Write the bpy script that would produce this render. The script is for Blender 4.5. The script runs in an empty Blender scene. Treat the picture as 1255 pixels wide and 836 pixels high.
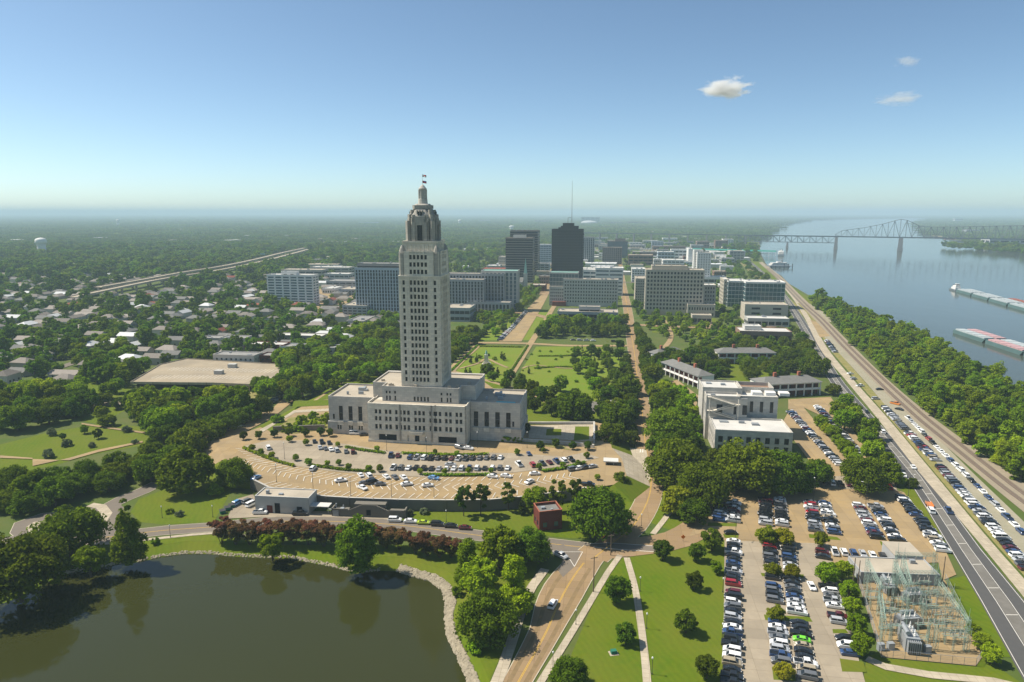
import bpy, math, random
import numpy as np
from mathutils import Vector, Matrix
from mathutils.geometry import delaunay_2d_cdt
random.seed(11)
R = math.radians
scn = bpy.context.scene
COL = scn.collection
# ------------------------------------------------------------------ camera, world, sun, exposure
FPX = 24.0/36.0*1255.0
CAMZ = 122.0
PITCH = math.atan(158.0/FPX)
SP, CP = math.sin(PITCH), math.cos(PITCH)
cd = bpy.data.cameras.new('camera'); cam = bpy.data.objects.new('camera', cd); COL.objects.link(cam)
cam.location = (0, 0, CAMZ); cam.rotation_euler = (math.pi/2-PITCH, 0, 0)
cd.lens = 24; cd.sensor_width = 36; cd.clip_start = 1; cd.clip_end = 120000
scn.camera = cam
SUN_EL, SUN_AZ = R(53), R(12)          # azimuth: angle behind the picture's left
sdir = Vector((-math.cos(SUN_EL)*math.cos(SUN_AZ), math.cos(SUN_EL)*math.sin(SUN_AZ), math.sin(SUN_EL)))
w = bpy.data.worlds.new('World'); scn.world = w; w.use_nodes = True
nt = w.node_tree; bg = nt.nodes['Background']
sky = nt.nodes.new('ShaderNodeTexSky'); sky.sky_type = 'NISHITA'; sky.sun_disc = False
sky.sun_elevation = SUN_EL; sky.sun_rotation = math.atan2(sdir.x, sdir.y)
sky.altitude = 0; sky.air_density = 0.6; sky.dust_density = 0.55; sky.ozone_density = 2.0
hs = nt.nodes.new('ShaderNodeMix'); hs.data_type = 'RGBA'; hs.blend_type = 'MULTIPLY'; hs.inputs[0].default_value = 1; hs.inputs[7].default_value = (0.99, 1.06, 0.97, 1)
nt.links.new(sky.outputs[0], hs.inputs[6]); nt.links.new(hs.outputs[2], bg.inputs[0]); bg.inputs[1].default_value = 0.114
sl = bpy.data.lights.new('sun', 'SUN'); sun = bpy.data.objects.new('sun', sl); COL.objects.link(sun)
sl.energy = 5.0; sl.angle = R(0.53); sl.color = (1.0, 0.93, 0.82)
sun.rotation_euler = sdir.to_track_quat('Z', 'Y').to_euler()
scn.view_settings.view_transform = 'Standard'; scn.view_settings.look = 'None'
scn.view_settings.exposure = 0.45; scn.view_settings.gamma = 1.0
scn.render.engine = 'CYCLES'
cy = scn.cycles
cy.max_bounces = 6; cy.diffuse_bounces = 2; cy.glossy_bounces = 3; cy.transmission_bounces = 2
cy.transparent_max_bounces = 8; cy.volume_bounces = 3; cy.use_denoising = True
cy.caustics_reflective = False; cy.caustics_refractive = False
HAZE, HAZE_COL = 0.00012, (0.60, 0.79, 0.90, 1)
# ------------------------------------------------------------------ pixel of the photo -> point of the place
def ray(x, y):
    a = (x-627.5)/FPX; b = (418.0-y)/FPX
    return Vector((a, CP+b*SP, -SP+b*CP))
def G(x, y, z=0.0):
    r = ray(x, y); t = (z-CAMZ)/r.z
    return Vector((r.x*t, r.y*t, z))
def ztop(p, y):
    k = (418.0-y)/FPX
    return CAMZ + p.y*(k*CP-SP)/(CP+k*SP)
def pxm(p):                              # photo pixels per metre at a point
    return FPX/(p.y*CP-(p.z-CAMZ)*SP)
def proj(p):
    f = p.y*CP-(p.z-CAMZ)*SP; u = p.y*SP+(p.z-CAMZ)*CP
    return (627.5+FPX*p.x/f, 418-FPX*u/f)
def Gs(pts, z=0.0): return [G(x, y, z) for x, y in pts]
# ------------------------------------------------------------------ materials
M = {}
def nodes(m):
    m.use_nodes = True
    return m.node_tree, m.node_tree.nodes, m.node_tree.links
def mat(name, col, rough=0.85, var=0.0, scale=1.0, spec=0.12, metal=0.0, bump=0.0, stain=0.0, stain_scale=0.05, objvar=0.0, col2=None, stretch=None, slab=0, mow=False, block=0):
    m = bpy.data.materials.new(name); t, N, L = nodes(m)
    b = N['Principled BSDF']; b.inputs['Roughness'].default_value = rough
    b.inputs['Metallic'].default_value = metal; b.inputs['Specular IOR Level'].default_value = spec
    c = (*col, 1)
    b.inputs['Base Color'].default_value = c
    m.diffuse_color = c
    if var or stain or objvar or bump:
        tc = N.new('ShaderNodeTexCoord'); src = tc.outputs['Object']
        if stretch:
            mp = N.new('ShaderNodeMapping'); mp.inputs['Scale'].default_value = stretch
            L.new(src, mp.inputs[0]); src = mp.outputs[0]
        out = None
        rgb = N.new('ShaderNodeRGB'); rgb.outputs[0].default_value = c; out = rgb.outputs[0]
        def mixnoise(out, sc, amt, colb, det=4):
            n = N.new('ShaderNodeTexNoise'); n.inputs['Scale'].default_value = sc; n.inputs['Detail'].default_value = det
            n.inputs['Roughness'].default_value = 0.6
            L.new(src, n.inputs['Vector'])
            r = N.new('ShaderNodeMapRange'); r.inputs[1].default_value = 0.35; r.inputs[2].default_value = 0.65
            r.inputs[3].default_value = 0; r.inputs[4].default_value = amt
            L.new(n.outputs['Fac'], r.inputs[0])
            x = N.new('ShaderNodeMix'); x.data_type = 'RGBA'
            L.new(r.outputs[0], x.inputs[0]); L.new(out, x.inputs[6]); x.inputs[7].default_value = (*colb, 1)
            return x.outputs[2]
        if var: out = mixnoise(out, scale, var, col2 or tuple(v*0.55 for v in col))
        if stain: out = mixnoise(out, stain_scale, stain, col2 or tuple(v*0.6 for v in col), 6)
        if slab:                       # cast slabs with joints, each its own tone
            mp2 = N.new('ShaderNodeMapping'); mp2.inputs['Rotation'].default_value = (0, 0, 0.143); L.new(src, mp2.inputs[0])
            bt = N.new('ShaderNodeTexBrick'); bt.inputs['Scale'].default_value = 1.0; bt.inputs['Brick Width'].default_value = slab; bt.inputs['Row Height'].default_value = slab*.8
            bt.inputs['Mortar Size'].default_value = 0.05; bt.offset = 0; bt.inputs['Color1'].default_value = (1.06, 1.06, 1.06, 1); bt.inputs['Color2'].default_value = (.90, .90, .90, 1); bt.inputs['Mortar'].default_value = (.66, .64, .6, 1)
            L.new(mp2.outputs[0], bt.inputs['Vector']); x = N.new('ShaderNodeMix'); x.data_type = 'RGBA'; x.blend_type = 'MULTIPLY'; x.inputs[0].default_value = 1
            L.new(out, x.inputs[6]); L.new(bt.outputs['Color'], x.inputs[7]); out = x.outputs[2]
        if block:                      # coursed stone blocks on upright walls
            sp = N.new('ShaderNodeSeparateXYZ'); L.new(tc.outputs['Object'], sp.inputs[0]); ad = N.new('ShaderNodeMath'); L.new(sp.outputs[0], ad.inputs[0]); L.new(sp.outputs[1], ad.inputs[1])
            cb = N.new('ShaderNodeCombineXYZ'); L.new(ad.outputs[0], cb.inputs[0]); L.new(sp.outputs[2], cb.inputs[1]); bt = N.new('ShaderNodeTexBrick'); bt.inputs['Scale'].default_value = 1.0; bt.inputs['Brick Width'].default_value = block; bt.inputs['Row Height'].default_value = block*.5
            bt.inputs['Mortar Size'].default_value = 0.03; bt.inputs['Color1'].default_value = (1.08, 1.07, 1.05, 1); bt.inputs['Color2'].default_value = (.86, .86, .87, 1); bt.inputs['Mortar'].default_value = (.7, .69, .67, 1); L.new(cb.outputs[0], bt.inputs['Vector'])
            x = N.new('ShaderNodeMix'); x.data_type = 'RGBA'; x.blend_type = 'MULTIPLY'; x.inputs[0].default_value = 1; L.new(out, x.inputs[6]); L.new(bt.outputs['Color'], x.inputs[7]); out = x.outputs[2]
        if mow:                        # mowing bands and dry patches
            mp2 = N.new('ShaderNodeMapping'); mp2.inputs['Rotation'].default_value = (0, 0, -0.35); L.new(src, mp2.inputs[0])
            wv = N.new('ShaderNodeTexWave'); wv.inputs['Scale'].default_value = 0.16; wv.inputs['Distortion'].default_value = 9; wv.inputs['Detail'].default_value = 3; wv.inputs['Detail Scale'].default_value = .6; L.new(mp2.outputs[0], wv.inputs['Vector'])
            r = N.new('ShaderNodeMapRange'); r.inputs[3].default_value = .955; r.inputs[4].default_value = 1.045; L.new(wv.outputs['Fac'], r.inputs[0]); h = N.new('ShaderNodeHueSaturation'); L.new(r.outputs[0], h.inputs['Value']); L.new(out, h.inputs['Color']); out = mixnoise(h.outputs[0], .018, .38, (.17, .15, .03), 7)
        if objvar:
            oi = N.new('ShaderNodeObjectInfo'); h = N.new('ShaderNodeHueSaturation')
            r = N.new('ShaderNodeMapRange'); r.inputs[3].default_value = 1-objvar; r.inputs[4].default_value = 1+objvar
            L.new(oi.outputs['Random'], r.inputs[0]); L.new(r.outputs[0], h.inputs['Value']); L.new(out, h.inputs['Color'])
            out = h.outputs[0]
        L.new(out, b.inputs['Base Color'])
        if bump:
            n = N.new('ShaderNodeTexNoise'); n.inputs['Scale'].default_value = scale*3; L.new(src, n.inputs['Vector'])
            bp = N.new('ShaderNodeBump'); bp.inputs['Strength'].default_value = bump; bp.inputs['Distance'].default_value = 0.1
            L.new(n.outputs['Fac'], bp.inputs['Height']); L.new(bp.outputs[0], b.inputs['Normal'])
    M[name] = m
    return m
def leafmat(name, c1, c2, tip=None, trans=0.32):
    m = bpy.data.materials.new(name); t, N, L = nodes(m)
    N.remove(N['Principled BSDF']); out = N['Material Output']
    gi = N.new('ShaderNodeNewGeometry'); oi = N.new('ShaderNodeObjectInfo')
    x = N.new('ShaderNodeMix'); x.data_type = 'RGBA'
    x.inputs[6].default_value = (*c1, 1); x.inputs[7].default_value = (*c2, 1)
    L.new(gi.outputs['Random Per Island'], x.inputs[0]); o = x.outputs[2]
    if tip:
        tc = N.new('ShaderNodeTexCoord'); s = N.new('ShaderNodeSeparateXYZ'); L.new(tc.outputs['Object'], s.inputs[0])
        n = N.new('ShaderNodeTexNoise'); n.inputs['Scale'].default_value = 7; L.new(tc.outputs['Object'], n.inputs['Vector'])
        a = N.new('ShaderNodeMath'); a.operation = 'MULTIPLY_ADD'; a.inputs[1].default_value = 0.9; L.new(n.outputs['Fac'], a.inputs[0]); L.new(s.outputs['Z'], a.inputs[2])
        r = N.new('ShaderNodeMapRange'); r.inputs[1].default_value = 0.95; r.inputs[2].default_value = 1.75; L.new(a.outputs[0], r.inputs[0])
        y = N.new('ShaderNodeMix'); y.data_type = 'RGBA'; L.new(r.outputs[0], y.inputs[0]); L.new(o, y.inputs[6]); y.inputs[7].default_value = (*tip, 1); o = y.outputs[2]
    h = N.new('ShaderNodeHueSaturation'); L.new(o, h.inputs['Color'])
    r1 = N.new('ShaderNodeMapRange'); r1.inputs[3].default_value = 0.66; r1.inputs[4].default_value = 1.28; L.new(oi.outputs['Random'], r1.inputs[0]); L.new(r1.outputs[0], h.inputs['Value'])
    mm = N.new('ShaderNodeMath'); mm.operation = 'FRACT'; m2 = N.new('ShaderNodeMath'); m2.operation = 'MULTIPLY'; m2.inputs[1].default_value = 7.31
    L.new(oi.outputs['Random'], m2.inputs[0]); L.new(m2.outputs[0], mm.inputs[0])
    r2 = N.new('ShaderNodeMapRange'); r2.inputs[3].default_value = 0.468; r2.inputs[4].default_value = 0.512; L.new(mm.outputs[0], r2.inputs[0]); L.new(r2.outputs[0], h.inputs['Hue'])
    d = N.new('ShaderNodeBsdfDiffuse'); tr = N.new('ShaderNodeBsdfTranslucent'); ms = N.new('ShaderNodeMixShader'); ms.inputs[0].default_value = trans
    L.new(h.outputs[0], d.inputs[0]); L.new(h.outputs[0], tr.inputs[0]); L.new(d.outputs[0], ms.inputs[1]); L.new(tr.outputs[0], ms.inputs[2])
    L.new(ms.outputs[0], out.inputs['Surface'])
    M[name] = m; m.diffuse_color = (*c1, 1)
    return m
def watermat(name, col, rough, bscale, bstr, ripple=(1, 1, 1), stain=None, spec=.5):
    m = bpy.data.materials.new(name); t, N, L = nodes(m); b = N['Principled BSDF']
    b.inputs['Base Color'].default_value = (*col, 1); b.inputs['Roughness'].default_value = rough; b.inputs['IOR'].default_value = 1.333; b.inputs['Specular IOR Level'].default_value = spec
    tc = N.new('ShaderNodeTexCoord'); mp = N.new('ShaderNodeMapping'); mp.inputs['Scale'].default_value = ripple
    L.new(tc.outputs['Object'], mp.inputs[0])
    n = N.new('ShaderNodeTexNoise'); n.inputs['Scale'].default_value = bscale; n.inputs['Detail'].default_value = 4; L.new(mp.outputs[0], n.inputs['Vector'])
    bp = N.new('ShaderNodeBump'); bp.inputs['Strength'].default_value = bstr; bp.inputs['Distance'].default_value = 0.3
    L.new(n.outputs['Fac'], bp.inputs['Height']); L.new(bp.outputs[0], b.inputs['Normal'])
    if stain:
        n2 = N.new('ShaderNodeTexNoise'); n2.inputs['Scale'].default_value = stain[0]; n2.inputs['Detail'].default_value = 3; L.new(mp.outputs[0], n2.inputs['Vector'])
        x = N.new('ShaderNodeMix'); x.data_type = 'RGBA'; x.inputs[6].default_value = (*col, 1); x.inputs[7].default_value = (*stain[1], 1)
        L.new(n2.outputs['Fac'], x.inputs[0]); L.new(x.outputs[2], b.inputs['Base Color'])
    M[name] = m
    return m
mat('earth', (0.060, 0.105, 0.015), 0.95, 0.6, 0.06, col2=(0.12, 0.12, 0.04), stain=0.35, stain_scale=0.008)
mat('lawn', (0.066, 0.128, 0.002), 0.95, 0.5, 0.5, col2=(0.115, 0.140, 0.005), stain=0.6, stain_scale=0.045, mow=True)
mat('lawn_bright', (0.115, 0.195, 0.008), 0.95, 0.5, 0.3, col2=(0.18, 0.185, 0.03), stain=0.6, stain_scale=0.03)
mat('lawn_dry', (0.17, 0.175, 0.04), 0.95, 0.6, 0.25, col2=(0.30, 0.24, 0.11), stain=0.4, stain_scale=0.05)
mat('lot_tan', (0.36, 0.252, 0.118), 0.9, 0.35, 0.4, col2=(0.27, 0.205, 0.125), stain=0.7, stain_scale=0.06, slab=7)
mat('lot_grey', (0.36, 0.30, 0.215), 0.9, 0.3, 0.5, stain=0.6, stain_scale=0.07, col2=(0.25, 0.21, 0.155), slab=6)
mat('lot_deck', (0.38, 0.31, 0.21), 0.9, 0.5, 0.3, slab=9, stain=0.9, stain_scale=0.05, col2=(0.30, 0.25, 0.18))
mat('pale_concrete', (0.48, 0.41, 0.30), 0.9, 0.25, 0.5, slab=2.2, stain=0.5, stain_scale=0.09)
mat('road_tan', (0.285, 0.195, 0.095), 0.9, 0.3, 0.3, slab=6, stain=0.65, stain_scale=0.08, col2=(0.27, 0.19, 0.12))
mat('road_grey', (0.19, 0.16, 0.125), 0.9, 0.35, 0.4, stain=0.4, stain_scale=0.08, col2=(0.14, 0.12, 0.10))
mat('asphalt', (0.080, 0.079, 0.077), 0.85, 0.35, 0.4, stain=0.5, stain_scale=0.05, col2=(0.10, 0.095, 0.09))
mat('asphalt_old', (0.20, 0.185, 0.16), 0.9, 0.4, 0.4, stain=0.4, stain_scale=0.06)
mat('gravel', (0.34, 0.30, 0.22), 0.95, 0.5, 0.5, stain=0.5, stain_scale=0.06, col2=(0.24, 0.23, 0.15))
mat('ballast', (0.33, 0.27, 0.185), 0.95, 0.5, 1.2, stain=0.4, stain_scale=0.04, col2=(0.22, 0.19, 0.14))
mat('track_bed', (0.20, 0.15, 0.11), 0.95, 0.5, 1.5)
mat('steel', (0.25, 0.22, 0.2), 0.5, metal=0.6)
mat('line_white', (0.72, 0.68, 0.6), 0.8, 0.25, 1.0)
mat('line_yellow', (0.62, 0.38, 0.05), 0.8, 0.3, 1.0)
mat('kerb', (0.5, 0.44, 0.33), 0.9, 0.3, 0.5)
mat('rock', (0.36, 0.31, 0.22), 0.95, 0.5, 0.6, objvar=0.1)
mat('bank_mud', (0.20, 0.17, 0.09), 0.95, 0.6, 0.5, col2=(0.10, 0.12, 0.03))
mat('limestone', (0.76, 0.69, 0.56), 0.85, 0.22, 0.25, stain=0.45, stain_scale=0.05, col2=(0.44, 0.41, 0.35), stretch=(1, 1, 0.35), block=2.4)
mat('limestone_grey', (0.58, 0.54, 0.47), 0.85, 0.25, 0.3, stain=0.5, stain_scale=0.07, col2=(0.36, 0.345, 0.31), stretch=(1, 1, 0.35), block=2.4)
mat('limestone_dark', (0.46, 0.425, 0.36), 0.85, 0.3, 0.4, stain=0.55, stain_scale=0.12, col2=(0.22, 0.21, 0.19), stretch=(1, 1, 0.35), block=2.4)
mat('wall_concrete', (0.185, 0.165, 0.13), 0.9, 0.4, 0.3, stain=0.6, stain_scale=0.08, col2=(0.15, 0.14, 0.12), stretch=(1, 1, 0.3))
mat('roof_tan', (0.46, 0.40, 0.31), 0.9, 0.3, 0.2, stain=0.5, stain_scale=0.06)
mat('roof_white', (0.60, 0.58, 0.53), 0.85, 0.2, 0.2, stain=0.35, stain_scale=0.06)
mat('roof_grey', (0.30, 0.29, 0.27), 0.9, 0.3, 0.2, stain=0.4, stain_scale=0.05)
mat('roof_slate', (0.20, 0.195, 0.18), 0.85, 0.35, 0.5, stain=0.3, stain_scale=0.1)
mat('shingle', (0.25, 0.22, 0.19), 0.9, 0.3, 0.6, objvar=0.35)
mat('shingle_red', (0.28, 0.09, 0.06), 0.9, 0.3, 0.6, objvar=0.3)
mat('metal_white', (0.56, 0.56, 0.55), 0.6, 0.15, 0.2, objvar=0.12)
mat('house_wall', (0.52, 0.48, 0.42), 0.9, 0.15, 0.3, objvar=0.35)
mat('brick', (0.17, 0.05, 0.035), 0.9, 0.35, 1.5, stain=0.3, stain_scale=0.2)
mat('brick_brown', (0.26, 0.17, 0.12), 0.9, 0.3, 0.6)
mat('chimney_brick', (0.36, 0.13, 0.08), 0.9, 0.3, 1.5)
mat('white_paint', (0.74, 0.72, 0.67), 0.7, 0.12, 0.4)
mat('office_grey', (0.38, 0.385, 0.38), 0.8, 0.15, 0.2, stain=0.2)
mat('office_pale', (0.50, 0.49, 0.45), 0.8, 0.15, 0.2, stain=0.25)
mat('office_beige', (0.50, 0.45, 0.36), 0.8, 0.15, 0.2, stain=0.25)
mat('office_brown', (0.185, 0.155, 0.135), 0.7, 0.15, 0.2)
mat('office_dark', (0.022, 0.020, 0.020), 0.5, 0.15, 0.2)
mat('fin_blue', (0.42, 0.47, 0.50), 0.6, 0.1, 0.2)
mat('glass_dark', (0.014, 0.017, 0.02), 0.2, spec=0.35)
mat('glass_black', (0.012, 0.010, 0.009), 0.25, spec=0.3, var=0.6, scale=0.08, col2=(0.045, 0.028, 0.018))
mat('glass_blue', (0.06, 0.10, 0.125), 0.12, spec=0.7)
mat('glass_teal', (0.025, 0.095, 0.105), 0.1, spec=0.8, var=0.5, scale=0.1)
mat('frame_dark', (0.10, 0.10, 0.10), 0.6)
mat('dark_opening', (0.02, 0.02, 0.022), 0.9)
mat('dark_metal', (0.06, 0.06, 0.06), 0.6)
mat('grey_metal', (0.33, 0.35, 0.36), 0.5, 0.2, 0.5, metal=0.2)
mat('bridge_steel', (0.135, 0.16, 0.175), 0.7, 0.2, 0.05)
mat('pier_stone', (0.24, 0.23, 0.22), 0.9, 0.3, 0.08)
mat('tyre_track', (0.235, 0.165, 0.085), 0.9, 0.4, 0.4)
mat('green_steel', (0.30, 0.40, 0.33), 0.6, 0.2, 0.5)
mat('teal_roof', (0.04, 0.22, 0.17), 0.6, 0.2, 0.1)
mat('teal_tarp', (0.10, 0.42, 0.45), 0.6)
mat('copper_green', (0.25, 0.45, 0.37), 0.7, 0.2, 0.3)
mat('rust', (0.33, 0.12, 0.085), 0.85, 0.4, 0.1)
mat('barge_grey', (0.42, 0.46, 0.46), 0.7, 0.3, 0.05)
mat('barge_pink', (0.48, 0.30, 0.30), 0.8, 0.3, 0.05)
mat('barge_teal', (0.10, 0.17, 0.165), 0.7, 0.3, 0.05)
mat('bark', (0.09, 0.07, 0.05), 0.95)
mat('wood_pole', (0.16, 0.12, 0.085), 0.9)
mat('wood_weathered', (0.30, 0.26, 0.19), 0.9)
mat('orange', (0.75, 0.20, 0.02), 0.7)
mat('rubber', (0.02, 0.02, 0.02), 0.9)
mat('flag_red', (0.45, 0.06, 0.06), 0.8); mat('flag_blue', (0.04, 0.07, 0.25), 0.8)
mat('bin_green', (0.03, 0.16, 0.10), 0.7)
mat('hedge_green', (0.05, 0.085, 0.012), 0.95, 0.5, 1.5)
for nm, c in dict(white=(0.80, 0.80, 0.78), silver=(0.42, 0.43, 0.44), grey=(0.13, 0.135, 0.14), black=(0.013, 0.014, 0.016), blue=(0.03, 0.065, 0.16), red=(0.30, 0.015, 0.02), maroon=(0.10, 0.012, 0.018), tan=(0.36, 0.30, 0.2), green=(0.17, 0.62, 0.03), lime=(0.42, 0.55, 0.03), sky=(0.13, 0.30, 0.55), orange=(0.6, 0.2, 0.03)).items():
    m = mat('paint_'+nm, c, 0.28, spec=0.6); m.node_tree.nodes['Principled BSDF'].inputs['Coat Weight'].default_value = 0.5
leafmat('leaf_oak', (0.069, 0.121, 0.005), (0.143, 0.223, 0.012))
leafmat('leaf_dark', (0.049, 0.095, 0.006), (0.106, 0.176, 0.010))
leafmat('leaf_mid', (0.120, 0.212, 0.007), (0.259, 0.388, 0.013))
leafmat('leaf_light', (0.132, 0.219, 0.006), (0.244, 0.344, 0.011), trans=0.35)
leafmat('leaf_yellow', (0.167, 0.204, 0.007), (0.274, 0.306, 0.018), trans=0.35)
leafmat('leaf_wood', (0.091, 0.173, 0.006), (0.193, 0.304, 0.012))
leafmat('leaf_cypress', (0.103, 0.146, 0.007), (0.197, 0.233, 0.013))
leafmat('leaf_myrtle', (0.091, 0.094, 0.020), (0.158, 0.131, 0.037), tip=(0.185, 0.082, 0.042))
leafmat('leaf_suburb', (0.082, 0.163, 0.009), (0.187, 0.308, 0.016))
leafmat('leaf_grey', (0.128, 0.171, 0.085), (0.226, 0.264, 0.124))
watermat('lake_water', (0.028, 0.031, 0.007), 0.035, 0.5, 0.08, stain=(0.008, (0.038, 0.041, 0.010)))
watermat('river_water', (0.052, 0.066, 0.052), 0.12, 0.06, 0.5, (1, 0.35, 1), stain=(0.006, (0.072, 0.084, 0.066)), spec=.25)
# ------------------------------------------------------------------ object helpers
def mesh(name, v, f, mats=(), mi=None, smooth=False):
    me = bpy.data.meshes.new(name); me.from_pydata([tuple(p) for p in v], [], f); 
    for m in mats: me.materials.append(M[m] if isinstance(m, str) else m)
    if mi is not None: me.polygons.foreach_set('material_index', mi)
    if smooth: me.polygons.foreach_set('use_smooth', [True]*len(me.polygons))
    me.update(); return me
def link(name, me, parent=None, loc=None, rz=None):
    o = bpy.data.objects.new(name, me); COL.objects.link(o)
    if parent: o.parent = parent
    if loc is not None: o.location = loc
    if rz is not None: o.rotation_euler = (0, 0, rz)
    return o
def tag(o, label=None, cat=None, group=None, kind=None):
    if label: o['label'] = label
    if cat: o['category'] = cat
    if group: o['group'] = group
    if kind: o['kind'] = kind
    return o
def thing(name, label, cat, loc=(0, 0, 0), rz=0, group=None):
    return tag(link(name, None, None, loc, rz), label, cat, group)
def copy_one(o, parent=None):
    c = o.copy(); COL.objects.link(c); c.parent = parent
    return c
def copy_tree(o, parent=None):
    c = copy_one(o, parent)
    for ch in list(KIDS.get(o.name, ())): copy_tree(ch, c)
    return c
KIDS = {}
class MB:
    def __init__(s): s.v = []; s.f = []; s.mi = []; s.cur = 0
    def mat(s, i): s.cur = i; return s
    def add(s, vs, fs):
        n = len(s.v); s.v += [tuple(p) for p in vs]; s.f += [tuple(i+n for i in f) for f in fs]; s.mi += [s.cur]*len(fs); return s
    def box(s, x0, x1, y0, y1, z0, z1):
        return s.add([(x0, y0, z0), (x1, y0, z0), (x1, y1, z0), (x0, y1, z0), (x0, y0, z1), (x1, y0, z1), (x1, y1, z1), (x0, y1, z1)],
                     [(0, 3, 2, 1), (4, 5, 6, 7), (0, 1, 5, 4), (1, 2, 6, 5), (2, 3, 7, 6), (3, 0, 4, 7)])
    def obox(s, c, hx, hy, z0, z1, a=0.0):          # oriented box about c=(x,y)
        ca, sa = math.cos(a), math.sin(a); P = []
        for z in (z0, z1):
            for sx, sy in ((-1, -1), (1, -1), (1, 1), (-1, 1)):
                P.append((c[0]+sx*hx*ca-sy*hy*sa, c[1]+sx*hx*sa+sy*hy*ca, z))
        return s.add(P, [(0, 3, 2, 1), (4, 5, 6, 7), (0, 1, 5, 4), (1, 2, 6, 5), (2, 3, 7, 6), (3, 0, 4, 7)])
    def prism(s, poly, z0, z1, top=1.0, ctr=None):
        n = len(poly)
        if ctr is None: ctr = (sum(p[0] for p in poly)/n, sum(p[1] for p in poly)/n)
        a = [(p[0], p[1], z0) for p in poly]; b = [(ctr[0]+(p[0]-ctr[0])*top, ctr[1]+(p[1]-ctr[1])*top, z1) for p in poly]
        return s.add(a+b, [tuple(range(n-1, -1, -1)), tuple(range(n, 2*n))]+[(i, (i+1) % n, n+(i+1) % n, n+i) for i in range(n)])
    def tube(s, a, b, r0, r1=None, n=6):
        a, b = Vector(a), Vector(b); d = (b-a)
        if d.length < 1e-6: return s
        d.normalize(); q = Vector((0, 0, 1)) if abs(d.z) < 0.9 else Vector((1, 0, 0)); u = d.cross(q).normalized(); v = d.cross(u)
        r1 = r0 if r1 is None else r1; P = []
        for c, r in ((a, r0), (b, r1)):
            for k in range(n):
                t = 2*math.pi*k/n; P.append(c+u*(r*math.cos(t))+v*(r*math.sin(t)))
        return s.add(P, [tuple(range(n)), tuple(range(2*n-1, n-1, -1))]+[(i, n+i, n+(i+1) % n, (i+1) % n) for i in range(n)])
    def bar(s, a, b, t): return s.tube(a, b, t*0.7, n=4)
    def lathe(s, prof, n=16, c=(0, 0)):
        P = []; F = []
        for r, z in prof:
            for k in range(n):
                t = 2*math.pi*k/n; P.append((c[0]+r*math.cos(t), c[1]+r*math.sin(t), z))
        for j in range(len(prof)-1):
            for k in range(n): F.append((j*n+k, j*n+(k+1) % n, (j+1)*n+(k+1) % n, (j+1)*n+k))
        F.append(tuple(range(n-1, -1, -1))); F.append(tuple(range((len(prof)-1)*n, len(prof)*n)))
        return s.add(P, F)
    def quad(s, a, b, c, d): return s.add([a, b, c, d], [(0, 1, 2, 3)])
    def me(s, name, mats, smooth=False): return mesh(name, s.v, s.f, [mats] if isinstance(mats, str) else mats, s.mi, smooth)
    def build(s, name, mats, parent=None, loc=None, rz=None, smooth=False):
        o = link(name, s.me(name, mats, smooth), parent, loc, rz)
        return o
NOTREE = []                                            # footprints (world xy) that trees and houses keep off
def keepoff(poly): NOTREE.append(np.array([(p[0], p[1]) for p in poly]))
def inpoly(x, y, P):
    n = len(P); c = False; j = n-1
    for i in range(n):
        xi, yi = P[i][0], P[i][1]; xj, yj = P[j][0], P[j][1]
        if (yi > y) != (yj > y) and x < (xj-xi)*(y-yi)/(yj-yi)+xi: c = not c
        j = i
    return c
GX0, GY0, GC, GN = -1500.0, 0.0, 2.0, 1500          # a 2 m raster of all footprints
_mask = np.zeros((GN, GN), dtype=bool); _done = [0]
def _raster(P):
    x = (P[:, 0]-GX0)/GC; y = (P[:, 1]-GY0)/GC; r0 = max(0, int(math.floor(y.min()))); r1 = min(GN-1, int(math.ceil(y.max())))
    if r1 < r0 or x.max() < 0 or x.min() > GN: return
    c0 = max(0, int(math.floor(x.min()))); c1 = min(GN, int(math.ceil(x.max()))+2); t = np.zeros((r1-r0+1, c1-c0+1), dtype=np.int32); n = len(P)
    for i in range(n):
        j = (i+1) % n; ya, yb, xa, xb = y[i], y[j], x[i], x[j]
        if ya == yb: continue
        lo, hi = (ya, yb) if ya < yb else (yb, ya); k0 = max(r0, int(math.ceil(lo-.5))); k1 = min(r1, int(math.ceil(hi-.5))-1)
        if k1 < k0: continue
        k = np.arange(k0, k1+1); xc = xa+(k+.5-ya)*(xb-xa)/(yb-ya); c = np.clip(np.ceil(xc-.5).astype(int)-c0, 0, c1-c0)
        np.add.at(t, (k-r0, c), 1)
    f = (np.cumsum(t, axis=1) % 2).astype(bool)[:, :min(c1, GN)-c0]
    _mask[r0:r1+1, c0:c0+f.shape[1]] |= f
def _hit(x, y):
    i = int((x-GX0)/GC); j = int((y-GY0)/GC)
    return 0 <= i < GN and 0 <= j < GN and bool(_mask[j, i])
def blocked(x, y, pad=0.0):
    while _done[0] < len(NOTREE): _raster(NOTREE[_done[0]]); _done[0] += 1
    if _hit(x, y): return True
    return pad > 0 and any(_hit(x+pad*dx, y+pad*dy) for dx, dy in ((1, 0), (-1, 0), (0, 1), (0, -1), (.7, .7), (-.7, .7), (.7, -.7), (-.7, -.7)))
def spline(pts, step=6.0):
    P = [Vector((p[0], p[1], p[2] if len(p) > 2 else 0)) for p in pts]; out = []
    Q = [P[0]*2-P[1]]+P+[P[-1]*2-P[-2]]
    for i in range(1, len(Q)-2):
        n = max(1, int((Q[i+1]-Q[i]).length/step))
        for k in range(n):
            t = k/n; a, b, c, d = Q[i-1], Q[i], Q[i+1], Q[i+2]
            out.append(0.5*((2*b)+(c-a)*t+(2*a-5*b+4*c-d)*t*t+(3*b-a-3*c+d)*t**3))
    out.append(P[-1]); return out
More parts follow.
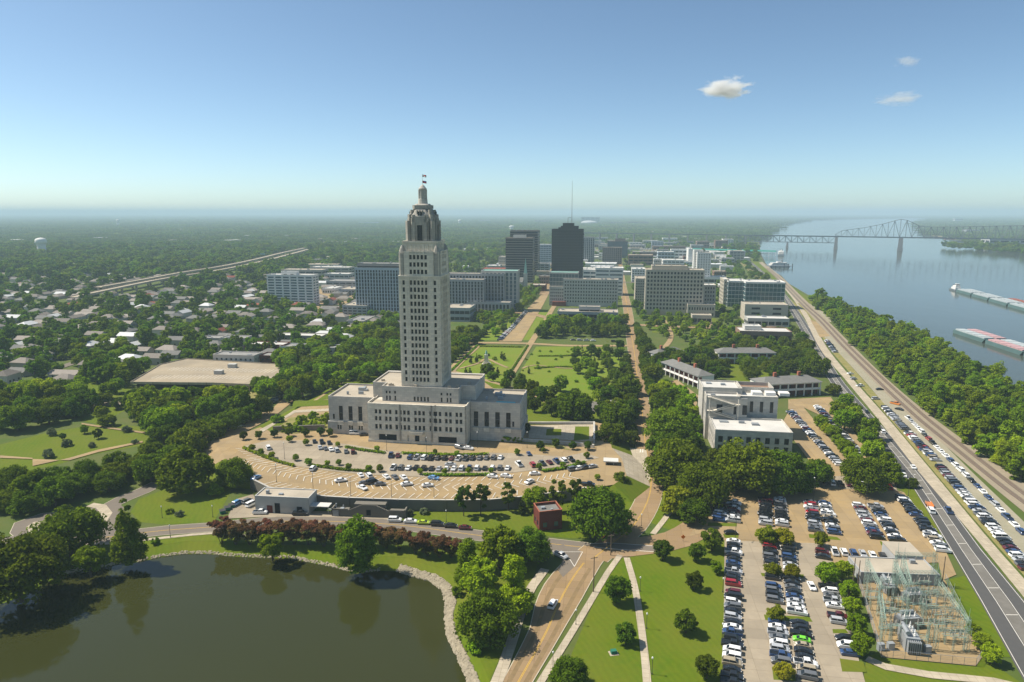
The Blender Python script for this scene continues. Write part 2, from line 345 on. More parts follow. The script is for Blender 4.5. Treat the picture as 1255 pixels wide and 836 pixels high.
def offset(line, d):
    out = []
    for i, p in enumerate(line):
        a = line[max(0, i-1)]; b = line[min(len(line)-1, i+1)]; t = (b-a); t.z = 0; t.normalize()
        out.append(Vector((p.x+t.y*d, p.y-t.x*d, p.z)))            # +d to the right of travel
    return out
def strip(mb, L, Rr, z=0.0):
    n = min(len(L), len(Rr)); b = len(mb.v)
    for i in range(n): mb.v.append((L[i].x, L[i].y, L[i].z+z)); mb.v.append((Rr[i].x, Rr[i].y, Rr[i].z+z))
    for i in range(n-1): mb.f.append((b+2*i, b+2*i+1, b+2*i+3, b+2*i+2)); mb.mi.append(mb.cur)
def resample(line, n):
    L = [0.0]
    for a, b in zip(line, line[1:]): L.append(L[-1]+(b-a).length)
    out = []
    for k in range(n):
        t = L[-1]*k/(n-1); j = 0
        while j < len(L)-2 and L[j+1] < t: j += 1
        s = (t-L[j])/max(1e-9, L[j+1]-L[j]); out.append(line[j].lerp(line[j+1], min(1, s)))
    return out
def poly_mesh(name, poly, z, matname, holes=()):
    vs = [Vector((p[0], p[1])) for p in poly]; es = [(i, (i+1) % len(poly)) for i in range(len(poly))]
    for h in holes:
        b = len(vs); vs += [Vector((p[0], p[1])) for p in h]; es += [(b+i, b+(i+1) % len(h)) for i in range(len(h))]
    r = delaunay_2d_cdt(vs, es, [], 1 if not holes else 0, 1e-5)
    fs = []
    for f in r[2]:
        c = sum((r[0][i] for i in f), Vector((0, 0)))/len(f)
        if not inpoly(c.x, c.y, poly): continue
        if any(inpoly(c.x, c.y, h) for h in holes): continue
        a, b_, c_ = (r[0][f[0]], r[0][f[1]], r[0][f[2]])
        fs.append(tuple(f) if (b_-a).cross(c_-a) > 0 else tuple(reversed(f)))
    zz = z if callable(z) else (lambda x, y: z)
    return mesh(name, [(p.x, p.y, zz(p.x, p.y)) for p in r[0]], fs, [matname])
def sheet(name, px, z, matname, keep=False, zg=0.0, world=None):
    P = world or Gs(px, zg); 
    if keep: keepoff(P)
    return tag(link(name, poly_mesh(name, P, z, matname)), kind='structure')
def road(name, px, width, matname, z=0.02, kerb=True, keep=True, lines=None, zg=0.0, pts=None):
    c = spline(pts or Gs(px, zg)); L, Rr = offset(c, -width/2), offset(c, width/2); mb = MB(); strip(mb, L, Rr, z)
    o = tag(mb.build(name, matname), kind='structure')
    if keep: keepoff(L+Rr[::-1])
    if kerb:
        for s in (-1, 1):
            k = MB(); a, b = offset(c, s*width/2), offset(c, s*(width/2+0.25))
            if s < 0: a, b = b, a
            strip(k, a, b, 0.13); 
            lo = [Vector((p.x, p.y, p.z-0.13)) for p in (b if s < 0 else a)]
            strip(k, (b if s < 0 else lo), (lo if s < 0 else a), 0.13)
            tag(k.build('kerb', 'kerb'), kind='structure')
    if lines: marking(c, lines, z+0.012)
    return c
def marking(c, lines, z):
    for off, wd, mt, dash in lines:
        mb = MB(); a, b = offset(c, off-wd/2), offset(c, off+wd/2)
        if dash:
            d = 0.0
            for i in range(len(c)-1):
                if int(d/dash) % 3 == 0: strip(mb, a[i:i+2], b[i:i+2], z)
                d += (c[i+1]-c[i]).length
        else: strip(mb, a, b, z)
        if mb.f: tag(mb.build('road_marking', mt), kind='structure')
ORD = ['', 'first', 'second', 'third', 'fourth', 'fifth', 'sixth', 'seventh', 'eighth', 'ninth', 'tenth', 'eleventh', 'twelfth', 'thirteenth', 'fourteenth', 'fifteenth', 'sixteenth', 'seventeenth', 'eighteenth', 'nineteenth', 'twentieth']
def ordinal(n):
    if n <= 20: return ORD[n]
    t = {2: ('twenty', 'twentieth'), 3: ('thirty', 'thirtieth'), 4: ('forty', 'fortieth'), 5: ('fifty', 'fiftieth')}[n//10]
    return t[1] if n % 10 == 0 else t[0]+'-'+ORD[n % 10]
AX = math.atan(122.5/(FPX*CP+158*SP))                   # the street grid leans this much to the right
UR, UF = Vector((math.cos(AX), -math.sin(AX), 0)), Vector((math.sin(AX), math.cos(AX), 0))
# ------------------------------------------------------------------ land, water, roads
LAKE_Z, RIV_Z, TZ = -1.6, -4.0, 4.3
lake_px = [(-60, 752), (0, 741), (30, 730), (47, 720), (72, 705.5), (100, 699), (128, 695), (150, 690.5), (170, 688.5), (198, 683), (225, 679), (255, 679), (282, 682), (322, 684), (358, 684.7), (381, 690), (406, 694.6), (437, 703), (466, 699.5), (486, 700), (503, 706), (528, 713), (542, 724), (546, 741), (545, 758), (548, 781), (559, 803), (570, 826), (580, 850), (600, 900), (640, 1000), (-80, 1000), (-220, 860)]
lake = Gs(lake_px, LAKE_Z)
bank_w = [7 if i < 24 else 5 for i in range(len(lake))]
def outward(poly, ws):
    n = len(poly); A = sum(poly[i].x*poly[(i+1) % n].y-poly[(i+1) % n].x*poly[i].y for i in range(n)); s = 1 if A > 0 else -1; out = []
    for i in range(n):
        t = (poly[(i+1) % n]-poly[i-1]); t.z = 0; t.normalize()
        out.append(Vector((poly[i].x+s*t.y*ws[i], poly[i].y-s*t.x*ws[i], 0)))
    return out
lake_top = outward(lake, bank_w)
river_px = [(1600, 690), (1400, 590), (1330, 550), (1255, 497), (1170, 447), (1100, 410), (1040, 384), (1021, 375), (1000, 367), (966, 347), (958, 338), (945, 331), (938, 322), (932, 310), (931, 298), (931, 291), (945, 281), (962, 274.5), (985, 270.5), (1030, 269), (1090, 268), (1143, 267.3), (1146, 268.2), (1132, 272), (1128, 276), (1138, 288), (1183, 296), (1255, 309.5), (1330, 322), (1600, 362), (2200, 440), (2600, 640), (2200, 900)]
river = Gs(river_px, RIV_Z)
bend = Gs([(1185, 266.0), (1255, 264.2), (1400, 263.2), (1400, 264.6), (1255, 266.6), (1195, 266.9)], RIV_Z)
river_top = outward(river, [8 if i < 12 else (6 if i < 20 else 10) for i in range(len(river))])
bend_top = [Vector((p.x, p.y, 0)) for p in bend]
BIG = [(-60000, -600), (60000, -600), (60000, 62000), (-60000, 62000)]
tag(link('ground', poly_mesh('ground', BIG, 0, 'earth', [lake_top, river_top, bend_top])), kind='structure')
def bankmesh(a, b, m, name):
    mb = MB(); n = len(a)
    for i in range(n):
        j = (i+1) % n; mb.add([a[i], a[j], b[j], b[i]], [(0, 1, 2, 3)])
    return tag(mb.build(name, m), kind='structure')
bankmesh(lake, lake_top, 'lawn', 'lake_bank'); bankmesh(river, river_top, 'bank_mud', 'river_bank')
tag(link('lake_water', poly_mesh('lake', lake_top, LAKE_Z-0.01, 'lake_water')), kind='structure')
tag(link('river_water', poly_mesh('river', river_top, RIV_Z-0.02, 'river_water')), kind='structure')
tag(link('river_bend_water', poly_mesh('river_bend', bend_top, RIV_Z, 'river_water')), kind='structure')
keepoff(lake_top); keepoff(river_top)
i_end = next(i for i, q in enumerate(lake_px) if q[0] == 580)
_z = [0.03]
def lay():
    _z[0] += 0.003; return _z[0]
def S(name, px, m, keep=False, zg=0.0): return sheet(name, px, lay()+zg, m, keep, zg)
# lawns
sheet('bank_lawn', None, lay(), 'lawn', False, 0, lake_top[:i_end]+Gs([(600, 836), (640, 740), (660, 690), (600, 665), (500, 668), (330, 668), (262, 654), (200, 660), (110, 668), (60, 672), (30, 690), (-60, 740)]))
S('slope_lawn', [(170, 612), (240, 585), (300, 590), (285, 600), (278, 612), (262, 640), (200, 643), (172, 640), (160, 628)], 'lawn')
S('park_lawn', [(0, 545), (60, 530), (130, 518), (185, 525), (180, 545), (120, 556), (60, 572), (0, 585)], 'lawn')
S('park_lawn', [(95, 470), (115, 462), (160, 470), (160, 500), (120, 520), (95, 515)], 'lawn')
S('wall_lawn', [(470, 635), (560, 616), (640, 615), (720, 600), (770, 597), (790, 575), (795, 600), (770, 640), (745, 660), (700, 660), (600, 650), (560, 645)], 'lawn')
S('corner_lawn', [(686, 836), (748, 690), (760, 681), (800, 676), (870, 655), (890, 660), (888, 836), (886, 900), (660, 900)], 'lawn')
S('verge_lawn', [(795, 640), (815, 605), (860, 610), (870, 640), (835, 655)], 'lawn')
S('garden_lawn', [(583, 424), (646, 425), (612, 478), (540, 478), (545, 462)], 'lawn_bright')
S('garden_lawn', [(657, 425), (740, 424), (765, 440), (765, 490), (700, 500), (622, 490), (640, 452)], 'lawn_bright')
S('median_lawn', [(638, 417), (652, 417), (674, 380), (662, 380)], 'lawn_bright')
S('median_lawn', [(585, 417), (612, 417), (640, 385), (615, 385), (598, 395)], 'lawn_bright')
S('plaza_lawn', [(792, 425), (850, 428), (885, 415), (850, 405), (800, 408), (790, 380), (860, 380), (905, 410), (905, 440), (800, 440)], 'lawn')
S('fort_lawn', [(885, 445), (930, 440), (960, 470), (900, 475)], 'lawn')
S('levee', [(905, 312), (925, 318), (938, 326), (958, 341), (968, 350), (1000, 370), (1021, 379), (1012, 386), (985, 369), (962, 353), (940, 338), (915, 322)], 'lawn')
S('levee_riprap', [(985, 368), (1012, 384), (1030, 388), (1018, 395), (1000, 388), (978, 372)], 'gravel')
S('levee', [(915, 322), (930, 335), (955, 355), (990, 385), (1005, 405), (1012, 415), (1005, 408), (985, 388), (955, 362), (925, 340), (905, 320)], 'lawn_dry')
S('substation_lawn', [(1062, 805), (1100, 795), (1200, 803), (1250, 836), (1300, 900), (1050, 900)], 'lawn')
S('substation_lawn', [(1158, 712), (1185, 705), (1200, 730), (1222, 775), (1240, 806), (1205, 804), (1180, 760)], 'lawn')
S('park_lawn', [(0, 590), (40, 580), (95, 600), (40, 625), (0, 632)], 'lawn')
S('deck_lawn', [(262, 480), (345, 470), (345, 478), (320, 488), (262, 490)], 'lawn_dry')
S('street_lawn', [(800, 500), (815, 470), (840, 480), (850, 520), (850, 580), (810, 590), (800, 560)], 'lawn')
S('street_lawn', [(735, 490), (775, 480), (783, 540), (755, 548), (735, 545)], 'lawn')
S('street_lawn', [(650, 488), (740, 500), (735, 520), (650, 520)], 'lawn')
S('archive_lawn', [(1000, 495), (1040, 490), (1090, 560), (1110, 595), (1085, 590), (1060, 560)], 'lawn')
S('road_lawn', [(1060, 520), (1075, 515), (1125, 590), (1160, 665), (1150, 668), (1105, 600)], 'lawn')
# capitol terrace
ter = [(309, 588, 'w'), (330, 598.5, 'w'), (361, 605, 'w'), (400, 609.5, 'w'), (458, 612.5, 'w'), (520, 614, 'w'), (600, 613.5, 'w'), (663, 607, 'w'), (718, 599, 's'), (752, 594, 's'), (768, 583, 'p'), (762, 562, 'p'), (750, 549, 's'), (742, 520, 's'), (700, 512, 's'), (650, 480, 's'), (560, 455, 's'), (430, 462, 's'), (385, 490, 's'), (330, 520, 't'), (300, 530, 't'), (262, 541, 't'), (276, 562, 's'), (292, 577, 's')]
tp = [G(x, y, TZ) for x, y, k in ter]
wd = []
for i, (x, y, k) in enumerate(ter):
    pk = ter[i-1][2]; wd.append(0.0 if (k == 'w' and pk == 'w') else (0.6 if 'w' in (k, pk) else 12.0))
wd[0] = 0.6
to = outward(tp, wd)
tag(link('terrace', poly_mesh('terrace', tp, TZ, 'lot_tan')), kind='structure'); keepoff(tp)
mbs = {'w': MB(), 's': MB(), 'p': MB(), 't': MB()}
for i in range(len(ter)):
    j = (i+1) % len(ter)
    a, b = to[i].copy(), to[j].copy(); a.z = b.z = -0.3
    mbs[ter[i][2]].add([a, b, tp[j], tp[i]], [(0, 1, 2, 3)])
tag(mbs['s'].build('terrace_bank', 'lawn'), kind='structure'); tag(mbs['p'].build('entrance_ramp', 'pale_concrete'), kind='structure'); tag(mbs['t'].build('terrace_ramp', 'lot_tan'), kind='structure')
# the retaining wall along the front of the terrace, with coping and buttresses
wl = [tp[i] for i in range(9)]
rw = thing('retaining_wall', 'long dark concrete retaining wall below the tan terrace car park', 'wall', wl[0]*1)
wv = [Vector((p.x, p.y, 0))-Vector((wl[0].x, wl[0].y, TZ)) for p in wl]
mb = MB(); mc = MB(); mp = MB()
fine = spline(wv, 8)
for a, b in zip(fine, fine[1:]):
    d = (b-a).normalized(); nrm = Vector((d.y, -d.x, 0)); L = (b-a).length; c = (a+b)/2; ang = math.atan2(d.y, d.x)
    mb.obox((c.x+nrm.x*0.15, c.y+nrm.y*0.15), L/2+0.1, 0.3, -0.5, TZ+0.55, ang)
    mc.obox((c.x+nrm.x*0.15, c.y+nrm.y*0.15), L/2+0.12, 0.42, TZ+0.55, TZ+0.75, ang)
    mp.obox((a.x+nrm.x*0.5, a.y+nrm.y*0.5), 0.35, 0.3, -0.5, TZ+0.4, ang)
mb.build('wall', 'wall_concrete', rw); mc.build('coping', 'limestone_grey', rw); mp.build('buttress', 'wall_concrete', rw)
rw.location.z = 0
TS = lambda name, px, m: S(name, px, m, False, TZ)
TS('inner_lot', [(298, 547), (330, 562), (360, 571), (400, 577), (450, 582), (520, 585), (600, 582.5), (650, 577), (700, 570), (735, 561), (715, 555), (690, 560), (640, 556), (600, 555), (520, 556.5), (470, 552), (430, 545), (380, 540), (330, 540)], 'lot_grey')
TS('terrace_lawn', [(590, 466), (648, 482), (700, 513), (734, 521), (728, 520), (648, 521), (640, 500)], 'lawn')
TS('terrace_lawn', [(388, 491), (430, 463), (480, 457), (484, 470), (404, 489)], 'lawn')
TS('terrace_lawn', [(318, 523), (338, 513), (350, 517), (332, 529)], 'lawn')
TS('terrace_lawn', [(360, 492), (403, 490), (403, 497), (358, 499)], 'lawn')
TS('planter_bed', [(335, 530), (355, 512), (402, 508), (402, 526), (360, 532)], 'lawn_dry')
TS('wing_bed', [(575, 540), (640, 543), (700, 552), (690, 546), (645, 538), (578, 533)], 'lawn_dry')
TS('court_paving', [(648, 522), (728, 520), (728, 541), (648, 537)], 'pale_concrete')
TS('court_lawn', [(670, 526), (688, 526), (688, 534), (669, 534)], 'lawn')
TS('court_lawn', [(705, 523), (722, 523), (722, 539), (703, 540)], 'lawn')
TS('walkway', [(318, 527), (350, 510), (360, 503), (403, 501), (403, 504), (362, 506), (336, 521), (322, 530)], 'pale_concrete')
# parking stall lines on the terrace
def stalls(px, length, step, ang, zg, both=False):
    c = spline(Gs(px, zg), 1.0); mb = MB(); d = 0; z = 0.215 if zg < 5 else 0.02
    for i in range(1, len(c)-1):
        d += (c[i]-c[i-1]).length
        if d >= step:
            d = 0; t = (c[i+1]-c[i-1]); t.z = 0; t.normalize(); n = Vector((-t.y, t.x, 0))
            for s in ((1, -1) if both else (1,)):
                e = (n*s*math.cos(ang)+t*math.sin(ang)).normalized(); q = c[i]+e*length; o = Vector((e.y, -e.x, 0))*0.14
                mb.quad(*[p+Vector((0, 0, z)) for p in (c[i]-o, c[i]+o, q+o, q-o)])
    tag(mb.build('stall_marking', 'line_white'), kind='structure')
stalls([(318, 592), (361, 602.5), (400, 607), (458, 610), (520, 611), (600, 610.5), (650, 605)], 5.2, 3.1, 0.35, TZ)
stalls([(296, 562), (340, 577), (380, 586), (430, 592.5), (480, 596), (540, 597.5), (600, 596.5), (650, 591), (700, 584)], 5.0, 3.1, 0.6, TZ, True)
stalls([(285, 548), (310, 563), (340, 573), (400, 583.5), (440, 588), (520, 590.5), (600, 589), (660, 583)], 5.0, 3.1, 0.5, TZ)
# streets
YL = [(-0.12, 0.12, 'line_yellow', 0), (0.16, 0.12, 'line_yellow', 0)]
road('lake_road', [(-30, 668), (30, 662), (110, 660.5), (160, 655), (200, 650.5), (262, 646), (320, 640), (380, 639), (440, 640.5), (500, 645), (560, 653), (610, 659.5), (660, 665), (730, 673)], 8.0, 'road_grey', lay(), lines=YL)
road('lake_path', [(60, 667.5), (110, 668), (165, 663), (205, 659), (262, 653.5), (300, 657)], 1.9, 'pale_concrete', lay(), False)
road('loop_road', [(60, 664), (38, 659), (27, 650), (30, 641), (50, 634), (90, 630), (125, 625), (150, 612), (175, 602), (195, 592)], 7.5, 'road_grey', lay())
road('loop_road', [(115, 661), (133, 650), (142, 638), (140, 625), (132, 618)], 7.0, 'road_grey', lay(), False)
road('loop_path', [(108, 647), (124, 640), (131, 630), (124, 621), (110, 619)], 4.0, 'pale_concrete', lay(), False)
road('loop_path', [(60, 656), (44, 652), (40, 645), (48, 640)], 4.0, 'pale_concrete', lay(), False)
S('service_yard', [(278, 636), (290, 612), (310, 606), (318, 618), (318, 627), (420, 627), (480, 632), (480, 637), (400, 634), (320, 634)], 'lot_grey', True)
def edged(name, Lp, Rp, m, keep=True, kb=False):
    n = 60; L = resample(spline(Gs(Lp), 6), n); Rr = resample(spline(Gs(Rp), 6), n); mb = MB(); z = lay(); strip(mb, L, Rr, z)
    o = tag(mb.build(name, m), kind='structure')
    if keep: keepoff(L+Rr[::-1])
    return L, Rr
PL, PR = edged('park_road', [(555, 930), (590, 876), (616, 836), (650, 770), (656, 743), (668, 716), (690, 690), (716, 669)], [(592, 935), (625, 885), (654, 833), (675, 798), (695, 763.5), (712, 735), (728, 706), (742, 684), (760, 671)], 'road_tan', True)
for e_, sd in ((PL, -1), (PR, 1)):
    k = MB(); a_, b_ = e_, offset(e_, sd*.25); lo = [Vector((p.x, p.y, 0)) for p in a_]
    strip(k, *((b_, a_) if sd < 0 else (a_, b_)), .16); strip(k, *((a_, lo) if sd < 0 else (lo, a_)), .16); tag(k.build('kerb', 'kerb'), kind='structure')
pm = [a_.lerp(b_, .54) for a_, b_ in zip(PL, PR)]; marking(pm[:52], [(-.17, .14, 'line_yellow', 0), (.17, .14, 'line_yellow', 0)], lay()+.01)
for w_ in (.22, .80): marking([a_.lerp(b_, w_) for a_, b_ in zip(PL, PR)][:50], [(0, 1.3, 'tyre_track', 0)], lay())
cr = road('hill_road', [(728, 684), (752, 665), (775, 646), (793, 616), (798, 590), (794, 562), (790, 537), (787, 505), (782, 470), (777, 430), (772, 400), (769, 378), (765, 358), (762, 340), (759, 318), (757, 300)], 10.5, 'road_tan', lay(), lines=YL)
road('lot_road', [(738, 675), (790, 669), (830, 661), (858, 645), (885, 625)], 13, 'road_tan', lay(), False)
S('crossing', [(722, 667), (745, 665.5), (805, 670), (803, 676), (745, 672.5), (728, 671)], 'road_grey')
S('slip_lane', [(670, 672), (690, 668), (712, 676), (704, 695), (690, 708), (684, 700), (690, 686)], 'road_grey', True)
mk = lambda px, wdt: marking(spline(Gs(px), 4), [(0, wdt, 'line_white', 0)], lay()+0.02)
mk([(677, 676), (690, 679), (699, 687), (704, 695)], 0.2); mk([(704, 695), (709, 686), (714, 677)], 0.2); mk([(677, 676), (695, 677), (714, 677)], 0.2)
mk([(727, 671), (745, 673), (803, 677)], 0.3); mk([(723, 667), (745, 666), (805, 670)], 0.25)
for off in (-2, -0.7, 0.7, 2): mk([(783+off*2.2, 555), (783.6+off*2.2, 551)], 0.5)
road('footpath', [(605, 935), (663, 836), (685, 801), (703, 772), (720.5, 743), (733, 722), (745, 702), (760, 681)], 2.1, 'pale_concrete', lay(), False)
road('footpath', [(795, 905), (793, 836), (786, 770), (778, 720), (768, 684)], 2.2, 'pale_concrete', lay(), False)
road('footpath', [(575, 890), (609, 836), (631, 775), (641, 743), (653, 718), (668, 698)], 3.2, 'pale_concrete', lay(), False)
road('footpath', [(800, 655), (812, 640), (828, 618), (838, 600)], 2.2, 'pale_concrete', lay(), False)
S('entrance_plaza', [(762, 565), (758, 553), (770, 549), (792, 552), (797, 575), (797, 590), (780, 583)], 'pale_concrete', True)

S('car_park', [(862, 622), (872, 600), (905, 594), (1000, 592), (1085, 598), (1108, 604), (1128, 630), (1160, 678), (1172, 705), (1155, 712), (1150, 690), (1050, 694), (1018, 694), (1015, 668), (890, 664), (868, 652), (845, 658)], 'lot_tan', True)
S('car_park_lane', [(888, 663), (1015, 667), (1022, 700), (1060, 836), (1090, 930), (880, 930), (886, 836)], 'lot_grey', True)
for px in ([(930, 652), (970, 655), (972, 660), (930, 657)], [(991, 655), (1026, 659), (1031, 663), (992, 660)], [(1078, 664), (1100, 668), (1108, 672), (1080, 669)], [(868, 641), (903, 642), (903, 646), (867, 645)], [(932, 703), (950, 704), (950, 708), (934, 707)], [(958, 703), (985, 705), (985, 709), (960, 708)], [(936, 754), (992, 757), (996, 763), (938, 761)], [(946, 818), (975, 822), (975, 836), (948, 834)], [(1020, 772), (1036, 772), (1040, 777), (1021, 777)], [(1029, 808), (1058, 812), (1062, 825), (1032, 824)], [(886, 655), (905, 655), (905, 660), (888, 660)]):
    S('island_lawn', px, 'lawn')
road('drive', [(1062, 808), (1085, 818), (1140, 828), (1220, 836), (1280, 850)], 3.0, 'pale_concrete', lay(), False)
# substation yard
YARD = [(1050, 708), (1158, 712), (1205, 804), (1196, 817), (1080, 806)]
S('substation_yard', YARD, 'lot_tan', True)
# river road, path, car strip, railway
RL = [(900, 308), (922, 325), (945, 347), (958, 362), (966, 378), (979, 401), (997, 434), (1016, 467), (1042, 500), (1075, 541), (1109, 583), (1156, 660), (1199, 734), (1255, 836), (1320, 950)]
RR = [(903, 308), (926, 325), (949, 346), (963, 361), (975, 376), (991, 400), (1011, 433), (1032, 466), (1060, 499), (1097, 540), (1136, 583), (1192, 660), (1253, 734), (1330, 836), (1400, 950)]
rl, rr = edged('river_road', RL, RR, 'asphalt')
ZM = lay(); lay(); lay(); lay(); lay(); lay(); ZM2 = lay()
mid = lambda t: [a.lerp(b, t) for a, b in zip(rl, rr)]
for t, wdt, dash in ((0.04, 0.17, 0), (0.36, 0.17, 0), (0.66, 0.17, 0), (0.96, 0.17, 0)): marking(mid(t), [(0, wdt, 'line_white', dash)], ZM2)
mbm = MB(); mdl, mdr = mid(0.38), mid(0.64)
strip(mbm, mdl[20:], mdr[20:], ZM); tag(mbm.build('road_median', 'asphalt_old'), kind='structure')
mbm = MB()
fa, fb = resample(mdl[22:], 84), resample(mdr[22:], 84)
for a, b in zip(fa, fb):
    e = (b-a).normalized(); t = Vector((-e.y, e.x, 0))*0.13
    mbm.quad(*[p+Vector((0, 0, ZM2+.003)) for p in (a-t, b-t, b+t, a+t)])
tag(mbm.build('road_marking', 'line_white'), kind='structure')
edged('river_path', [(958, 350), (972, 367), (986, 390), (1005, 428), (1037, 467), (1075, 513), (1117, 568), (1195, 660), (1262, 742), (1350, 850)], [(962, 350), (977, 367), (992, 389), (1014, 427), (1046, 466), (1087, 512), (1133, 567), (1208, 657), (1277, 735), (1370, 840)], 'pale_concrete')
edged('path_verge', [(977, 372), (994, 390), (1014, 424), (1046, 463), (1087, 510), (1133, 565), (1209, 655), (1290, 745)], [(985, 372), (1003, 392), (1022, 424), (1055, 463), (1095, 508), (1145, 563), (1222, 650), (1305, 740)], 'lawn_dry')
edged('gravel_strip', [(1005, 408), (1030, 435), (1060, 468), (1100, 515), (1150, 570), (1225, 655), (1310, 745)], [(1018, 406), (1050, 436), (1090, 475), (1135, 523), (1190, 578), (1270, 655), (1350, 735)], 'gravel')
S('dirt_patch', [(993, 392), (1010, 398), (1020, 412), (1005, 414)], 'lot_tan'); 
edged('rail_bed', [(930, 322), (950, 340), (975, 367), (1000, 394), (1030, 425), (1068, 465), (1112, 508), (1162, 550), (1220, 600), (1300, 665)], [(934, 321), (957, 339), (985, 366), (1012, 391), (1045, 424), (1085, 463), (1138, 508), (1192, 548), (1265, 600), (1350, 655)], 'ballast')
TK = [(941, 329), (958, 345), (985, 373), (1006, 392), (1036, 424), (1080, 467), (1128, 511), (1178, 551), (1236, 597), (1290, 636), (1340, 675)]
tk = spline(Gs(TK), 6)
for off in (-2.6, 2.6):
    c = offset(tk, off); mb = MB(); strip(mb, offset(c, -1.35), offset(c, 1.35), 0.36); tag(mb.build('track_bed', 'track_bed'), kind='structure')
    for s in (-0.75, 0.75):
        mb = MB(); strip(mb, offset(c, s-0.09), offset(c, s+0.09), 0.50); tag(mb.build('rail', 'steel'), kind='structure')
# lots beside the archive building and the fort barracks
S('side_lot', [(958, 520), (968, 502), (985, 500), (1045, 572), (1035, 590), (1010, 590)], 'lot_tan', True)
S('side_lot', [(966, 490), (1018, 487), (1068, 562), (1052, 566), (1002, 508), (985, 500), (966, 502)], 'lot_tan', True)
S('barracks_lot', [(812, 470), (830, 466), (858, 487), (850, 505), (838, 500)], 'lot_tan')
S('shade_lot', [(925, 588), (1090, 582), (1100, 602), (925, 596)], 'lot_grey')
# streets, walks and lots behind the capitol
S('mall_street', [(611, 419), (639, 419), (663, 379), (674, 358), (667, 358), (646, 379)], 'lot_tan', True)
road('cross_walk', [(570, 421), (600, 420.5), (650, 421.5), (700, 424), (770, 424)], 8, 'lot_tan', lay(), False)
road('garden_walk', [(612, 480), (632, 450), (651, 420), (664, 400), (677, 379), (688, 360)], 6, 'lot_tan', lay(), False)
road('garden_walk', [(548, 462), (560, 447), (585, 424)], 7, 'lot_tan', lay(), False)
road('garden_path', [(563, 452), (585, 446), (596, 440), (610, 446), (622, 451)], 2.5, 'lot_tan', lay(), False)
road('garden_path', [(640, 452), (655, 448), (700, 452), (715, 446), (714, 436)], 2.0, 'lot_tan', lay(), False)
road('plaza_walk', [(800, 440), (822, 415), (815, 395), (805, 380)], 5, 'lot_tan', lay(), False)
S('capitol_car_park', [(645, 484), (740, 494), (738, 506), (648, 502)], 'asphalt_old', True)
S('left_street', [(255, 545), (290, 528), (330, 505), (352, 484), (370, 470), (385, 460), (393, 462), (378, 476), (360, 492), (335, 512), (300, 530)], 'lot_tan', True)
S('tree_lot', [(215, 545), (262, 527), (300, 512), (320, 500), (330, 505), (290, 528), (255, 545), (235, 560)], 'lot_tan')
road('city_street', [(666, 362), (673, 345), (681, 326), (690, 310)], 14, 'road_tan', lay(), False)
road('city_street', [(560, 388), (640, 384), (700, 396), (770, 398), (870, 402), (960, 400)], 12, 'road_tan', lay(), False)
road('city_street', [(868, 402), (858, 380), (850, 362), (868, 330)], 14, 'road_tan', lay(), False)
road('city_street', [(700, 345), (762, 346), (850, 348)], 12, 'road_grey', lay(), False)
road('city_street', [(470, 352), (620, 350), (672, 346)], 12, 'road_grey', lay(), False)
for a in ([(330, 415), (420, 400), (480, 385)], [(60, 455), (140, 430), (240, 405)]):
    road('suburb_street', a, 9, 'road_grey', lay(), False)
S('street_yard', [(385, 355), (437, 350), (437, 385), (400, 395), (380, 372)], 'lot_tan')
S('far_field', [(845, 300), (880, 283), (905, 283), (890, 300), (870, 308)], 'lawn')
S('park_path', [(100, 519), (140, 525), (185, 531), (185, 533), (140, 527), (100, 521)], 'lot_tan')
S('park_path', [(40, 572), (85, 562), (120, 552), (175, 541), (175, 543), (120, 555), (85, 565), (0, 562), (0, 559), (40, 562)], 'lot_tan')
S('park_path', [(95, 494), (160, 492), (160, 497), (95, 499)], 'lot_grey')
# ------------------------------------------------------------------ buildings: shared tools
EYE = Vector((0, 0, CAMZ))
def local(O, p, ang=AX):
    d = p-O; ur = Vector((math.cos(ang), -math.sin(ang), 0)); uf = Vector((math.sin(ang), math.cos(ang), 0))
    return d.dot(ur), d.dot(uf)
def onplane(O, v, x, y, ang=AX):
    ur = Vector((math.cos(ang), -math.sin(ang), 0)); uf = Vector((math.sin(ang), math.cos(ang), 0))
    r = ray(x, y); t = (v-(EYE-O).dot(uf))/r.dot(uf); p = EYE+r*t
    return (p-O).dot(ur), p.z-O.z
_unit = {}
def unit_window(glass):
    if glass not in _unit:
        _unit[glass] = mesh('window', [(-.5, 0, 0), (.5, 0, 0), (.5, 0, 1), (-.5, 0, 1)], [(0, 1, 2, 3)], [glass])
    return _unit[glass]
FACE = {   # face -> (u,d,z -> local point) for a w x dp block, d outwards from the face plane
    'front': lambda B: (lambda u, d, z: (B[0]+u, B[2]-d, z)),
    'right': lambda B: (lambda u, d, z: (B[1]+d, B[2]+u, z)),
    'left': lambda B: (lambda u, d, z: (B[0]-d, B[3]-u, z)),
    'back': lambda B: (lambda u, d, z: (B[1]-u, B[3]+d, z))}
FROT = dict(front=0, right=math.pi/2, left=-math.pi/2, back=math.pi)
def tbox(mb, T, u0, u1, d0, d1, z0, z1):
    P = [T(u, d, z) for z in (z0, z1) for u, d in ((u0, d0), (u1, d0), (u1, d1), (u0, d1))]
    mb.add(P, [(0, 3, 2, 1), (4, 5, 6, 7), (0, 1, 5, 4), (1, 2, 6, 5), (2, 3, 7, 6), (3, 0, 4, 7)])
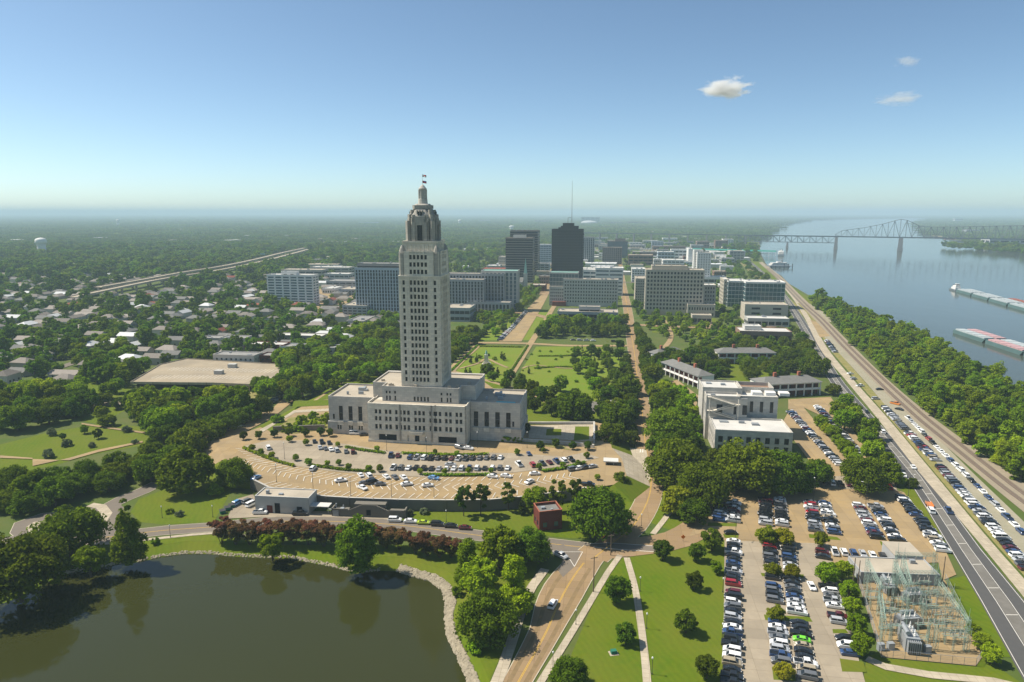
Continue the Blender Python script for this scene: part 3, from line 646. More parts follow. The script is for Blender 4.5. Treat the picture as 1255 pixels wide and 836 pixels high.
def grid(mb, T, U0, U1, Z0, Z1, xs, zs, th):
    """a wall of piers and spandrels th thick in front of the core, with an opening at every xs x zs"""
    xs = sorted(xs); zs = sorted(zs); e = U0
    for a, b in xs:
        if a-e > 0.01: tbox(mb, T, e, a, 0.0, th, Z0, Z1)
        q = Z0
        for c, d in zs:
            if c-q > 0.01: tbox(mb, T, a, b, 0.0, th-0.06, q, c)
            q = d
        if Z1-q > 0.01: tbox(mb, T, a, b, 0.0, th-0.06, q, Z1)
        e = b
    if U1-e > 0.01: tbox(mb, T, e, U1, 0.0, th, Z0, Z1)
def even(n, U0, U1, frac, margin=0.0):
    s = (U1-U0-2*margin)/n
    return [(U0+margin+s*(i+0.5-frac/2), U0+margin+s*(i+0.5+frac/2)) for i in range(n)]
class Windows:
    """collects the window openings of one building: the largest hundred become parts, the rest one part"""
    def __init__(s, root, glass='glass_dark', name='window'): s.r = root; s.g = glass; s.w = []; s.name = name
    def add(s, face, B, u0, u1, z0, z1, d=0.03, pr=0): s.w.append((pr, face, B, u0, u1, z0, z1, d))
    def build(s, most=100):
        w = sorted(s.w, key=lambda t: t[0]); 
        for pr, face, B, u0, u1, z0, z1, d in w[:most]:
            T = FACE[face](B); o = link(s.name, unit_window(s.g), s.r, T((u0+u1)/2, d, z0)); o.rotation_euler = (0, 0, FROT[face]); o.scale = (u1-u0, 1, z1-z0)
        if w[most:]:
            mb = MB()
            for pr, face, B, u0, u1, z0, z1, d in w[most:]:
                T = FACE[face](B); mb.quad(T(u0, d, z0), T(u1, d, z0), T(u1, d, z1), T(u0, d, z1))
            tag(mb.build(s.name, s.g, s.r), kind='stuff')
def roof_on(root, B, z, m='roof_tan', units=3, seed=1, wall=None, par=0.9, um='grey_metal', mbp=None):
    """roof sheet behind a parapet, with vents and plant boxes"""
    r = random.Random(seed); x0, x1, y0, y1 = B; t = 0.4; h = z+par
    if mbp is not None:
        mbp.box(x0, x1, y0, y0+t, z-0.05, h); mbp.box(x0, x1, y1-t, y1, z-0.05, h); mbp.box(x0, x0+t, y0+t, y1-t, z-0.05, h); mbp.box(x1-t, x1, y0+t, y1-t, z-0.05, h)
    mb = MB(); mb.quad((x0+t, y0+t, z+0.02), (x1-t, y0+t, z+0.02), (x1-t, y1-t, z+0.02), (x0+t, y1-t, z+0.02)); ro = mb.build('roof', m, root)
    for k in range(units):
        w_, d_, h_ = r.uniform(0.8, min(4.5, (x1-x0)*.14)), r.uniform(0.8, min(3.5, (y1-y0)*.16)), r.uniform(0.6, 2.0)
        x = r.uniform(x0+2, max(x0+2.1, x1-2-w_)); y = r.uniform(y0+2, max(y0+2.1, y1-2-d_)); u = MB(); u.box(x, x+w_, y, y+d_, z+0.03, z+h_); u.build('roof_unit', um, ro)
    return ro
def foot(root, B, ang=AX):
    ca, sa = math.cos(-ang), math.sin(-ang)
    keepoff([(root.location.x+x*ca-y*sa, root.location.y+x*sa+y*ca) for x, y in ((B[0]-1, B[2]-1), (B[1]+1, B[2]-1), (B[1]+1, B[3]+1), (B[0]-1, B[3]+1))])
# ------------------------------------------------------------------ the state capitol
O = G(452, 541, TZ)
cap = thing('capitol_tower', 'tall pale stone art deco tower with a lantern on top and a broad stepped base', 'building', O, -AX)
wn = Windows(cap)
mb = MB()
TH = 0.7
# front block
B = (0+TH, 52-TH, TH, 22)
mb.mat(0); mb.box(B[0], B[1], B[2], B[3], 0, 20.0)
bx = []
for c0, spec in ((3.8, (2, 2, 2)), (19.0, (2, 3, 2)), (35.6, (2, 2, 2))):
    u = c0
    for k in spec:
        for q in range(k): bx.append((u, u+1.35)); u += 2.15
        u += 1.15 if c0 != 19.0 else 1.55
bz = [(7.2, 9.7), (11.6, 13.9), (15.3, 17.6)]
T = FACE['front'](B); U0, U1 = -TH, 52-TH
low = [(5.5, 15.2), (34.8, 44.5)]
grid(mb, T, U0, U1, 6.4, 20.8, [(a-TH, b-TH) for a, b in bx], bz, TH)
grid(mb, T, U0, U1, 0.0, 6.35, [(4.8, 14.5), (20.3, 21.1), (24.2, 26.6), (29.6, 30.4), (36.6, 46.3)], [(0.0, 4.4)], TH)
for s in (0, 1):                                         # shallow pilasters between the three bays
    for u in (17.3, 34.0): mb.box(u-0.35, u+0.35, -0.25, 0.0, 0, 20.8)
mb.box(-0.2, 52.2, -0.28, 0.0, 0, 1.3); mb.box(-0.1, 52.1, -0.15, 0, 6.36, 6.7)
for a, b in bx:
    for c, d in bz: wn.add('front', B, a-TH, b-TH, c, d, 0.03, 0)
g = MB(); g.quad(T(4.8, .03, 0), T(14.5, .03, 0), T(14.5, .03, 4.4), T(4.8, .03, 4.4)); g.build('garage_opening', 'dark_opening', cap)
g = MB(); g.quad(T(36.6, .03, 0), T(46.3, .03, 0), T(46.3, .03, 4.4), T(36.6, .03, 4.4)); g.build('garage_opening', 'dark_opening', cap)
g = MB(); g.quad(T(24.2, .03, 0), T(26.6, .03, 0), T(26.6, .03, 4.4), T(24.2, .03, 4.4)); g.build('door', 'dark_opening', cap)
g = MB(); g.box(22.6, 29.4, -1.5, 0, 5.1, 5.6); g.box(22.6, 29.4, -1.5, -1.25, 5.6, 6.6); g.box(22.6, 22.85, -1.25, 0, 5.6, 6.6); g.box(29.15, 29.4, -1.25, 0, 5.6, 6.6); g.build('balcony', 'limestone', cap)
Ts = FACE['right'](B); tbox(mb, Ts, -TH, 9.3, 0, TH, 0, 20.8)
for k in range(3):
    for c, d in bz: pass
Tl = FACE['left'](B); tbox(mb, Tl, 22-9.3-TH, 22-TH, 0, TH, 0, 20.8)
mb.box(TH, 51.3, 0.7, 1.1, 20.05, 20.75); mb.box(0.0, 0.5, 0.7, 9.9, 20.8, 21.1); mb.box(51.5, 52, 0.7, 9.9, 20.8, 21.1)
r_ = MB(); r_.quad((0.7, 1.1, 20.06), (51.3, 1.1, 20.06), (51.3, 10, 20.06), (0.7, 10, 20.06)); r_.build('roof', 'roof_tan', cap)
# wings
for name, x0, x1 in (('wing', -25.5, 0.7), ('wing', 51.3, 78.3)):
    W_ = (x0, x1, 10.6, 38); n = MB(); n.box(*W_, 0, 19.8); t = 0.6; Tf = FACE['front'](W_); wd_ = x1-x0
    tall = [(5.6, 7.9), (11.0, 13.3), (16.4, 18.7)] if x0 < 0 else [(2.6, 5.0), (8.3, 10.7), (14.0, 16.4), (19.7, 22.1)]
    if x0 < 0: grid(n, Tf, 0, wd_-1.0, 7.0, 20.4, tall, [(7.6, 15.6)], t)
    else: grid(n, Tf, 1.0, wd_, 7.0, 20.4, tall, [(7.6, 15.6)], t)
    lowx = [(4.5, 5.5), (5.9, 6.9), (11, 12), (12.3, 13.3), (16.4, 17.4), (17.8, 18.8)]
    if x0 < 0: grid(n, Tf, -0.8, wd_-1.0, 0, 6.3, lowx, [(2.5, 5.0)], 1.0)
    else: grid(n, Tf, 1.0, wd_+0.8, 0, 6.3, lowx[:0], [(2.5, 5.0)], 1.0)
    n.box(x0-0.6, x1-1.05 if x0 < 0 else x1+0.6, 9.4, 10.6, 6.3, 7.0) if x0 < 0 else n.box(x0+1.0, x1+0.6, 9.4, 10.6, 6.3, 7.0)
    if x0 < 0: n.box(x0-0.8, x0, 10.6, 38, 0, 6.6); n.box(x0-0.25, x0, 10.6, 38, 6.6, 20.4)
    else: n.box(x1, x1+0.8, 10.6, 38, 0, 6.6); n.box(x1, x1+0.25, 10.6, 38, 6.6, 20.4)
    for k in range(4 if x0 > 0 else 3):                  # side pilasters
        y = 14+k*6.5; xx = x0-0.55 if x0 < 0 else x1+0.25; n.box(xx, xx+0.3, y, y+1.6, 7, 19.4)
    n.box(x0-0.3, x1+0.3, 9.75, 10.5, 20.41, 20.9) if x0 > 0 and False else None
    ro = roof_on(cap, (x0-0.1, x1+0.1, 10.1, 38), 19.85, 'roof_tan', 5, 3, par=1.0, mbp=n)
    if x0 > 0:
        u = MB(); u.box(x1-13, x1-3, 12.5, 15.2, 19.9, 20.15); u.build('tarpaulin', 'teal_tarp', ro)
    n.build('wing', 'limestone_grey', cap)
    for a, b in tall:
        g = MB(); g.quad(Tf(a, .03, 7.6), Tf(b, .03, 7.6), Tf(b, .03, 15.6), Tf(a, .03, 15.6)); to_ = g.build('tall_window', 'glass_dark', cap)
        f = MB(); tbox(f, Tf, a, b, .04, .12, 11.4, 11.7); f.build('glazing_bar', 'frame_dark', to_); f = MB(); tbox(f, Tf, a-.3, b+.3, 1.22, 1.55, 5.2, 7.3); f.build('balcony', 'limestone', to_)
    if x0 < 0:
        for a, b in lowx: wn.add('front', W_, a, b, 2.5, 5.0, 0.03, 3)
    g = MB(); c = 2.2 if x0 < 0 else wd_-4.0; tbox(g, Tf, c, c+1.0, 0.61, 0.66, 8.2, 11.0); g.build('side_window', 'glass_dark', cap)
# second tier
B2 = (5.6, 46.6, 8.0, 30); n = MB(); n.box(*B2, 20.0, 27.4); T2 = FACE['front'](B2); W2 = 41.0
t2x = [(2.0, 2.9), (3.7, 4.6), (6.6, 7.5), (17.0, 18.0), (18.8, 19.8), (20.6, 21.6), (22.4, 23.4), (24.2, 25.2), (31.5, 32.4), (34.6, 35.5), (36.3, 37.2)]
grid(n, T2, 0, W2, 20.0, 28.2, t2x, [(20.6, 23.0)], 0.5)
for a, b in t2x: wn.add('front', B2, a, b, 20.6, 23.0, 0.03, 1)
for a, b in (t2x[0], t2x[1], t2x[2], t2x[-1], t2x[-2], t2x[-3]):
    g = MB(); tbox(g, T2, a, b, 0.46, 0.52, 24.3, 25.6); g.build('small_window', 'glass_dark', cap)
B3 = (-2.0, 54.0, 15.0, 42); n.box(-2, 5.6, 15, 42, 19.9, 27.4); n.box(46.6, 54, 15, 42, 19.9, 27.4); n.box(5.6, 46.6, 30, 42, 19.9, 27.4)
n.box(-2.15, 54.15, 40, 42.1, 27.4, 28.2); n.box(-2.1, -1.6, 15, 40, 27.4, 28.2); n.box(53.6, 54.1, 15, 40, 27.4, 28.2); n.box(-1.6, 5.5, 14.9, 15.4, 27.4, 28.2); n.box(46.7, 53.6, 14.9, 15.4, 27.4, 28.2); n.box(5.5, 5.9, 7.9, 15.4, 27.4, 28.2); n.box(46.3, 46.7, 7.9, 15.4, 27.4, 28.2)
n.build('second_tier', 'limestone_grey', cap)
r_ = MB(); r_.quad((5.9, 8.4, 27.43), (46.3, 8.4, 27.43), (46.3, 15, 27.43), (5.9, 15, 27.43)); r_.quad((-1.6, 15.4, 27.43), (53.6, 15.4, 27.43), (53.6, 40, 27.43), (-1.6, 40, 27.43))
for x, y in ((1, 20), (8, 11), (9, 11), (40, 11), (49, 20), (44, 13), (22, 10)): r_.box(x, x+1.6, y, y+1.3, 27.44, 28.6)
r_.build('roof', 'roof_tan', cap)
# shaft
CX = 25.9; A0, A1, D0, D1 = CX-10.9, CX+10.9, 11.6, 33.4; t = 0.55
S_ = (A0+t, A1-t, D0+t, D1-t); n = MB(); n.box(*S_, 27, 98)
rows = [(30.1+3.64*k, 32.4+3.64*k) for k in range(15)]; rows2 = [(86.6+3.75*k, 88.8+3.75*k) for k in range(3)]
sw = A1-A0-2*t
cols = [(1.5, 2.75)]+[(5.45+1.98*k, 6.75+1.98*k) for k in range(5)]+[(sw-2.75, sw-1.5)]
cols = [(c if i in (0, 6) else (c[0], c[1])) for i, c in enumerate(cols)]
for fc in ('front', 'right', 'left', 'back'):
    Tf = FACE[fc](S_)
    grid(n, Tf, -t if fc in ('front', 'back') else 0, sw+t if fc in ('front', 'back') else sw, 27, 85.0, cols, rows, t)
    for k in range(6): tbox(n, Tf, 4.75+1.98*k, 5.15+1.98*k, t, t+0.22, 29.5, 85.0)   # thin fluted piers
    for u in (0.2, 3.2, sw-3.75, sw-0.9): tbox(n, Tf, u, u+0.7, t, t+0.14, 27.0, 85.0)
    grid(n, Tf, 2.6, sw-2.6, 85.8, 98.2, cols[1:6], rows2+[(97.0, 97.7)], t-0.1)
    tbox(n, Tf, -t if fc in ('front', 'back') else 0, sw+t if fc in ('front', 'back') else sw, 0, t+0.35, 85.0, 85.75)
    for a, b in cols:
        for c, d in rows: wn.add(fc, S_, a, b, c, d, 0.03, {'front': 2, 'right': 4, 'left': 6, 'back': 7}[fc])
    for a, b in cols[1:6]:
        for c, d in rows2: wn.add(fc, S_, a, b, c, d, 0.03, {'front': 2, 'right': 4, 'left': 6, 'back': 7}[fc])
n.build('shaft', 'limestone', cap)
# corner piers of the upper shaft with carved heads
for sx in (0, 1):
    for sy in (0, 1):
        cx = A0+1.9 if sx == 0 else A1-1.9; cyy = D0+1.9 if sy == 0 else D1-1.9
        ch = [(cx-1.75, cyy-0.7), (cx-0.7, cyy-1.75), (cx+0.7, cyy-1.75), (cx+1.75, cyy-0.7), (cx+1.75, cyy+0.7), (cx+0.7, cyy+1.75), (cx-0.7, cyy+1.75), (cx-1.75, cyy+0.7)]
        n = MB(); n.prism(ch, 85.75, 97.0, 0.97); n.prism(ch, 97.0, 99.6, 0.62)
        n.prism([(cx+(p[0]-cx)*.62, cyy+(p[1]-cyy)*.62) for p in ch], 99.6, 101.2, 0.3)
        n.build('corner_pier', 'limestone_dark', cap)
n = MB(); n.box(A0+2.1, A1-2.1, D0+2.1, D1-2.1, 98.0, 103.2); C0 = (A0+2.1, A1-2.1, D0+2.1, D1-2.1)
for fc in FACE:
    Tf = FACE[fc](C0); W0 = C0[1]-C0[0]
    for k in range(7): tbox(n, Tf, 1.6+k*2.22, 2.5+k*2.22, 0, 0.3, 98.2, 101.6)
    tbox(n, Tf, 0, W0, 0, 0.35, 102.2, 103.2)
n.build('belvedere', 'limestone', cap)
def octo(c, w, ch): return [(c[0]-w+ch, c[1]-w), (c[0]+w-ch, c[1]-w), (c[0]+w, c[1]-w+ch), (c[0]+w, c[1]+w-ch), (c[0]+w-ch, c[1]+w), (c[0]-w+ch, c[1]+w), (c[0]-w, c[1]+w-ch), (c[0]-w, c[1]-w+ch)]
c_ = (CX, (D0+D1)/2); n = MB()
n.prism(octo(c_, 7.2, 3.6), 103.2, 115.6, 1.0, c_); n.prism(octo(c_, 7.2, 3.6), 115.6, 119.4, 0.62, c_)
n.prism(octo(c_, 4.7, 1.5), 119.4, 121.2, 1.0, c_); n.prism(octo(c_, 3.9, 1.3), 121.2, 121.9, 0.8, c_)
for k in range(4):
    a = k*math.pi/2; ca, sa = math.cos(a), math.sin(a); rt = lambda x, y: (c_[0]+x*ca-y*sa, c_[1]+x*sa+y*ca)
    for s in (-1, 1):
        n.obox(rt(s*3.1, -7.3), 0.75, 0.6, 103.2, 112.6, a); n.obox(rt(s*3.2, -6.7), 0.6, 0.5, 112.6, 116.4, a)
    n.obox(rt(0, -7.15), 2.4, 0.35, 111.2, 114.4, a)
    for u in (-1.4, 0, 1.4): n.obox(rt(u, -6.0), 0.28, 0.45, 114.4, 118.6, a)
    b = a+math.pi/4; cb, sb = math.cos(b), math.sin(b); rb = lambda x, y: (c_[0]+x*cb-y*sb, c_[1]+x*sb+y*cb)
    n.obox(rb(0, -8.4), 1.0, 1.5, 103.2, 113.4, b); n.obox(rb(0, -7.5), 0.8, 1.1, 113.4, 116.6, b); n.obox(rb(0, -6.4), 0.6, 0.9, 116.6, 118.9, b)
    for s in (-1, 1): n.obox(rb(s*1.9, -7.6), 0.4, 0.5, 103.2, 114.6, b)
n.build('crown', 'limestone_dark', cap)
for k in range(4):
    a = k*math.pi/2; ca, sa = math.cos(a), math.sin(a); g = MB(); c = (c_[0]+7.25*sa, c_[1]-7.25*ca); g.obox(c, 1.3, 0.06, 103.4, 111.1, a); g.build('arch_window', 'glass_dark', cap)
for k in range(4):  # dark slots on the crown: shade of its upright recesses put into colour
    b = k*math.pi/2+math.pi/4; a = k*math.pi/2
    for s in (-1, 1):
        g = MB(); g.obox((c_[0]+7.62*math.sin(b)+s*1.25*math.cos(b), c_[1]-7.62*math.cos(b)+s*1.25*math.sin(b)), .28, .06, 104, 113.2, b); g.build('recess_shade', 'glass_dark', cap)
        g = MB(); g.obox((c_[0]+6.55*math.sin(a)+s*.7*math.cos(a), c_[1]-6.55*math.cos(a)+s*.7*math.sin(a)), .3, .5, 115.0, 118.0, a); g.build('recess_shade', 'glass_dark', cap)
n = MB(); n.lathe([(2.6, 121.5), (2.4, 124.3), (2.1, 124.4), (1.95, 129.0), (2.2, 129.1), (2.2, 129.6)], 12, c_); n.lathe([(2.05, 129.6), (0.95, 131.0), (0.35, 131.6)], 12, c_)
for k in range(8): n.obox((c_[0]+2.0*math.cos(k*.785), c_[1]+2.0*math.sin(k*.785)), 0.28, 0.2, 124.4, 129.0, k*.785)
n.build('lantern', 'limestone_grey', cap)
n = MB(); n.tube((*c_, 131.4), (*c_, 136.8), 0.12, 0.07); n.build('flagpole', 'white_paint', cap)
def flag(z, ms, nm):
    n = MB(); P = []
    for i in range(7):
        for j in range(3): P.append((c_[0]+0.1+i*0.34, c_[1]+0.3*math.sin(i*1.1), z-j*0.6-i*0.06))
    n.add(P, [(i*3+j, i*3+j+1, (i+1)*3+j+1, (i+1)*3+j) for i in range(6) for j in range(2)])
    n.mi = [(1 if (k % 2 or k < 4) else 0) for k in range(12)]
    n.build(nm, ms, cap)
flag(136.6, ['flag_red', 'white_paint'], 'flag'); flag(133.6, ['flag_blue', 'flag_red'], 'flag')
mb.build('front_block', 'limestone', cap)
wn.build(); foot(cap, (-26, 79, -1, 42))
# ------------------------------------------------------------------ downtown
def bld(name, label, x0, x1, yb, yt, depth, wall='office_grey', roof='roof_tan', style='punched', floors=6, bays=10, glass='glass_dark', zg=0.0, cat='building', group=None, ang=AX, fw=0.5, fh=0.5, units=3, base=0.0, par=1.0, obj=None, off=(0, 0), h=None, w=None, sides=('right', 'left'), z0=0.0, most=100, band_wall=True):
    """front bottom edge from pixel x0 to x1 on row yb, top edge on row yt; off/h/w place a further block on the same root"""
    if obj is None:
        P = G(x0, yb, zg); root = thing(name, label, cat, P, -ang, group)
    else: root = obj; P = root.location.copy()
    if w is None:
        v = off[1]
        u0 = onplane(P, v, x0, yb, ang)[0]; u1 = onplane(P, v, x1, yb, ang)[0]
    else: u0, u1 = off[0], off[0]+w
    if h is None: h = onplane(P, off[1], (x0+x1)/2, yt, ang)[1]
    t = 0.45; B = (u0+t, u1-t, off[1]+t, off[1]+depth-t); n = MB()
    n.box(B[0], B[1], B[2], B[3], z0, h-0.1)
    faces = ['front']+list(sides); W = {'front': u1-u0-2*t, 'right': depth-2*t, 'left': depth-2*t, 'back': u1-u0-2*t}
    fl = (h-z0-base-1.2)/floors; wn = Windows(root, glass)
    for f in faces:
        T = FACE[f](B); wd = W[f]; nb = bays if f == 'front' else max(2, round(bays*W[f]/W['front'])); ex = t if f == 'front' else 0
        if style == 'punched':
            xs = even(nb, 0, wd, fw, 0.6); zs = [(z0+base+fl*(k+0.5-fh/2)+0.2, z0+base+fl*(k+0.5+fh/2)+0.2) for k in range(floors)]
            grid(n, T, -ex, wd+ex, z0, h, xs, zs, t)
            for a, b in xs:
                for c, d in zs: wn.add(f, B, a, b, c, d, 0.03, (0 if f == 'front' else 2, -c))
        elif style == 'ribbon':
            for k in range(floors+1):
                c = z0+base+fl*(k-0.5+fh/2) if k else z0; d = z0+base+fl*(k+0.5-fh/2) if k < floors else h
                tbox(n, T, -ex, wd+ex, 0, t, c, d)
            if fw:
                for k in range(nb+1):
                    u = wd*k/nb; tbox(n, T, max(-ex, u-fw/2), min(wd+ex, u+fw/2), 0, t-0.08, z0, h-0.05)
            for k in range(floors): wn.add(f, B, 0, wd, z0+base+fl*(k+0.5-fh/2), z0+base+fl*(k+0.5+fh/2), 0.03, 0 if f == 'front' else 1)
        elif style == 'fins':
            tbox(n, T, -ex, wd+ex, 0, t, h-2.2, h); tbox(n, T, -ex, wd+ex, 0, t-0.1, z0, z0+max(base, 0.6))
            for k in range(nb+1):
                u = wd*k/nb; q = max(0.25, wd/nb*(1-fw)/2); tbox(n, T, max(-ex, u-q), min(wd+ex, u+q), 0, t, z0+max(base, 0.6), h-2.2)
            for k in range(nb): wn.add(f, B, wd*k/nb+.2, wd*(k+1)/nb-.2, z0+max(base, .6), h-2.2, 0.03, 0 if f == 'front' else 1)
            for k in range(1, floors): tbox(n, T, 0, wd, 0, 0.12, z0+base+fl*k-0.35, z0+base+fl*k+0.35)
        elif style == 'curtain':
            wn.add(f, B, 0, wd, z0+base, h-1.2, 0.03, 0 if f == 'front' else 1)
            for k in range(floors+1): tbox(n, T, -ex, wd+ex, 0, 0.2, z0+base+fl*k-0.3, z0+base+fl*k+0.15)
            for k in range(nb+1): u = wd*k/nb; tbox(n, T, max(-ex, u-0.12), min(wd+ex, u+0.12), 0, 0.16, z0+base, h)
            tbox(n, T, -ex, wd+ex, 0, t, h-1.2, h); 
            if base > 0.1: tbox(n, T, -ex, wd+ex, 0, t, z0, z0+base)
    if 'back' not in faces: n.box(u0, u1, B[3], off[1]+depth, z0, h)
    roof_on(root, (u0, u1, off[1], off[1]+depth), h-par-0.02 if False else h-0.05, roof, units, int(x0*7+yb), par=par*0.8, mbp=n)
    n.build('wall', wall, root); wn.build(most); foot(root, (u0, u1, off[1], off[1]+depth), ang)
    root['uv'] = 0; del root['uv']
    return root
# left of the capitol: white apartment tower and the finned office slab
a = bld('apartment_tower', 'white apartment tower with pale blue bands of balconies standing alone among trees', 329, 385, 374, 337.5, 18, 'white_paint', 'roof_white', 'ribbon', 11, 6, 'glass_blue', fw=2.2, fh=0.55)
bld('', '', 347, 365, 374, 333.5, 10, 'white_paint', 'roof_white', 'punched', 2, 2, obj=a, off=(0, 5), z0=30, units=1, sides=())
a = bld('finned_office', 'broad grey office slab with vertical fins just left of the capitol tower', 437, 497, 385, 329, 22, 'fin_blue', 'roof_white', 'fins', 12, 17, 'glass_dark', fw=0.62, base=5)
bld('', '', 440, 497, 385, 323.5, 16, 'roof_grey', 'roof_white', 'ribbon', 2, 1, obj=a, off=(0, 4), z0=48, fw=0, units=4)
# the galvez style slab right of the capitol tower
a = bld('gridded_office', 'long grey gridded office block immediately right of the capitol tower', 531, 593, 383, 343, 16, 'office_grey', 'roof_tan', 'fins', 9, 16, 'glass_dark', fw=0.55, base=4)
bld('', '', 540, 618, 383, 336, 16, 'office_grey', 'roof_tan', 'fins', 10, 20, 'glass_dark', obj=a, off=(0, 18), fw=0.55, units=6)
bld('', '', 590, 634, 381, 332.5, 22, 'office_pale', 'copper_green', 'fins', 10, 9, 'glass_blue', obj=a, off=(0, 24), fw=0.6, units=0)
bld('', '', 572, 625, 386, 371, 14, 'office_grey', 'roof_tan', 'fins', 2, 12, 'glass_dark', obj=a, off=(0, -6), fw=0.6, units=2)
bld('flat_annex', 'low flat roofed grey block partly behind the capitol tower', 545, 576, 394, 378, 34, 'office_grey', 'roof_tan', 'ribbon', 2, 5, fw=0.4)
# brown twins, black tower
a = bld('brown_office', 'brown striped office tower with a pale penthouse in front of its taller twin', 619.5, 653, 346, 292, 30, 'office_brown', 'roof_tan', 'ribbon', 18, 1, 'glass_dark', fw=0, fh=0.55, units=0)
bld('', '', 629, 644, 346, 288.5, 12, 'roof_white', 'roof_white', 'ribbon', 1, 1, obj=a, off=(0, 6), z0=60, fw=0, fh=0.1, units=0, sides=())
bld('brown_tower', 'taller brown striped office tower standing behind its lower twin', 625, 659, 337, 283, 34, 'office_brown', 'roof_tan', 'ribbon', 19, 1, 'glass_dark', fw=0, fh=0.55, units=3)
a = bld('black_tower', 'black glass office tower with a stepped penthouse and a tall antenna mast', 675.5, 713.5, 345, 281.5, 34, 'office_dark', 'roof_grey', 'ribbon', 19, 14, 'glass_black', fw=0.4, fh=0.62, units=0)
P = a.location; hh = ztop(P, 281.5); W = onplane(P, 0, 713.5, 345)[0]
n = MB(); n.box(W*.28, W*.84, 6, 26, hh-1, ztop(P, 277)); n.box(W*.34, W*.70, 8, 24, ztop(P, 277), ztop(P, 273.5)); n.box(W*.2, W*.28, 8, 12, hh-1, hh+4); n.build('penthouse', 'office_dark', a)
zt = ztop(P, 273.5); n = MB(); n.tube((W*.62, 15, zt), (W*.62, 15, zt+25), 0.75, 0.5); n.tube((W*.62, 15, zt+25), (W*.62, 15, ztop(P, 221)), 0.5, 0.22); n.build('antenna', 'grey_metal', a)
n = MB(); n.tube((W*.5, 14, zt), (W*.5, 14, zt+9), 0.4, 0.3); n.tube((W*.5, 14, zt+9), (W*.6, 14, zt+9.6), 0.3); n.build('small_mast', 'dark_metal', a)
bld('blue_grey_office', 'blue grey office block between the brown and the black towers', 659, 675.5, 325, 300, 30, 'fin_blue', 'roof_white', 'ribbon', 10, 5, 'glass_blue', fw=0.7, fh=0.5)
bld('grey_tower', 'slim grey office tower showing just right of the black tower', 714, 728, 322, 291, 26, 'office_grey', 'roof_tan', 'fins', 14, 6, 'glass_dark', fw=0.5)
bld('brown_grid_block', 'brown gridded office block behind the white stepped building', 738, 762, 324, 303.5, 26, 'office_brown', 'roof_tan', 'punched', 8, 9, fw=0.6, fh=0.6)
a = bld('long_dark_block', 'dark blue glass office block behind the brown gridded block', 744, 769, 316, 296, 26, 'frame_dark', 'roof_tan', 'curtain', 8, 8, 'glass_blue')
bld('', '', 753, 766, 316, 293, 14, 'office_brown', 'roof_tan', 'ribbon', 1, 1, obj=a, off=(0, 8), z0=24, fw=0, units=0)
# claiborne-like block with glass end and the low modern block in front
a = bld('stone_office', 'pale gridded office block with a blue glass upper corner beyond the garden', 690, 757, 375, 343, 20, 'office_pale', 'roof_tan', 'punched', 7, 20, fw=0.5, fh=0.5, base=4, units=6)
bld('', '', 673, 694, 375, 352, 22, 'office_pale', 'roof_tan', 'punched', 5, 8, obj=a, off=(0, 2), units=1, base=2)
bld('', '', 673, 708, 373, 334.5, 20, 'office_pale', 'copper_green', 'curtain', 8, 9, 'glass_blue', obj=a, off=(0, 12), units=0)
n = MB(); n.box(-14, 4, -4, 8, 0, 6); n.build('terracotta_roof', 'shingle_red', a)
bld('low_modern_office', 'low grey modern building with flat roofs and deep window bands facing the oaks', 683, 757, 397, 383, 26, 'office_grey', 'roof_tan', 'ribbon', 2, 6, fw=1.2, fh=0.6, units=3)
bld('', '', 709, 735, 397, 376.5, 12, 'office_grey', 'roof_tan', 'ribbon', 1, 2, obj=bpy.data.objects['low_modern_office'], off=(0, 8), z0=10, fw=0.5, units=1)
a = bld('white_stepped_office', 'white stepped office block with ribbon windows right of the black tower', 729, 763, 362, 329, 30, 'white_paint', 'roof_white', 'ribbon', 7, 2, 'glass_blue', fw=1.5, fh=0.4, units=6)
bld('', '', 714, 732, 360, 331, 26, 'white_paint', 'roof_white', 'ribbon', 6, 2, 'glass_blue', obj=a, off=(0, 8), fw=1, fh=0.45, units=3)
# the large beige block on the right of third street
a = bld('beige_office', 'large beige stone office block with a regular grid of windows beyond the oval lawn', 790, 861, 386, 331.5, 26, 'office_beige', 'roof_tan', 'punched', 10, 17, fw=0.58, fh=0.58, base=6, units=3)
bld('', '', 797, 840, 386, 326.5, 20, 'office_beige', 'roof_tan', 'punched', 1, 12, obj=a, off=(0, 5), z0=46, units=3, fw=.4)
bld('', '', 861, 876, 384, 350, 22, 'office_beige', 'roof_white', 'punched', 7, 4, obj=a, off=(0, 26), units=1)
bld('', '', 842, 876, 390, 374, 14, 'office_beige', 'roof_tan', 'punched', 2, 10, obj=a, off=(0, -10), units=2)
bld('garden_pavilion', 'small square flat roofed stone pavilion among the trees before the beige block', 848, 872, 397, 387, 14, 'office_beige', 'roof_tan', 'ribbon', 1, 4, fw=0.6, units=0)
a = bld('white_hotel', 'white slab hotel with small windows behind the beige block', 853, 870, 347, 310, 24, 'white_paint', 'roof_tan', 'punched', 12, 5, fw=0.4, fh=0.45, units=1)
bld('', '', 849, 860, 345, 307, 20, 'white_paint', 'roof_tan', 'punched', 13, 3, obj=a, off=(0, 16), fw=0.4, units=1)
bld('', '', 860, 890, 352, 340, 30, 'white_paint', 'roof_white', 'ribbon', 1, 4, obj=a, off=(0, -6), fw=0.5, units=2)
a = bld('glass_office', 'teal glass office block with a white roof above a pale parking podium', 912, 961, 378, 346.5, 34, 'white_paint', 'roof_white', 'curtain', 6, 10, 'glass_teal', units=5)
bld('', '', 891, 914, 372, 345, 34, 'white_paint', 'roof_white', 'curtain', 6, 5, 'glass_teal', obj=a, off=(0, 14), units=3)
bld('', '', 886, 892, 370, 343, 34, 'office_beige', 'roof_white', 'punched', 7, 2, obj=a, off=(0, 22), units=0)
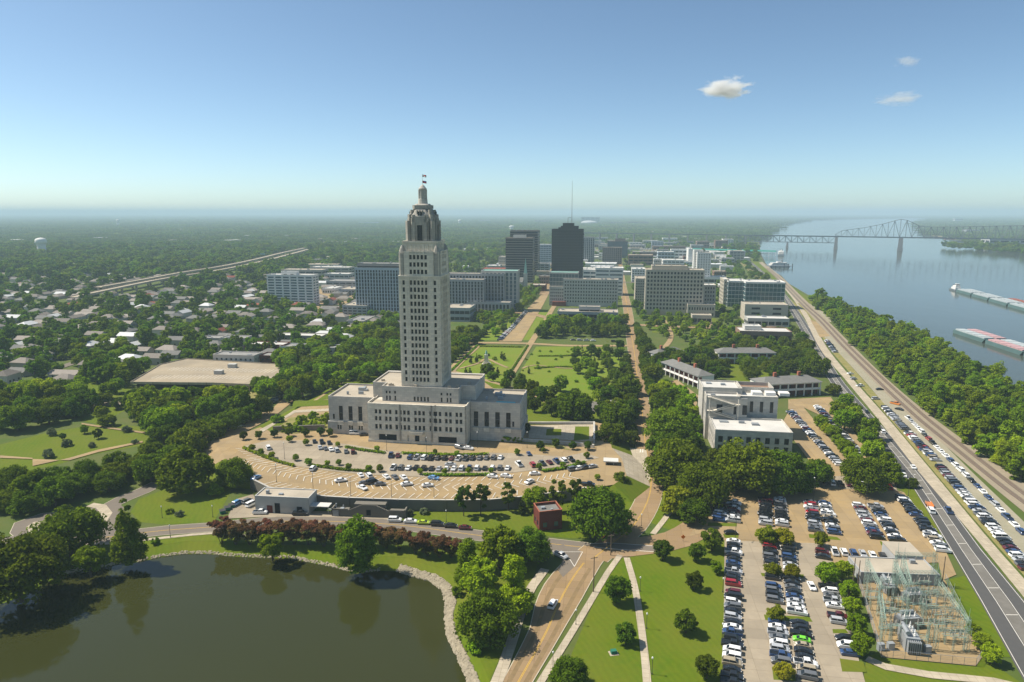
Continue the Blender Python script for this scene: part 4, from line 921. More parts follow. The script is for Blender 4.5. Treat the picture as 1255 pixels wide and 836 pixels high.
bld('parking_podium', 'pale concrete parking garage below the teal glass office', 912, 965, 393, 374, 26, 'office_beige', 'roof_tan', 'ribbon', 3, 2, 'dark_opening', fw=14, fh=0.4, units=2)
bld('low_white_block', 'low white roofed block beside the river road', 916, 967, 400, 391, 20, 'office_pale', 'roof_white', 'ribbon', 1, 6, fw=1.0, fh=0.5, units=2)
a = bld('brown_museum', 'low brown brick building with white flat roofs nearest the river road', 906, 970, 420, 407, 24, 'brick_brown', 'roof_white', 'ribbon', 1, 8, fw=1.2, fh=0.5, units=0)
bld('', '', 912, 932, 418, 400.5, 14, 'roof_white', 'roof_white', 'ribbon', 1, 2, obj=a, off=(0, 8), z0=6, fw=1, units=1)
# church with green spire
P = G(644, 352); a = thing('church', 'grey church with a slender green copper spire at the end of the mall', 'church', P, -AX)
n = MB(); n.box(-3, 3, -3, 3, 0, 22); n.box(-3.3, 3.3, -3.3, 3.3, 22, 23); n.build('tower', 'limestone_grey', a)
n = MB(); n.prism([(-2.6, -2.6), (2.6, -2.6), (2.6, 2.6), (-2.6, 2.6)], 23, ztop(P, 316.5), 0.04); n.build('spire', 'copper_green', a)
n = MB(); n.box(-26, -4, -6, 10, 0, 9); n.build('nave', 'limestone_grey', a)
n = MB(); n.add([(-26.5, -6.6, 8.8), (-3.6, -6.6, 8.8), (-3.6, 10.6, 8.8), (-26.5, 10.6, 8.8), (-26.5, 2, 16), (-3.6, 2, 16)], [(0, 1, 5, 4), (2, 3, 4, 5), (1, 2, 5), (3, 0, 4)]); n.build('roof', 'roof_slate', a)
foot(a, (-26, 4, -6, 10))
# filler blocks of the town behind
fill = [(562, 585, 352, 345, 'brick', 'roof_white'), (577, 612, 348, 338, 'office_pale', 'roof_white'), (590, 620, 336, 330, 'brick', 'shingle_red'), (611, 619, 329, 315, 'office_beige', 'roof_tan'), (596, 612, 332, 326, 'office_pale', 'roof_white'), (660, 675, 348, 339, 'brick_brown', 'roof_tan'), (650, 668, 357, 350, 'brick', 'roof_tan'),
        (770, 800, 325, 313, 'brick_brown', 'roof_tan'), (774, 790, 346, 330, 'white_paint', 'roof_white'), (778, 792, 372, 342, 'office_beige', 'roof_tan'), (775, 812, 316, 309, 'office_brown', 'roof_white'), (800, 840, 310, 302, 'brick_brown', 'roof_grey'), (801, 812, 330, 318, 'office_pale', 'roof_white'), (812, 838, 332, 319, 'white_paint', 'roof_white'), (806, 826, 321, 309, 'fin_blue', 'roof_white'),
        (822, 846, 318, 306, 'white_paint', 'roof_white'), (843, 848, 325, 305, 'white_paint', 'roof_white'), (854, 869, 306, 296, 'brick_brown', 'roof_grey'), (788, 806, 300, 295, 'office_pale', 'roof_white'), (812, 830, 297, 292, 'white_paint', 'roof_white'), (772, 790, 306, 300, 'office_grey', 'roof_white'), (826, 850, 300, 296, 'office_grey', 'roof_tan'), (884, 900, 324, 317, 'office_grey', 'roof_grey'), (875, 890, 341, 333, 'brick_brown', 'roof_tan'),
        (380, 428, 338, 328, 'office_beige', 'roof_white'), (345, 395, 340, 331, 'office_beige', 'roof_tan'), (398, 428, 345, 336, 'office_pale', 'roof_white'), (400, 440, 352, 345, 'office_grey', 'roof_grey'), (395, 410, 360, 354, 'white_paint', 'roof_white'), (415, 435, 362, 355, 'office_grey', 'roof_tan'), (420, 450, 386, 375, 'office_grey', 'roof_tan'), (425, 446, 402, 394, 'house_wall', 'roof_grey'), (730, 745, 296, 291, 'office_pale', 'roof_white'), (700, 712, 292, 288, 'white_paint', 'roof_white')]
tones = {'brick': 'red brick', 'office_pale': 'pale', 'office_beige': 'beige', 'white_paint': 'white', 'brick_brown': 'brown', 'office_brown': 'dark brown', 'fin_blue': 'blue grey', 'office_grey': 'grey', 'house_wall': 'cream'}
marks = [('gridded office', 600, 350), ('brown twin towers', 640, 310), ('church spire', 648, 345), ('white stepped office', 745, 340), ('beige office block', 825, 355), ('white hotel', 862, 325), ('dark blue glass office block', 757, 305), ('white apartment tower', 357, 355), ('finned office slab', 462, 352), ('black tower', 695, 310)]
def where(x, y):
    m = min(marks, key=lambda t: (t[1]-x)**2+((t[2]-y)*1.5)**2); dx, dy = x-m[1], y-m[2]
    rel = 'right of' if dx > abs(dy)*1.6 else 'left of' if -dx > abs(dy)*1.6 else 'behind' if dy < 0 else 'in front of'
    return rel, m[0]
used_l = {}
for i, (x0, x1, yb, yt, wl_, rf) in enumerate(fill):
    rel, m = where((x0+x1)/2, yb); size = 'broad' if x1-x0 > 28 else 'narrow' if x1-x0 < 13 else 'tall' if yb-yt > 15 else 'small'
    rn = {'roof_white': 'white roof', 'roof_tan': 'tan roof', 'roof_grey': 'grey roof', 'shingle_red': 'red roof'}[rf]
    lb = f'{size} {tones[wl_]} town block with {rn} {rel} the {m}'
    used_l[lb] = used_l.get(lb, 0)+1
    if used_l[lb] > 1: lb = f'{ordinal(used_l[lb])} {lb}'
    bld('town_block', lb, x0, x1, yb, yt, random.uniform(26, 44), wl_, rf, 'ribbon', max(1, int((yb-yt)/3.2)), 5, fw=1.5, fh=0.45, group='town blocks among the downtown towers', units=3)
# ------------------------------------------------------------------ archive building in the oaks on the right
P = G(875, 556); ar = thing('archive_building', 'pale stone stepped government building with an outside zigzag stair, among oaks', 'building', P, -AX)
hA = onplane(P, 0, 875, 528)[1]; wA = onplane(P, 0, 972, 532)[0]; u_, D1_ = local(P, G(873, 512, hA))
wn = Windows(ar); n = MB(); t = 0.5
def block(x0, x1, y0, y1, z0, z1, xs, zs, m, faces=('front',), lx=None, par=0.9, rm='roof_white', units=2, seed=2):
    B = (x0+t, x1-t, y0+t, y1-t); n = MB(); n.box(*B, z0, z1-0.2)
    for f in ('front', 'left', 'right'):
        T = FACE[f](B); wd = (x1-x0 if f == 'front' else y1-y0)-2*t; ex = t if f == 'front' else 0
        X = xs if f == 'front' else (lx or []) if f == 'left' else []
        grid(n, T, -ex, wd+ex, z0, z1, X, zs, t)
        for a, b in X:
            for c, d in zs: wn.add(f, B, a, b, c, d, 0.03, 0)
    n.box(x0, x1, y1-t, y1, z0, z1); roof_on(ar, (x0, x1, y0, y1), z1-0.1, rm, units, seed, par=par, mbp=n)
    n.build('wall', m, ar)
zz = [(2.0, 5.0), (hA*.52, hA*.52+3.2)]
ew = [(a, b) for a, b in even(8, 0, wA-1, 0.5)]
block(0, wA, 0, D1_, 0, hA, ew, zz, 'limestone_grey', lx=even(5, 0, D1_-1, 0.3), units=3)
uB0, hB = onplane(P, D1_, 866, 487); uB1, _ = onplane(P, D1_, 907, 489)
zB = [(hA+2.2, hA+4.6), (hA+5.4, hA+7.6)]
block(uB0, uB1, D1_+0.1, D1_+9, 0, hB, [(5, 8.2), (14, 15.5), (18.5, 21)], [(hA+2.2, hA+7.6)], 'limestone_grey', lx=even(2, 0, 8, 0.4), units=1, par=1.2)
vC = D1_+9; uC0, hC = onplane(P, vC, 861.5, 476); uC1, _ = onplane(P, vC, 910, 477)
block(uC0, uC1, vC+0.1, vC+17, 0, hC, [], [(5, 10)], 'limestone_grey', lx=[(3, 4.6), (7, 8.6), (11, 12.6)], units=2)
uD0, hD = onplane(P, D1_+5, 907.5, 486); uD1, _ = onplane(P, D1_+5, 954, 487)
block(uD0, uD1, D1_+5, D1_+14, 0, hD, even(3, 3, uD1-uD0-1, 0.34), [(hA-3.5, hA-0.8), (hA+2.5, hA+8.6)], 'limestone_grey', units=0, par=0.5)
hE = onplane(P, D1_+14, 930, 479)[1]
block(uD0, uD1-0.5, D1_+14.05, D1_+27, 0, hE, [], [(5, 8)], 'limestone_grey', units=0, par=2.0, rm='brick_brown')
for k in range(3):
    q = MB(); x = uD0+7+k*7.2; q.box(x, x+5.2, D1_+9, D1_+13.9, hD, hD+1.6); q.build('skylight', 'white_paint', ar)
q = MB(); xa, xb = uB1-15, uB1-2.0; y = D1_-1.2
z_ = hA+0.1; lv = (hB-hA)/3
for k in range(3):
    a_, b_ = ((xa, xb) if k % 2 == 0 else (xb, xa))
    for dz in (0, 1.1): q.bar((b_, y-0.9, z_+k*lv+dz), (a_, y-0.9, z_+(k+1)*lv+dz), 0.22)
    q.add([(b_, y-1, z_+k*lv), (a_, y-1, z_+(k+1)*lv), (a_, y+1, z_+(k+1)*lv), (b_, y+1, z_+k*lv), (b_, y-1, z_+k*lv+.35), (a_, y-1, z_+(k+1)*lv+.35), (a_, y+1, z_+(k+1)*lv+.35), (b_, y+1, z_+k*lv+.35)], [(0, 1, 2, 3), (4, 7, 6, 5), (0, 4, 5, 1), (3, 2, 6, 7)])
    q.box(min(a_, a_+(2 if a_ == xb else -2)), max(a_, a_+(2 if a_ == xb else -2)), y-1, y+1, z_+(k+1)*lv+.36, z_+(k+1)*lv+.6)
for x in (xa-1, xb+1):
    q.bar((x, y-.9, hA), (x, y-.9, hB), 0.3)
q.build('outside_stair', 'limestone', ar)
wn.build(); foot(ar, (uB0, wA, 0, D1_+27))
# ------------------------------------------------------------------ barracks with white columns
def barracks(label, p0, p1, dep, h0, nb, roof_rise=3.2, chim=2):
    a = G(*p0); b = G(*p1); d = (b-a); L = d.length; ang = math.atan2(d.y, d.x)
    t = thing('barracks', label, 'building', a, ang, 'galleried white barracks of the old fort')
    n = MB(); n.box(0.3, L-0.3, 3.2, dep, 0, h0); n.build('wall', 'brick', t)
    n = MB(); n.tube((0, 0, 0), (0, 0, h0), 0.5, 0.45, 8); cm = n.me('column', 'white_paint')
    for k in range(nb+1): link('column', cm, t, (0.5+(L-1)*k/nb, 0.6, 0))
    n = MB(); n.box(0, L, 0, 3.25, h0*.47, h0*.53); n.box(0, L, 0.1, 3.2, h0-0.1, h0+0.7)
    for k in range(nb): n.box(1.0+(L-1)*k/nb, (L-1)*(k+1)/nb, 0.5, 0.6, h0*.53, h0*.53+0.9)
    n.box(0, 0.35, 3.25, dep, 0, h0+.6); n.box(L-0.35, L, 3.25, dep, 0, h0+.6); n.build('gallery', 'white_paint', t)
    n = MB(); z = h0+0.72; r = min(dep/2, 6)
    n.add([(-.6, -.6, z), (L+.6, -.6, z), (L+.6, dep+.6, z), (-.6, dep+.6, z), (r, dep/2, z+roof_rise), (L-r, dep/2, z+roof_rise)], [(0, 1, 5, 4), (2, 3, 4, 5), (1, 2, 5), (3, 0, 4), (0, 3, 2, 1)]); rf = n.build('roof', 'roof_slate', t)
    for k in range(chim):
        x = L*(0.3+0.42*k); n = MB(); n.box(x-1, x+1, dep/2-.8, dep/2+.8, z+roof_rise*.7, z+roof_rise+2.6); n.build('chimney', 'chimney_brick', rf)
    for k in range(nb):
        x = 0.5+(L-1)*(k+.5)/nb; 
        for z in (.6, h0*.55+.2): n = MB(); n.box(x-.7, x+.7, 3.1, 3.19, z, z+2.4); n.build('window', 'glass_dark', t)
    keepoff([a, b, b+Vector((-d.y, d.x, 0))/L*dep, a+Vector((-d.y, d.x, 0))/L*dep])
barracks('white galleried barracks with two chimneys right behind the stone archive building', (935, 488), (1006, 484), 17, 8.5, 7)
barracks('white galleried barracks angled along the street, left of the stone archive building', (809.5, 458), (855, 477), 13, 8.5, 8)
barracks('white barracks wing at the far end of the fort green, its roof above the oaks', (880, 446), (950, 446), 13, 8.5, 7)
barracks('small white barracks pavilion nearest the beige office, half hidden by oaks', (806, 446), (838, 441), 12, 7, 3, chim=1)
# ------------------------------------------------------------------ small buildings by the lake road
a = bld('pump_house', 'low grey flat roofed service building below the retaining wall', 313.5, 379, 628, 610, 9, 'office_pale', 'roof_tan', 'ribbon', 1, 1, fw=40, fh=0.01, units=2, par=0.5, ang=R(6), sides=('right', 'left'))
P = a.location
for k, (u0, u1, z1) in enumerate(((5.0, 7.4, 4.2), (8.4, 10.6, 5.6), (17.8, 20.0, 4.2))):
    n = MB(); n.box(u0, u1, -0.1, -0.02, 0.0, z1*.8); n.build('door', 'brick' if k == 0 else 'dark_opening', a)
ps = thing('loading_shelter', 'small pale canopy over pipes right of the grey service building', 'shelter', G(380, 630), -R(6)); n = MB(); n.box(0, 8, 0, 4, 3.2, 3.5); n.build('roof', 'roof_white', ps); n = MB()
for x, y in ((.3, .3), (7.7, .3), (.3, 3.7), (7.7, 3.7)): n.tube((x, y, 0), (x, y, 3.2), 0.12)
n.build('post', 'grey_metal', ps)
ps = thing('pipe_plant', 'cluster of grey pipes and machine boxes beside the stair wall', 'machinery', G(408, 633), -R(6)); n = MB(); n.box(0, 2.4, 0, 2, 0, 2.6); n.box(3, 4.4, .5, 2, 0, 3.4); n.tube((-2, 1, 2.6), (6, 1, 2.6), .25); n.tube((0.5, 3, 0), (0.5, 3, 4.4), .3); n.tube((3.5, 3, 0), (3.5, 3, 3.8), .25); n.build('pipework', 'grey_metal', ps)
# double stair against the retaining wall
P = G(452, 634); st = thing('double_stair', 'dark concrete double stair rising against the retaining wall', 'stair', P, -R(4)); n = MB(); hS = TZ+0.4
n.box(-15, -8.5, 0, 3, 0, 2.7); n.box(8.5, 15, 0, 3, 0, 2.7); n.box(-6.5, 6.5, 2.0, 5, 0, hS)
for s in (-1, 1):
    for k in range(8):
        x0 = s*(8.5-k*0.72); x1 = s*(8.5-(k+1)*0.72); n.box(min(x0, x1), max(x0, x1), 0.3, 2.0, 0, 2.2+k*0.3)
    n.add([(s*8.6, 0, 2.7), (s*2.6, 0, hS+.6), (s*2.6, .3, hS+.6), (s*8.6, .3, 2.7), (s*8.6, 0, 0), (s*2.6, 0, 0), (s*2.6, .3, 0), (s*8.6, .3, 0)], [(0, 1, 2, 3), (0, 4, 5, 1), (3, 2, 6, 7), (0, 3, 7, 4), (1, 5, 6, 2)])
    n.box(s*15-.3, s*15+.3, -.2, 3.2, 0, 3.6); n.box(min(s*8.5, s*15), max(s*8.5, s*15), -.2, .1, 2.7, 3.4)
n.box(-2.6, 2.6, 0, .3, 0, hS+.6); n.build('stair', 'wall_concrete', st)
n = MB(); n.box(-.9, .9, -.08, -.01, 0.8, 3.2); n.build('niche', 'dark_opening', st)
# red brick cube
P = G(661, 651.5); rb = thing('brick_house', 'small square red brick building with an open flat roof beside the road', 'building', P, -R(-14)); n = MB(); wb, db, hb = 9.2, 8.2, 8.0
n.box(.3, wb-.3, .3, db-.3, 0, hb-.9)
for f in FACE:
    Bq = (.3, wb-.3, .3, db-.3); T = FACE[f](Bq); q = wb-.6 if f in ('front', 'back') else db-.6; ex = .3 if f in ('front', 'back') else 0
    grid(n, T, -ex, q+ex, 0, hb, [(1.2, 2.9), (q-2.9, q-1.2)], [(1.4, 3.4)], .3)
n.box(0.0, wb, .01, .3, hb, hb+.05); n.build('wall', 'brick', rb)
n = MB(); 
for x0, x1, y0, y1 in ((-.12, wb+.12, -.12, .3), (-.12, wb+.12, db-.3, db+.12), (-.12, .3, .3, db-.3), (wb-.3, wb+.12, .3, db-.3)): n.box(x0, x1, y0, y1, hb+.06, hb+.25)
n.build('coping', 'chimney_brick', rb)
n = MB(); n.quad((.3, .3, hb-.85), (wb-.3, .3, hb-.85), (wb-.3, db-.3, hb-.85), (.3, db-.3, hb-.85)); rf = n.build('roof', 'roof_slate', rb)
n = MB(); n.box(2, 3.6, 4, 5.4, hb-.8, hb-.1); n.box(5.4, 6.2, 2, 3, hb-.8, hb-.2); n.build('roof_unit', 'grey_metal', rf)
w_ = Windows(rb)
for f in ('front', 'right', 'left'):
    q = wb-.6 if f == 'front' else db-.6
    for a_, b_ in ((1.2, 2.9), (q-2.9, q-1.2)): w_.add(f, (.3, wb-.3, .3, db-.3), a_, b_, 1.4, 3.4)
w_.g = 'glass_blue'; w_.build(); foot(rb, (0, wb, 0, db), -R(14))
gb = thing('gate_kiosk', 'small white guard kiosk with a flat canopy at the terrace entrance', 'kiosk', G(742, 572, 3.2), -AX); n = MB(); n.box(0, 4, 0, 3, 0, 2.6); n.build('wall', 'office_grey', gb); n = MB(); n.box(-1, 6, -1, 4, 2.6, 3.1); n.build('roof', 'roof_white', gb); n = MB(); n.box(.5, 3.5, -.06, -.02, 1.1, 2.2); n.build('window', 'glass_dark', gb)
gb = thing('white_shed', 'small white kiosk in the car park behind the capitol', 'kiosk', G(748, 499), -AX); n = MB(); n.box(0, 6, 0, 5, 0, 3.2); n.build('wall', 'white_paint', gb); n = MB(); n.box(-.4, 6.4, -.4, 5.4, 3.2, 3.6); n.build('roof', 'roof_white', gb); n = MB(); n.box(.8, 2.4, -.06, -.02, .2, 2.4); n.build('door', 'glass_blue', gb)
# parking deck left of the capitol
a = G(164, 470); 
pk = thing('parking_deck', 'wide flat tan parking deck with dark openings beneath its edge, left of the capitol', 'parking deck', G(215, 474), -R(2))
P = pk.location; n = MB()
def lp(x, y, z=5.0): u, v = local(P, G(x, y, z), R(2)); return (u, v)
top = [lp(*q) for q in ((160, 469), (197, 447), (228, 440), (345, 447), (336, 473), (262, 470))]
n.prism([(p[0], p[1]) for p in top], 4.2, 5.0); n.prism([(p[0], p[1]) for p in top], 5.0, 5.9, 1.0) if False else None
n.build('deck', 'lot_deck', pk)
n = MB(); f0, f1 = Vector((*top[5], 0)), Vector((*top[4], 0))
for k in range(13):
    p = f0.lerp(f1, k/12); n.obox((p.x, p.y+.4), .35, .35, 0, 4.2)
for i in range(6):
    p, q = Vector(top[i]), Vector(top[(i+1) % 6]); d = q-p; n.obox(((p.x+q.x)/2, (p.y+q.y)/2), d.length/2, .14, 4.0, 5.7, math.atan2(d.y, d.x))
n.build('parapet', 'pale_concrete', pk)
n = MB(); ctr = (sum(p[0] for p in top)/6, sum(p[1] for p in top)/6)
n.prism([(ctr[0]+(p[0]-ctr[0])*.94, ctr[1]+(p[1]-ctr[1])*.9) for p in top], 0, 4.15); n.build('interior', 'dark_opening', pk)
for x, y in ((262, 459), (279, 451)):
    n = MB(); u, v = lp(x, y); n.box(u, u+6, v, v+4, 5.0, 7.8); n.build('stair_head', 'office_pale', pk)
keepoff([G(x, y) for x, y in ((155, 474), (197, 452), (228, 444), (348, 452), (340, 480), (262, 478))])
for q in ([(185, 462), (260, 462), (335, 464)], [(205, 452), (270, 453), (338, 455)]): stalls(q, 5.2, 2.9, 0.0, 5.0, True)
# ------------------------------------------------------------------ vegetation
def np_mesh(name, V, nquad, mats, smooth=False):
    me = bpy.data.meshes.new(name); V = np.asarray(V, dtype=np.float32).reshape(-1, 3)
    me.vertices.add(len(V)); me.vertices.foreach_set('co', V.ravel()); me.loops.add(nquad*4); me.polygons.add(nquad)
    me.loops.foreach_set('vertex_index', np.arange(nquad*4, dtype=np.int32)); me.polygons.foreach_set('loop_start', np.arange(0, nquad*4, 4, dtype=np.int32))
    try: me.polygons.foreach_set('loop_total', np.full(nquad, 4, dtype=np.int32))
    except Exception: pass
    for m in mats: me.materials.append(M[m])
    me.update(calc_edges=True); me.validate(); return me
def leaves(rng, centres, radii, n, size, flat=0.85, out_bias=0.6, low=-0.55):
    """n leaf quads spread over the skins of many clumps"""
    w = radii**2; k = rng.choice(len(centres), n, p=w/w.sum())
    d = rng.normal(size=(n, 3)); d /= np.linalg.norm(d, axis=1)[:, None]; d[:, 2] = np.where(d[:, 2] < low, -d[:, 2], d[:, 2])
    p = centres[k]+d*radii[k][:, None]*rng.uniform(0.72, 1.08, (n, 1))*np.array([1, 1, flat])
    nn = d*out_bias+rng.normal(size=(n, 3))*0.5; nn[:, 2] += 0.25; nn /= np.linalg.norm(nn, axis=1)[:, None]
    a = np.cross(nn, rng.normal(size=(n, 3))); a /= np.linalg.norm(a, axis=1)[:, None]; b = np.cross(nn, a)
    s = (size*rng.uniform(0.6, 1.35, n))[:, None]; a = a*s; b = b*s*0.8
    return np.stack([p-a-b*.6, p+a*.4-b, p+a+b*.6, p-a*.4+b], axis=1)
SHAPES = dict(  # height of the crown's top, crown base, how its clumps fill it (unit: crown width = 1)
    oak=(0.74, 0.09, 'dome'), round=(0.95, 0.13, 'ball'), tall=(1.75, 0.05, 'column'), cone=(1.75, 0.03, 'cone'), juniper=(2.0, 0.05, 'cone'), bush=(0.62, 0.0, 'dome'), myrtle=(1.15, 0.22, 'vase'), scraggy=(1.5, 0.3, 'loose'), wood=(1.3, 0.04, 'ball'))
def crown_points(rng, kind, n):
    top, base, form = SHAPES[kind]; C = []; Rr = []
    while len(C) < n:
        x, y, z = rng.uniform(-.5, .5), rng.uniform(-.5, .5), rng.uniform(0, 1); r = math.hypot(x, y)
        if form == 'dome': lim = 0.40*math.sqrt(max(0, 1-(max(0, z-.25)/.8)**2)); rad = rng.uniform(.085, .15)
        elif form == 'ball': lim = 0.38*math.sqrt(max(0, 1-((z-.45)/.56)**2)); rad = rng.uniform(.09, .15)
        elif form == 'column': lim = 0.36*min(1, (1.04-z)*1.9)*(0.72+0.28*math.sin(z*9+1)); rad = rng.uniform(.10, .17)
        elif form == 'cone': lim = 0.42*(1.02-z)**0.8*min(1, .55+z*3); rad = rng.uniform(.07, .13)*(1.15-z*.6)
        elif form == 'vase': lim = 0.24+0.2*z; rad = rng.uniform(.09, .14)
        else: lim = 0.36*math.sqrt(max(0, 1-((z-.5)/.55)**2)); rad = rng.uniform(.06, .12)
        if r > lim or (form not in ('cone', 'column') and r < lim*.45 and z < .75 and rng.random() < .75): continue
        C.append((x, y, base+rad*.6+z*(top-base-rad*1.3))); Rr.append(rad)
    return np.array(C), np.array(Rr)
def make_tree(kind, leaf, seed, n=3200, clumps=46, size=0.028):
    rng = np.random.default_rng(seed); top, base, form = SHAPES[kind]
    c, r = crown_points(rng, kind, clumps)
    q = leaves(rng, c, r, n, size)
    qi = leaves(rng, c, r*0.62, n//4, size*1.7)           # inner leaves close the clumps
    Q = np.concatenate([q, qi]); crown = np_mesh('crown', Q, len(Q), [leaf])
    mb = MB(); z1 = base+(top-base)*.45; tr = 0.035 if form in ('dome', 'ball', 'column') else 0.022
    if form == 'vase':
        for k in range(5): a = k*1.26; mb.tube((0.03*math.cos(a), .03*math.sin(a), -.02), (.2*math.cos(a), .2*math.sin(a), .6), .014, .008, 5)
    elif kind != 'bush':
        mb.tube((0, 0, -.03), (0, 0, z1), tr*1.15, tr*.6, 7)
        for k in range(5):
            i = int(rng.integers(len(c))); e = c[i]; mb.tube((0, 0, base+(z1-base)*rng.uniform(.2, .9)), tuple(e), tr*.5, tr*.15, 5)
    trunk = mb.me('trunk', 'bark') if mb.f else None
    joint = None
    return dict(crown=crown, trunk=trunk, top=top)
def joined(t, name, leaf):                                  # one mesh for trees too small to show their parts
    V = np.empty(len(t['crown'].vertices)*3, dtype=np.float32); t['crown'].vertices.foreach_get('co', V); v = [tuple(x) for x in V.reshape(-1, 3)]
    f = [tuple(range(4*i, 4*i+4)) for i in range(len(v)//4)]; mi = [0]*len(f)
    if t['trunk']:
        b = len(v); v += [tuple(p.co) for p in t['trunk'].vertices]; pf = [tuple(b+i for i in p.vertices) for p in t['trunk'].polygons]; f += pf; mi += [1]*len(pf)
    return mesh(name, v, f, [leaf, 'bark'], mi)
TREE = {}
def variants(key, kind, leaf, n, count=3200, clumps=46, size=0.028, seed=0):
    TREE[key] = [make_tree(kind, leaf, seed+i*17+len(key), count, clumps, size) for i in range(n)]
    for t in TREE[key]: t['leaf'] = leaf; t['one'] = None
variants('oak', 'oak', 'leaf_oak', 4, 4200, 60, 0.024)
variants('bigoak', 'oak', 'leaf_oak', 3, 8000, 110, 0.017)
variants('round', 'round', 'leaf_dark', 3, 3600, 44, 0.028)
variants('light', 'round', 'leaf_light', 3, 3200, 40, 0.028)
variants('yellow', 'oak', 'leaf_yellow', 2, 3600, 44, 0.028)
variants('mid', 'round', 'leaf_mid', 3, 4200, 52, 0.026)
variants('tall', 'tall', 'leaf_mid', 3, 9000, 120, 0.022)
variants('bank', 'wood', 'leaf_oak', 2, 9000, 110, 0.02)
variants('cypress', 'cone', 'leaf_cypress', 2, 9000, 150, 0.022)
variants('pine', 'scraggy', 'leaf_dark', 3, 2600, 34, 0.030)
variants('juniper', 'juniper', 'leaf_dark', 2, 2600, 70, 0.035)
variants('myrtle', 'myrtle', 'leaf_myrtle', 4, 3400, 44, 0.026)
variants('bush', 'bush', 'leaf_mid', 3, 1400, 22, 0.045)
variants('greybush', 'bush', 'leaf_grey', 2, 1400, 22, 0.045)
variants('wood', 'wood', 'leaf_wood', 4, 2600, 46, 0.034)
variants('suburb', 'oak', 'leaf_suburb', 4, 1500, 36, 0.042)
variants('suburbtall', 'wood', 'leaf_suburb', 3, 1500, 36, 0.042)
variants('street', 'round', 'leaf_mid', 3, 900, 26, 0.055)
KW = dict(bank='tree', oak='live oak', bigoak='live oak', round='round tree', light='light green tree', yellow='yellowish tree', mid='leafy tree', tall='tall tree', cypress='cypress', pine='pine', juniper='juniper', myrtle='crepe myrtle', bush='bush', greybush='bush', wood='tree', suburb='tree', suburbtall='tree', street='tree')
NAMES = dict(bank='bank_tree', oak='oak_tree', bigoak='spreading_oak', round='round_tree', light='light_tree', yellow='yellow_tree', mid='leafy_tree', tall='tall_tree', cypress='cypress_tree', pine='pine_tree', juniper='juniper_tree', myrtle='crepe_myrtle', bush='bush', greybush='bush', wood='riverside_tree', suburb='suburb_tree', suburbtall='suburb_tree', street='street_tree')
def plant(key, P, D, label, group=None, parts=True, rz=None, squash=1.0):
    t = random.choice(TREE[key]); rz = random.uniform(0, 6.28) if rz is None else rz; cat = 'bush' if 'bush' in key else 'tree'
    if parts and t['trunk']:
        o = tag(link(NAMES[key], None, None, P, rz), label, cat, group)
        for nm in ('trunk', 'crown'):
            c = link(nm, t[nm], o); c.scale = (D, D, D*squash)
    else:
        if t['one'] is None: t['one'] = joined(t, NAMES[key], t['leaf']) if t['trunk'] else t['crown']
        o = tag(link(NAMES[key], t['one'], None, P, rz), label, cat, group); o.scale = (D, D, D*squash)
    return o
def tree_at(key, x, y, wpx, label, zg=0.0, group=None, squash=1.0, parts=True):
    """(x, y): pixel of the crown's middle, wpx: its width in pixels"""
    top, base, _ = SHAPES[{'bank': 'wood', 'bigoak': 'oak', 'round': 'round', 'light': 'round', 'yellow': 'oak', 'mid': 'round', 'cypress': 'cone', 'pine': 'scraggy', 'greybush': 'bush', 'suburb': 'oak', 'suburbtall': 'wood', 'street': 'round'}.get(key, key)]
    z = zg+4
    for _ in range(4):
        p = G(x, y, z); D = wpx/pxm(p)/0.96; z = zg+D*squash*(base+top)/2
    return plant(key, (p.x, p.y, zg), D, label, group, parts, squash=squash)
